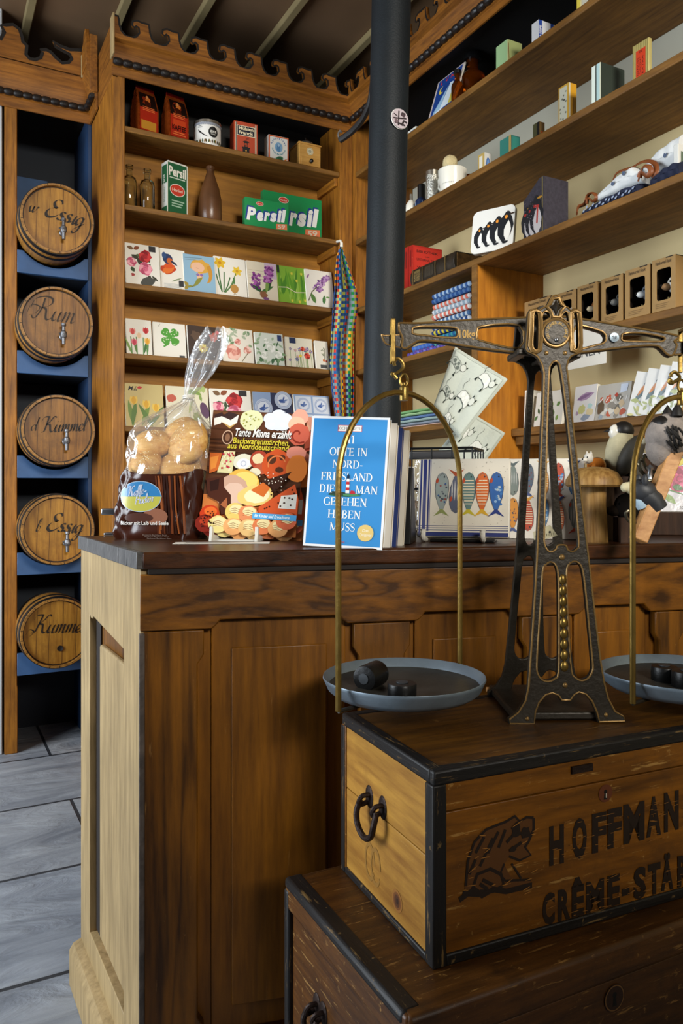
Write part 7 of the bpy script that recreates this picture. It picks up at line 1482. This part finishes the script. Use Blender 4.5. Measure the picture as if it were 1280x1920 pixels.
MB().box(-.02, .02, -.005, .05, -.12, 0).build('post', 'dark_stump', t)
# board with carved animal hooks, seen edge-on
pA, pB = atD(1196, 1014, 1.33), atD(1298, 762, 1.36); L_ = (pB-pA).length; ax = (pB-pA).normalized(); nx = (FWD-ax*FWD.dot(ax)).normalized(); ny = ax.cross(nx)
hbd = thing('hook_rack', 'light wooden rack board with carved animal hooks leaning at the right edge', 'rack', pA); MH = Matrix(((ax.x, nx.x, ny.x, 0), (ax.y, nx.y, ny.y, 0), (ax.z, nx.z, ny.z, 0), (0, 0, 0, 1)))
if (MH.to_3x3() @ Vector((0, 0, 1))).dot(RGT) > 0: MH = MH @ Matrix.Scale(-1, 4, (0, 0, 1))
MB().box(0, L_+.06, -.012, .014, -.0125, .0125).build('board', 'larch_board', hbd, M=MH, bev=.002)
MHW = Matrix.Translation(pA)
def HL(px, py, D): return atD(px, py, D)-pA
plain('hook_steel', '#6a6758', .3, .9)
for k, (c_, d_) in enumerate((((1214, 880), 1.38), ((1204, 888), 1.36), ((1222, 872), 1.40))):
    x, y = c_; mb = MB(); mb.tube(spline([HL(x+26, y+8, d_), HL(x+10, y+14, d_), HL(x-8, y+8, d_), HL(x-16, y-6, d_), HL(x-14, y-18, d_), HL(x-8, y-16, d_)], 6), .0032, 8); mb.build('hook', 'hook_steel', hbd)
mb = MB(); mb.tube(spline([HL(1202, 981, 1.34), HL(1188, 982, 1.34), HL(1176, 974, 1.34), HL(1173, 962, 1.34), HL(1178, 957, 1.34)], 6), .0028, 8); mb.build('hook', 'hook_steel', hbd)
mb = MB(); mb.lathe([(.006, 0), (.004, .014), (.007, .02), (0, .026)], 10, M=Matrix.Translation(HL(1218, 898, 1.36))); mb.build('hook_screw', 'steel', hbd)
# tabby cat head (seen from the side, chin toward the board)
plain('fur_tabby', '#8a8078', .8, bump=.5, bscale=150, var=.2, vscale=60)
def carved(label, o, build, nm='animal_hook'):
    t = thing(nm, label, 'hook', o, -TH); build(t); return t
def vx(px, py, o, D, dd=0): q = atD(px, py, D+dd)-o; return Vector((q.dot(RGT), q.dot(FWD), q.z))
o = atD(1255, 818, 1.36)
def cat(t):
    mb = MB(); mb.ell((0, 0, 0), (.042, .035, .040), 26, 18, R=Rm(-35, 'y').to_3x3()); mb.ell(vx(1236, 845, o, 1.36), (.022, .026, .03), 18, 12, R=Rm(-20, 'y').to_3x3()); mb.build('head', 'fur_tabby', t)
    mb = MB(); mb.ell(vx(1238, 797, o, 1.36), (.018, .026, .016), 16, 10, R=Rm(-40, 'y').to_3x3()); mb.build('dark_brow', 'paint_black', t)
    for s_ in (-1, 1): mb = MB(); mb.lathe([(.012, 0), (.008, .012), (0, .024)], 10, M=Matrix.Translation(vx(1260, 782, o, 1.36)+Vector((0, s_*.02, 0)))); mb.build('ear', 'paint_black', t)
    mb = MB()
    for i in range(34): a = vx(1240+random.uniform(-4, 36), 806+random.uniform(0, 40), o, 1.36); r_ = math.sqrt(max(0, 1-(a.x/.044)**2-(a.z/.042)**2)); mb.ell((a.x, -.034*r_-.0012, a.z), (.0022, .002, .008), 8, 6, R=Rm(-30+random.uniform(-15, 15), 'y').to_3x3())
    mb.build('stripes', 'paint_black', t)
carved('carved grey tabby cat head hook at the upper left of the rack', o, cat)
plain('paint_white_blue', '#9fb6c4', .5, var=.25, vscale=20); plain('paint_grey_black', '#2a2c30', .5, var=.5, vscale=26)
o2 = atD(1205, 922, 1.34)
def goat(t):
    mb = MB(); mb.ell((0, 0, 0), (.026, .02, .021), 20, 14, R=Rm(25, 'y').to_3x3()); mb.tube([Vector((0, 0, -.002)), vx(1222, 938, o2, 1.34), vx(1232, 955, o2, 1.34)], [.019, .02, .018], 14); mb.build('head', 'paint_grey_black', t)
    mb = MB(); mb.tube([vx(1196, 920, o2, 1.34), vx(1182, 914, o2, 1.34), vx(1171, 913, o2, 1.34)], [.015, .011, .008], 14); mb.ell(vx(1172, 914, o2, 1.34), .0085, 12, 8); mb.build('muzzle', 'feather_cream', t)
    mb = MB(); mb.tube([vx(1185, 922, o2, 1.34), vx(1198, 934, o2, 1.34), vx(1207, 950, o2, 1.34)], [.006, .013, .012], 12); mb.build('throat', 'paint_white_blue', t)
    for s_ in (-1, 1): mb = MB(); mb.ell(vx(1203, 902, o2, 1.34)+Vector((0, s_*.014, 0)), (.006, .005, .012), 10, 8); mb.build('ear', 'paint_grey_black', t)
    mb = MB(); mb.ell(vx(1195, 908, o2, 1.34)+Vector((0, -.013, 0)), .0028, 8, 6); mb.build('eye', 'paint_black', t)
carved('carved goat head hook with pale muzzle and blue throat low on the rack', o2, goat)
t = carved('small carved orange cat head peeping behind the tabby hook', atD(1224, 822, 1.44), lambda t: (lambda mb: (animal_head(mb, (0, 0, 0), .016, '#b9782c', '#d9cfae', fwd=(-1, 0)), mb.build('head', 'cloth', t)))(MB()))
MB().box(.0, .02, -.01, .01, -.06, -.004).build('mounting_peg', 'dark_stump', t)
t = carved('dark carved wolf head hook half hidden behind the goat', atD(1176, 950, 1.47), lambda t: (lambda mb: (animal_head(mb, (0, 0, 0), .026, '#1c1713', '#2c231b', fwd=(-1, 0)), mb.build('head', 'cloth', t)))(MB())); MB().box(-.02, .03, -.02, .02, -(atD(1176, 950, 1.47).z-ZC), -.02).build('stand_block', 'dark_stump', t)
# flowered napkins at the far right
def a_pink(cv, w_, h):
    cv.rect(-w_/2, 0, w_/2, h, '#c9c8ce')
    for x, y, r_ in ((.1, .55, .16), (.35, .7, .14), (.3, .35, .1), (-.2, .75, .05)): rose(cv, x*w_, y*h, r_*w_, ('#b02a5a', '#d04a7a', '#8a1c44'))
    leaves(cv, 12, -w_*.4, h*.2, w_*.4, h*.8, w_*.1, w_*.2); cv.line([(-w_*.4, h*.5), (0, h*.35), (w_*.3, h*.2)], .003, '#4a7a3a'); cv.leaf(-w_*.1, h*.8, w_*.4, w_*.18, 20, '#3a3f42'); cv.leaf(.0, h*.82, w_*.2, w_*.1, 10, '#c8b42a'); cv.rect(-w_*.45, h*.02, -w_*.2, h*.1, '#8a8a8a'); cv.text('20', w_*.1, h*.04, h*.05, '#5a5a5a')
Pk = ctop(1262, 1012)+uy*.16; bk = thing('wooden_block', 'dark wooden block under the flowered napkins at the right edge', 'block', Pk, AR(-10)); bx('block', -.07, .12, -.01, .07, 0, .075 if 0 else .05, 'dark_stump', bk)
napkin_pack('napkin_pack', 'pack of napkins with pink roses and a bird at the right edge', a_pink, Pk+Vector((0, 0, .05))+ux*.03, AR(-10), .19, .135, 14, 'flowered napkins on the counter')
# ================================================================ the big balance scale on the crate
plain('scale_iron', '#2c261d', .45, .35, bump=.25, bscale=140, var=.15, vscale=40)
plain('gilt', '#86683a', .42, .55, bump=.15, bscale=120, var=.15, vscale=30)
plain('aged_brass', '#8a7038', .35, .85, bump=.12, bscale=100, var=.2, vscale=25)
plain('zinc', '#7d8b96', .42, .55, bump=.2, bscale=50, var=.25, vscale=14)
plain('zinc_inside', '#403d36', .45, .5, bump=.25, bscale=40, var=.35, vscale=12)
plain('lead_grey', '#3f4347', .5, .5)
plain('weight_iron', '#141414', .4, .4, bump=.2, bscale=90)
OS = onZ(1061, 1353, ZK); DS = OS.dot(FWD); kS = DS/F
sc_ = thing('balance_scale', 'tall cast iron balance scale with gilt edges standing on the crate', 'scale', OS, AR(1.5))
def L2(l): return [((x-1061)*kS, (1353-y)*kS) for x, y in l]
outer = [(954, 1354), (953, 1346), (970, 1333), (983, 1312), (989, 1285), (995, 1200), (1001, 1110), (1005, 1040), (1009, 940), (1013, 830), (1017, 740), (1018, 700), (1014, 684), (1006, 670), (997, 664), (987, 660), (984, 655), (987, 620), (989, 590), (993, 583), (1002, 581), (1008, 584), (1014, 580), (1020, 577), (1023, 576), (1027, 570), (1030, 562), (1034, 557), (1040, 555), (1046, 557), (1049, 562), (1053, 570), (1058, 577), (1062, 578), (1068, 584), (1074, 581), (1083, 583), (1086, 590), (1087, 625), (1089, 657), (1085, 662), (1077, 665), (1069, 668), (1063, 676), (1060, 690), (1064, 720), (1070, 780), (1080, 870), (1092, 970), (1103, 1060), (1113, 1150), (1124, 1240), (1131, 1280), (1138, 1308), (1151, 1333), (1167, 1342), (1170, 1351), (1122, 1352), (1117, 1333), (1108, 1313), (1096, 1300), (1083, 1296), (1074, 1301), (1067, 1311), (1051, 1311), (1045, 1302), (1033, 1297), (1020, 1301), (1008, 1315), (1001, 1333), (999, 1355)]
def slot(l, r, b_): return l
holes = [
 [(1038, 678), (1031, 684), (1027, 700), (1024, 780), (1021, 900), (1018, 1000), (1019, 1020), (1024, 1031), (1032, 1034), (1040, 1029), (1044, 1022), (1058, 1022), (1062, 1030), (1070, 1034), (1079, 1029), (1083, 1016), (1076, 930), (1066, 830), (1056, 740), (1049, 694), (1045, 682)],
 [(1031, 1053), (1021, 1058), (1015, 1070), (1011, 1130), (1007, 1190), (1004, 1245), (1006, 1262), (1014, 1273), (1026, 1276), (1038, 1271), (1045, 1258), (1046, 1180), (1045, 1090), (1041, 1062)],
 [(1075, 1052), (1065, 1057), (1060, 1072), (1061, 1130), (1064, 1190), (1069, 1255), (1076, 1269), (1088, 1275), (1101, 1270), (1109, 1256), (1109, 1240), (1103, 1180), (1096, 1110), (1091, 1072), (1085, 1057)],
 [(1002, 586), (998, 590), (997, 620), (996, 648), (999, 656), (1003, 658), (1007, 655), (1008, 640), (1008, 600), (1006, 589)],
 [(1076, 586), (1072, 590), (1071, 605), (1072, 640), (1073, 654), (1077, 657), (1081, 655), (1083, 645), (1082, 605), (1080, 590)],
 [(1020, 585), (1015, 590), (1013, 604), (1018, 604), (1025, 600), (1030, 596), (1028, 588)],
 [(1059, 585), (1053, 589), (1049, 596), (1055, 600), (1061, 605), (1065, 604), (1064, 592)]]
def sm(l): return [(p.x, p.y) for p in spline([(x, y, 0) for x, y in l], 3, True)]
O2 = L2(outer); H2 = [sm(L2(h)) for h in holes]
def plate_obj(nm, y0, sc=1.0, dx=0, gilt_=True, shear=0, mat='scale_iron', head=True):
    vs, fs = plate([O2]+[h[::-1] for h in H2], .009, .0015); mb = MB(); mb.add([(x*sc+dx, y+y0+shear*z, z) for x, y, z in vs], fs); o = mb.build(nm, mat, sc_, ang=40)
    if gilt_:
        g = MB()
        for l, inn_ in [(O2, 0)]+[(h, 1) for h in H2]: g.tube([(x, y0-.0046, z) for x, z in l], .0013, 6, closed=True)
        g.build('gilt_edging', 'gilt', o)
    return o
fp_ = plate_obj('front_plate', 0)
plate_obj('rear_plate', .145, .98, .0, False, -.13)
# heavier gilt frames of the head
g = MB()
def rib(l, r=.0026, y=-.005): g.tube([(x, y, z) for x, z in L2(l)], r, 8, closed=True)
for l in ([(1002, 583), (994, 587), (993, 620), (991, 650), (995, 660), (1003, 662), (1010, 658), (1012, 640), (1012, 604), (1010, 588)], [(1076, 583), (1068, 588), (1067, 605), (1068, 645), (1070, 658), (1078, 661), (1085, 657), (1087, 645), (1086, 605), (1084, 588)]): rib(l, .0030)
rib([(1039+25*math.cos(a*PI/16), 626-25*math.sin(a*PI/16)) for a in range(32)], .0028)
rib([(1034, 561), (1029, 572), (1023, 577), (1030, 585), (1034, 596), (1046, 596), (1049, 585), (1056, 577), (1049, 572), (1045, 561)], .0026)
g.build('gilt_frame', 'gilt', fp_)
cx_, cz_ = L2([(1039, 626)])[0]
mb = MB(); mb.lathe([(0, .004), (.0165, .004), (.0175, .002), (.0175, 0), (0, 0)], 32, M=Tm(cx_, -.006, cz_) @ Rm(90, 'x')); dsc = mb.build('maker_disc', 'scale_iron', sc_)
mb = MB(); mb.ell((cx_, -.011, cz_-.0105), (.003, .002, .003), 12, 8); mb.build('rivet', 'steel', dsc)
cv = CV(base=.0102)
for k, ch in enumerate('DEUTSCHER'): a = math.radians(212-k*14.5); cv.text(ch, cx_+.0118*math.cos(a), cz_+.0118*math.sin(a), .0036, '#b08c44', rot=math.degrees(a)-90, bold=.03)
for k, ch in enumerate('ALLIANCE'): a = math.radians(72-k*14.5); cv.text(ch, cx_+.0118*math.cos(a), cz_+.0118*math.sin(a), .0036, '#b08c44', rot=math.degrees(a)-90, bold=.03)
cv.build('raised_lettering', dsc)
def star():
    mb = MB(); p = L2([(1040, 563), (1044, 572), (1051, 577), (1044, 584), (1040, 595), (1036, 584), (1028, 577), (1036, 572)]); c = L2([(1040, 577)])[0]; vs = [(x, -.0052, z) for x, z in p]+[(c[0], -.010, c[1])]; mb.add(vs, [(i, (i+1) % 8, 8) for i in range(8)]); mb.build('star_boss', 'scale_iron', fp_)
star()
for (px, py, r_) in ((1022, 663, .0032), (1057, 663, .0032), (1051, 1044, .0042), (1057, 1283, .0036), (986, 1345, .003), (1134, 1339, .003)):
    x, z = L2([(px, py)])[0]; MB().ell((x, -.005, z), (r_, r_*.7, r_), 14, 8).build('rivet', 'gilt', fp_)
mb = MB(); x0, z0 = L2([(1052, 1076)])[0]; x1, z1 = L2([(1056, 1258)])[0]
for i in range(9):
    t_ = (i+.5)/9; mb.ell((x0+(x1-x0)*t_, -.003, z0+(z1-z0)*t_), (.0052+.0012*t_, .005, abs(z1-z0)/9*.54), 12, 8)
mb.build('brass_chain_bar', 'aged_brass', fp_)
# cross pieces, base
bx('cross_tie', L2([(1022, 0)])[0][0], L2([(1058, 0)])[0][0], .004, .075, L2([(0, 672)])[0][1], L2([(0, 664)])[0][1], 'scale_iron', sc_)
bx('cross_tie', L2([(1000, 0)])[0][0], L2([(1080, 0)])[0][0], .004, .135, L2([(0, 1046)])[0][1]-.004, L2([(0, 1040)])[0][1], 'scale_iron', sc_) if 0 else None
bx('base_plate', L2([(962, 0)])[0][0], L2([(1160, 0)])[0][0], .006, .165, 0, .012, 'scale_iron', sc_, bev=.003)
bx('side_wing', L2([(987, 0)])[0][0]-.012, L2([(987, 0)])[0][0]+.003, .004, .07, L2([(0, 664)])[0][1], L2([(0, 652)])[0][1], 'scale_iron', sc_)
bx('side_wing', L2([(1084, 0)])[0][0]-.003, L2([(1084, 0)])[0][0]+.006, .004, .07, L2([(0, 670)])[0][1], L2([(0, 655)])[0][1], 'scale_iron', sc_)
# beam
YBm = .036; bm_a = math.radians(2.5)
kB = (DS+YBm)/F
def LB(l): return [((x-1039)*kB+cx_, (1353-y)*kS+(917-y)*(kB-kS)) for x, y in l]
bo = [(760, 612), (763, 609), (800, 609), (900, 602), (985, 598), (1039, 594), (1090, 598), (1180, 612), (1275, 628), (1283, 634), (1276, 640), (1281, 648), (1273, 666), (1262, 664), (1250, 652), (1235, 648), (1180, 652), (1090, 663), (1039, 667), (985, 663), (900, 653), (835, 643), (802, 641), (790, 645), (773, 656), (765, 652), (767, 640), (765, 632), (760, 622)]
bh = [[(790, 616), (785, 622), (787, 629), (810, 632), (860, 636), (869, 632), (871, 624), (864, 617), (830, 615)], [(915, 614), (906, 622), (905, 632), (912, 641), (985, 654), (985, 612)], [(1090, 613), (1090, 654), (1130, 648), (1143, 644), (1148, 636), (1145, 627), (1133, 620)], [(1182, 626), (1177, 633), (1181, 640), (1215, 641), (1250, 641), (1258, 637), (1254, 632), (1215, 625)]]
B2 = sm(LB(bo)); BH = [sm(LB(h)) for h in bh]; vs, fs = plate([B2]+[h[::-1] for h in BH], .012, .002)
mb = MB(); mb.add([(x, y+YBm, z) for x, y, z in vs], fs); beam = mb.build('beam', 'scale_iron', sc_, ang=40)
g = MB(); [g.tube([(x, YBm-.0062, z) for x, z in l], .0015, 6, closed=True) for l in [B2]+BH]; g.build('gilt_edging', 'gilt', beam)
cv = CV(base=.0066); q = LB([(887, 636)])[0]; cv.text('10kg', q[0], q[1], .0115, '#b48d44', fit=.0235, bold=.02); q = LB([(993, 632)])[0]; cv.rect(q[0]-.002, q[1], q[0]-.0005, q[1]+.007, '#b48d44'); cv.rect(q[0]+.001, q[1], q[0]+.0025, q[1]+.007, '#b48d44'); cv.build('raised_lettering', beam, Tm(0, YBm, 0))
q = LB([(1162, 634)])[0]; mb = MB(); mb.lathe([(0, .004), (.0068, .003), (.0072, 0), (0, 0)], 24, M=Tm(q[0], YBm-.006, q[1]) @ Rm(90, 'x')); bd = mb.build('verification_seal', 'zinc', sc_); cv = CV(base=.0103); cv.text('98', q[0], q[1]-.002, .0042, '#3f4448'); cv.build('stamp', bd, Tm(0, YBm, 0))
# pointer and its graduated plate
a, b_ = LB([(1040, 690)])[0], LB([(1029, 1008)])[0]; mb = MB(); mb.add([(a[0]-.004, YBm, a[1]), (a[0]+.004, YBm, a[1]), (b_[0], YBm, b_[1]), (a[0], YBm+.003, a[1]+.02), (a[0]-.003, YBm-.002, a[1])], [(0, 1, 2), (1, 3, 2), (3, 0, 2), (0, 3, 1)]); mb.build('pointer', 'scale_iron', beam)
pp = LB([(1016, 998), (1048, 985), (1062, 1005), (1040, 1011), (1018, 1013)]); mb = MB(); mb.prism(pp, YBm+.008, YBm+.011, 'y'); plain('ivory_enamel', '#b9b190', .4); pl_ = mb.build('graduated_plate', 'ivory_enamel', sc_); cv = CV(base=-YBm-.0076); q = LB([(1047, 998)])[0]; cv.ell(q[0], q[1], .0018, .0018, '#141414', 12)
for i in range(9): q = LB([(1020+i*4.2, 1009-i*.6)])[0]; cv.rect(q[0], q[1], q[0]+.0006, q[1]+.004, '#4a4636', False)
cv.build('graduations', pl_)
MSC = Matrix.Translation(OS) @ Matrix.Rotation(AR(1.5), 4, 'Z'); INV = MSC.inverted()
# pans with their bails
def pan(side, cpx, cpy, Dp, end, ang, r_, archtop):
    c = atD(cpx, cpy, Dp); ls = []; nm = side
    def w2l(p): return INV @ Vector(p)
    cl_ = w2l(c); mb = MB()
    T = Tm(*cl_)
    mb.lathe([(0, -.018), (r_*.86, -.018), (r_*.93, -.010), (r_*.985, .003), (r_*1.0, .0035), (r_*1.005, .001), (r_*.99, -.002), (r_*.945, -.014), (r_*.87, -.0215), (0, -.0215)], 64, M=T); po = mb.build('pan', 'zinc', sc_, ang=50)
    mb = MB(); mb.lathe([(0, -.0176), (r_*.855, -.0176), (r_*.925, -.0096)], 64, M=T, ring=False) if 0 else mb.lathe([(0, -.0177), (r_*.86, -.0177), (r_*.93, -.0095), (r_*.93, -.0100), (0, -.0179)], 64, M=T); mb.build('pan_inside', 'zinc_inside', po)
    d = Vector((math.cos(ang), math.sin(ang), 0)); hw = r_+.0125; ztop = (archtop-c).z; zs = ztop-hw*1.02
    pts = [d*-hw+Vector((0, 0, -.024))]+[d*-hw+Vector((0, 0, zs*q)) for q in (0, .3, .6, .85)]+[d*(-hw*math.cos(PI*i/20))+Vector((0, 0, zs+hw*1.02*math.sin(PI*i/20))) for i in range(21)]+[d*hw+Vector((0, 0, zs*q)) for q in (.85, .6, .3, 0)]+[d*hw+Vector((0, 0, -.024))]
    rot = INV.to_3x3(); mb = MB(); mb.tube([cl_+rot @ p for p in pts], .0042, 10); mb.build('bail', 'aged_brass', sc_)
    mb = MB(); mb.tube([cl_+rot @ (d*-hw+Vector((0, 0, -.0245))), cl_+Vector((0, 0, -.0235)), cl_+rot @ (d*hw+Vector((0, 0, -.0245)))], .003, 8); n2 = Vector((-d.y, d.x, 0)); mb.build('pan_carrier', 'scale_iron', sc_)
    # joint, hook and link up to the beam end
    tp_ = cl_+Vector((0, 0, ztop)); e_ = end
    MB().lathe([(0, -.012), (.0062, -.012), (.0066, -.01), (.0066, .007), (.0055, .009), (.003, .011), (.003, .014), (0, .015)], 18, M=Tm(*tp_)).build('bail_joint', 'aged_brass', sc_)
    z0 = tp_.z+.012; z1 = e_.z-.030; H_ = z1-z0; ring1 = [(tp_.x+.0055*math.cos(a), tp_.y, z0+.006+.009*math.sin(a)) for a in [i*PI/8 for i in range(16)]]
    mb = MB(); mb.tube(ring1, .0022, 8, closed=True); mb.build('link_ring', 'aged_brass', sc_)
    xm = (tp_.x+e_.x)/2; s_ = spline([(xm-.002, tp_.y, z0+.008), (xm-.008, tp_.y, z0+.016), (xm-.007, tp_.y, z0+H_*.35), (xm+.006, tp_.y, z0+H_*.58), (xm+.007, tp_.y, z0+H_*.78), (xm, tp_.y, z0+H_*.98), (xm-.006, tp_.y, z0+H_*.86), (xm-.005, tp_.y, z0+H_*.7)], 6)
    mb = MB(); mb.tube(s_, .0027, 8); mb.build('s_hook', 'aged_brass', sc_)
    mb = MB(); mb.box(e_.x-.0035, e_.x+.0035, YBm-.011, YBm-.008, z1-.008, e_.z+.026); mb.box(e_.x-.0035, e_.x+.0035, YBm+.008, YBm+.011, z1-.008, e_.z+.026); mb.box(e_.x-.0035, e_.x+.0035, YBm-.011, YBm+.011, e_.z+.022, e_.z+.026); mb.build('stirrup', 'aged_brass', sc_, bev=.001)
    return c, cl_
def claw(px_list):
    l = LB(px_list); vs, fs = plate([sm(l)], .008, .001); mb = MB(); mb.add([(x, y+YBm, z) for x, y, z in vs], fs); o = mb.build('knife_edge_claw', 'scale_iron', sc_); g = MB(); g.tube([(x, YBm-.0042, z) for x, z in sm(l)], .0012, 6, closed=True); g.build('gilt_edging', 'gilt', o)
claw([(728, 630), (733, 632), (760, 631), (766, 633), (764, 644), (766, 654), (752, 652), (738, 648), (731, 640)])
claw([(1276, 640), (1300, 642), (1312, 640), (1308, 654), (1296, 662), (1278, 664), (1280, 650)])
eL, eR = LB([(749, 634)])[0], LB([(1297, 648)])[0]
angb = -TH+math.radians(43)
cL, lL = pan('left', 757, 1270, 1.14, Vector((eL[0], 0, eL[1])), angb, .1185, atD(747, 736, 1.14))
cR, lR = pan('right', 1277, 1262, 1.20, Vector((eR[0], 0, eR[1])), -TH+math.radians(38), .1225, atD(1290, 745, 1.20))
# weights
def weight(label, c, dx, dy, r_, h, lying=False, rot=0, group='iron weights in the pans'):
    t = thing('iron_weight', label, 'weight', c+RGT*dx+FWD*dy+Vector((0, 0, -.0172)), -TH+math.radians(rot), group); M = Tm(0, 0, r_) @ Rm(90, 'x') @ Tm(0, 0, -h/2) if lying else Matrix()
    MB().lathe([(0, 0), (r_*.95, 0), (r_, .002), (r_, h*.9), (r_*.96, h*.97), (r_*.6, h), (0, h)], 32, M=M).build('body', 'weight_iron', t); MB().lathe([(0, h+.0004), (r_*.42, h+.0004), (r_*.42, h+.0012), (0, h+.0014)], 20, M=M).build('lead_plug', 'lead_grey', t)
weight('black iron weight lying on its side in the left pan', cL, -.048, .005, .0185, .046, True, -30); weight('low black iron weight standing upright in the left pan', cL, -.006, -.042, .0205, .02)
weight('black iron weight standing in the right pan at the photo edge', cR, .0, -.02, .0225, .026); weight('second low iron weight behind the other in the right pan', cR, -.018, .02, .02, .024)
# badge on the iron column
Pp = colp(atD(749, 223, 2.10).z); dirc = (atD(749, 223, 2.1)-Pp); dirc.z = 0; dirc.normalize(); t = thing('round_badge', 'round printed tin badge stuck on the iron column', 'badge', Pp+dirc*.0565, math.atan2(dirc.y, dirc.x)+PI/2)
MB().lathe([(0, .003), (.0255, .0015), (.0275, 0), (0, 0)], 32, M=Rm(90, 'x')).build('disc', 'tin_white', t)
cv = CV(base=.0032); cv.ell(0, 0, .0262, .0262, '#b9adb4', 32)
for l, w3 in (([(-.022, -.002), (-.004, .0), (.02, .004)], .004), ([(-.006, -.02), (-.004, .02)], .004), ([(-.02, .01), (-.008, .004)], .003), ([(.004, -.018), (.012, -.004), (.022, -.008)], .006), ([(-.018, -.012), (.0, -.014), (.016, -.016)], .005)): cv.line(l, w3, '#2a2024')
cv.blob(.01, .012, .007, '#4a3a40'); cv.blob(-.012, -.008, .006, '#6a585e'); cv.text('MS', .009, .012, .006, '#1c1416'); cv.build('badge_print', t)

q = onZ(936, 1297, ZK); o = bx('wooden_stick', -.022, .02, -.004, .004, .0, .007, 'larch_board', None, bev=.001); tag(o, 'short light wooden stick lying beside the scale base on the crate', 'stick', loc=q+Vector((0, 0, .0005)), rz=AR(4))
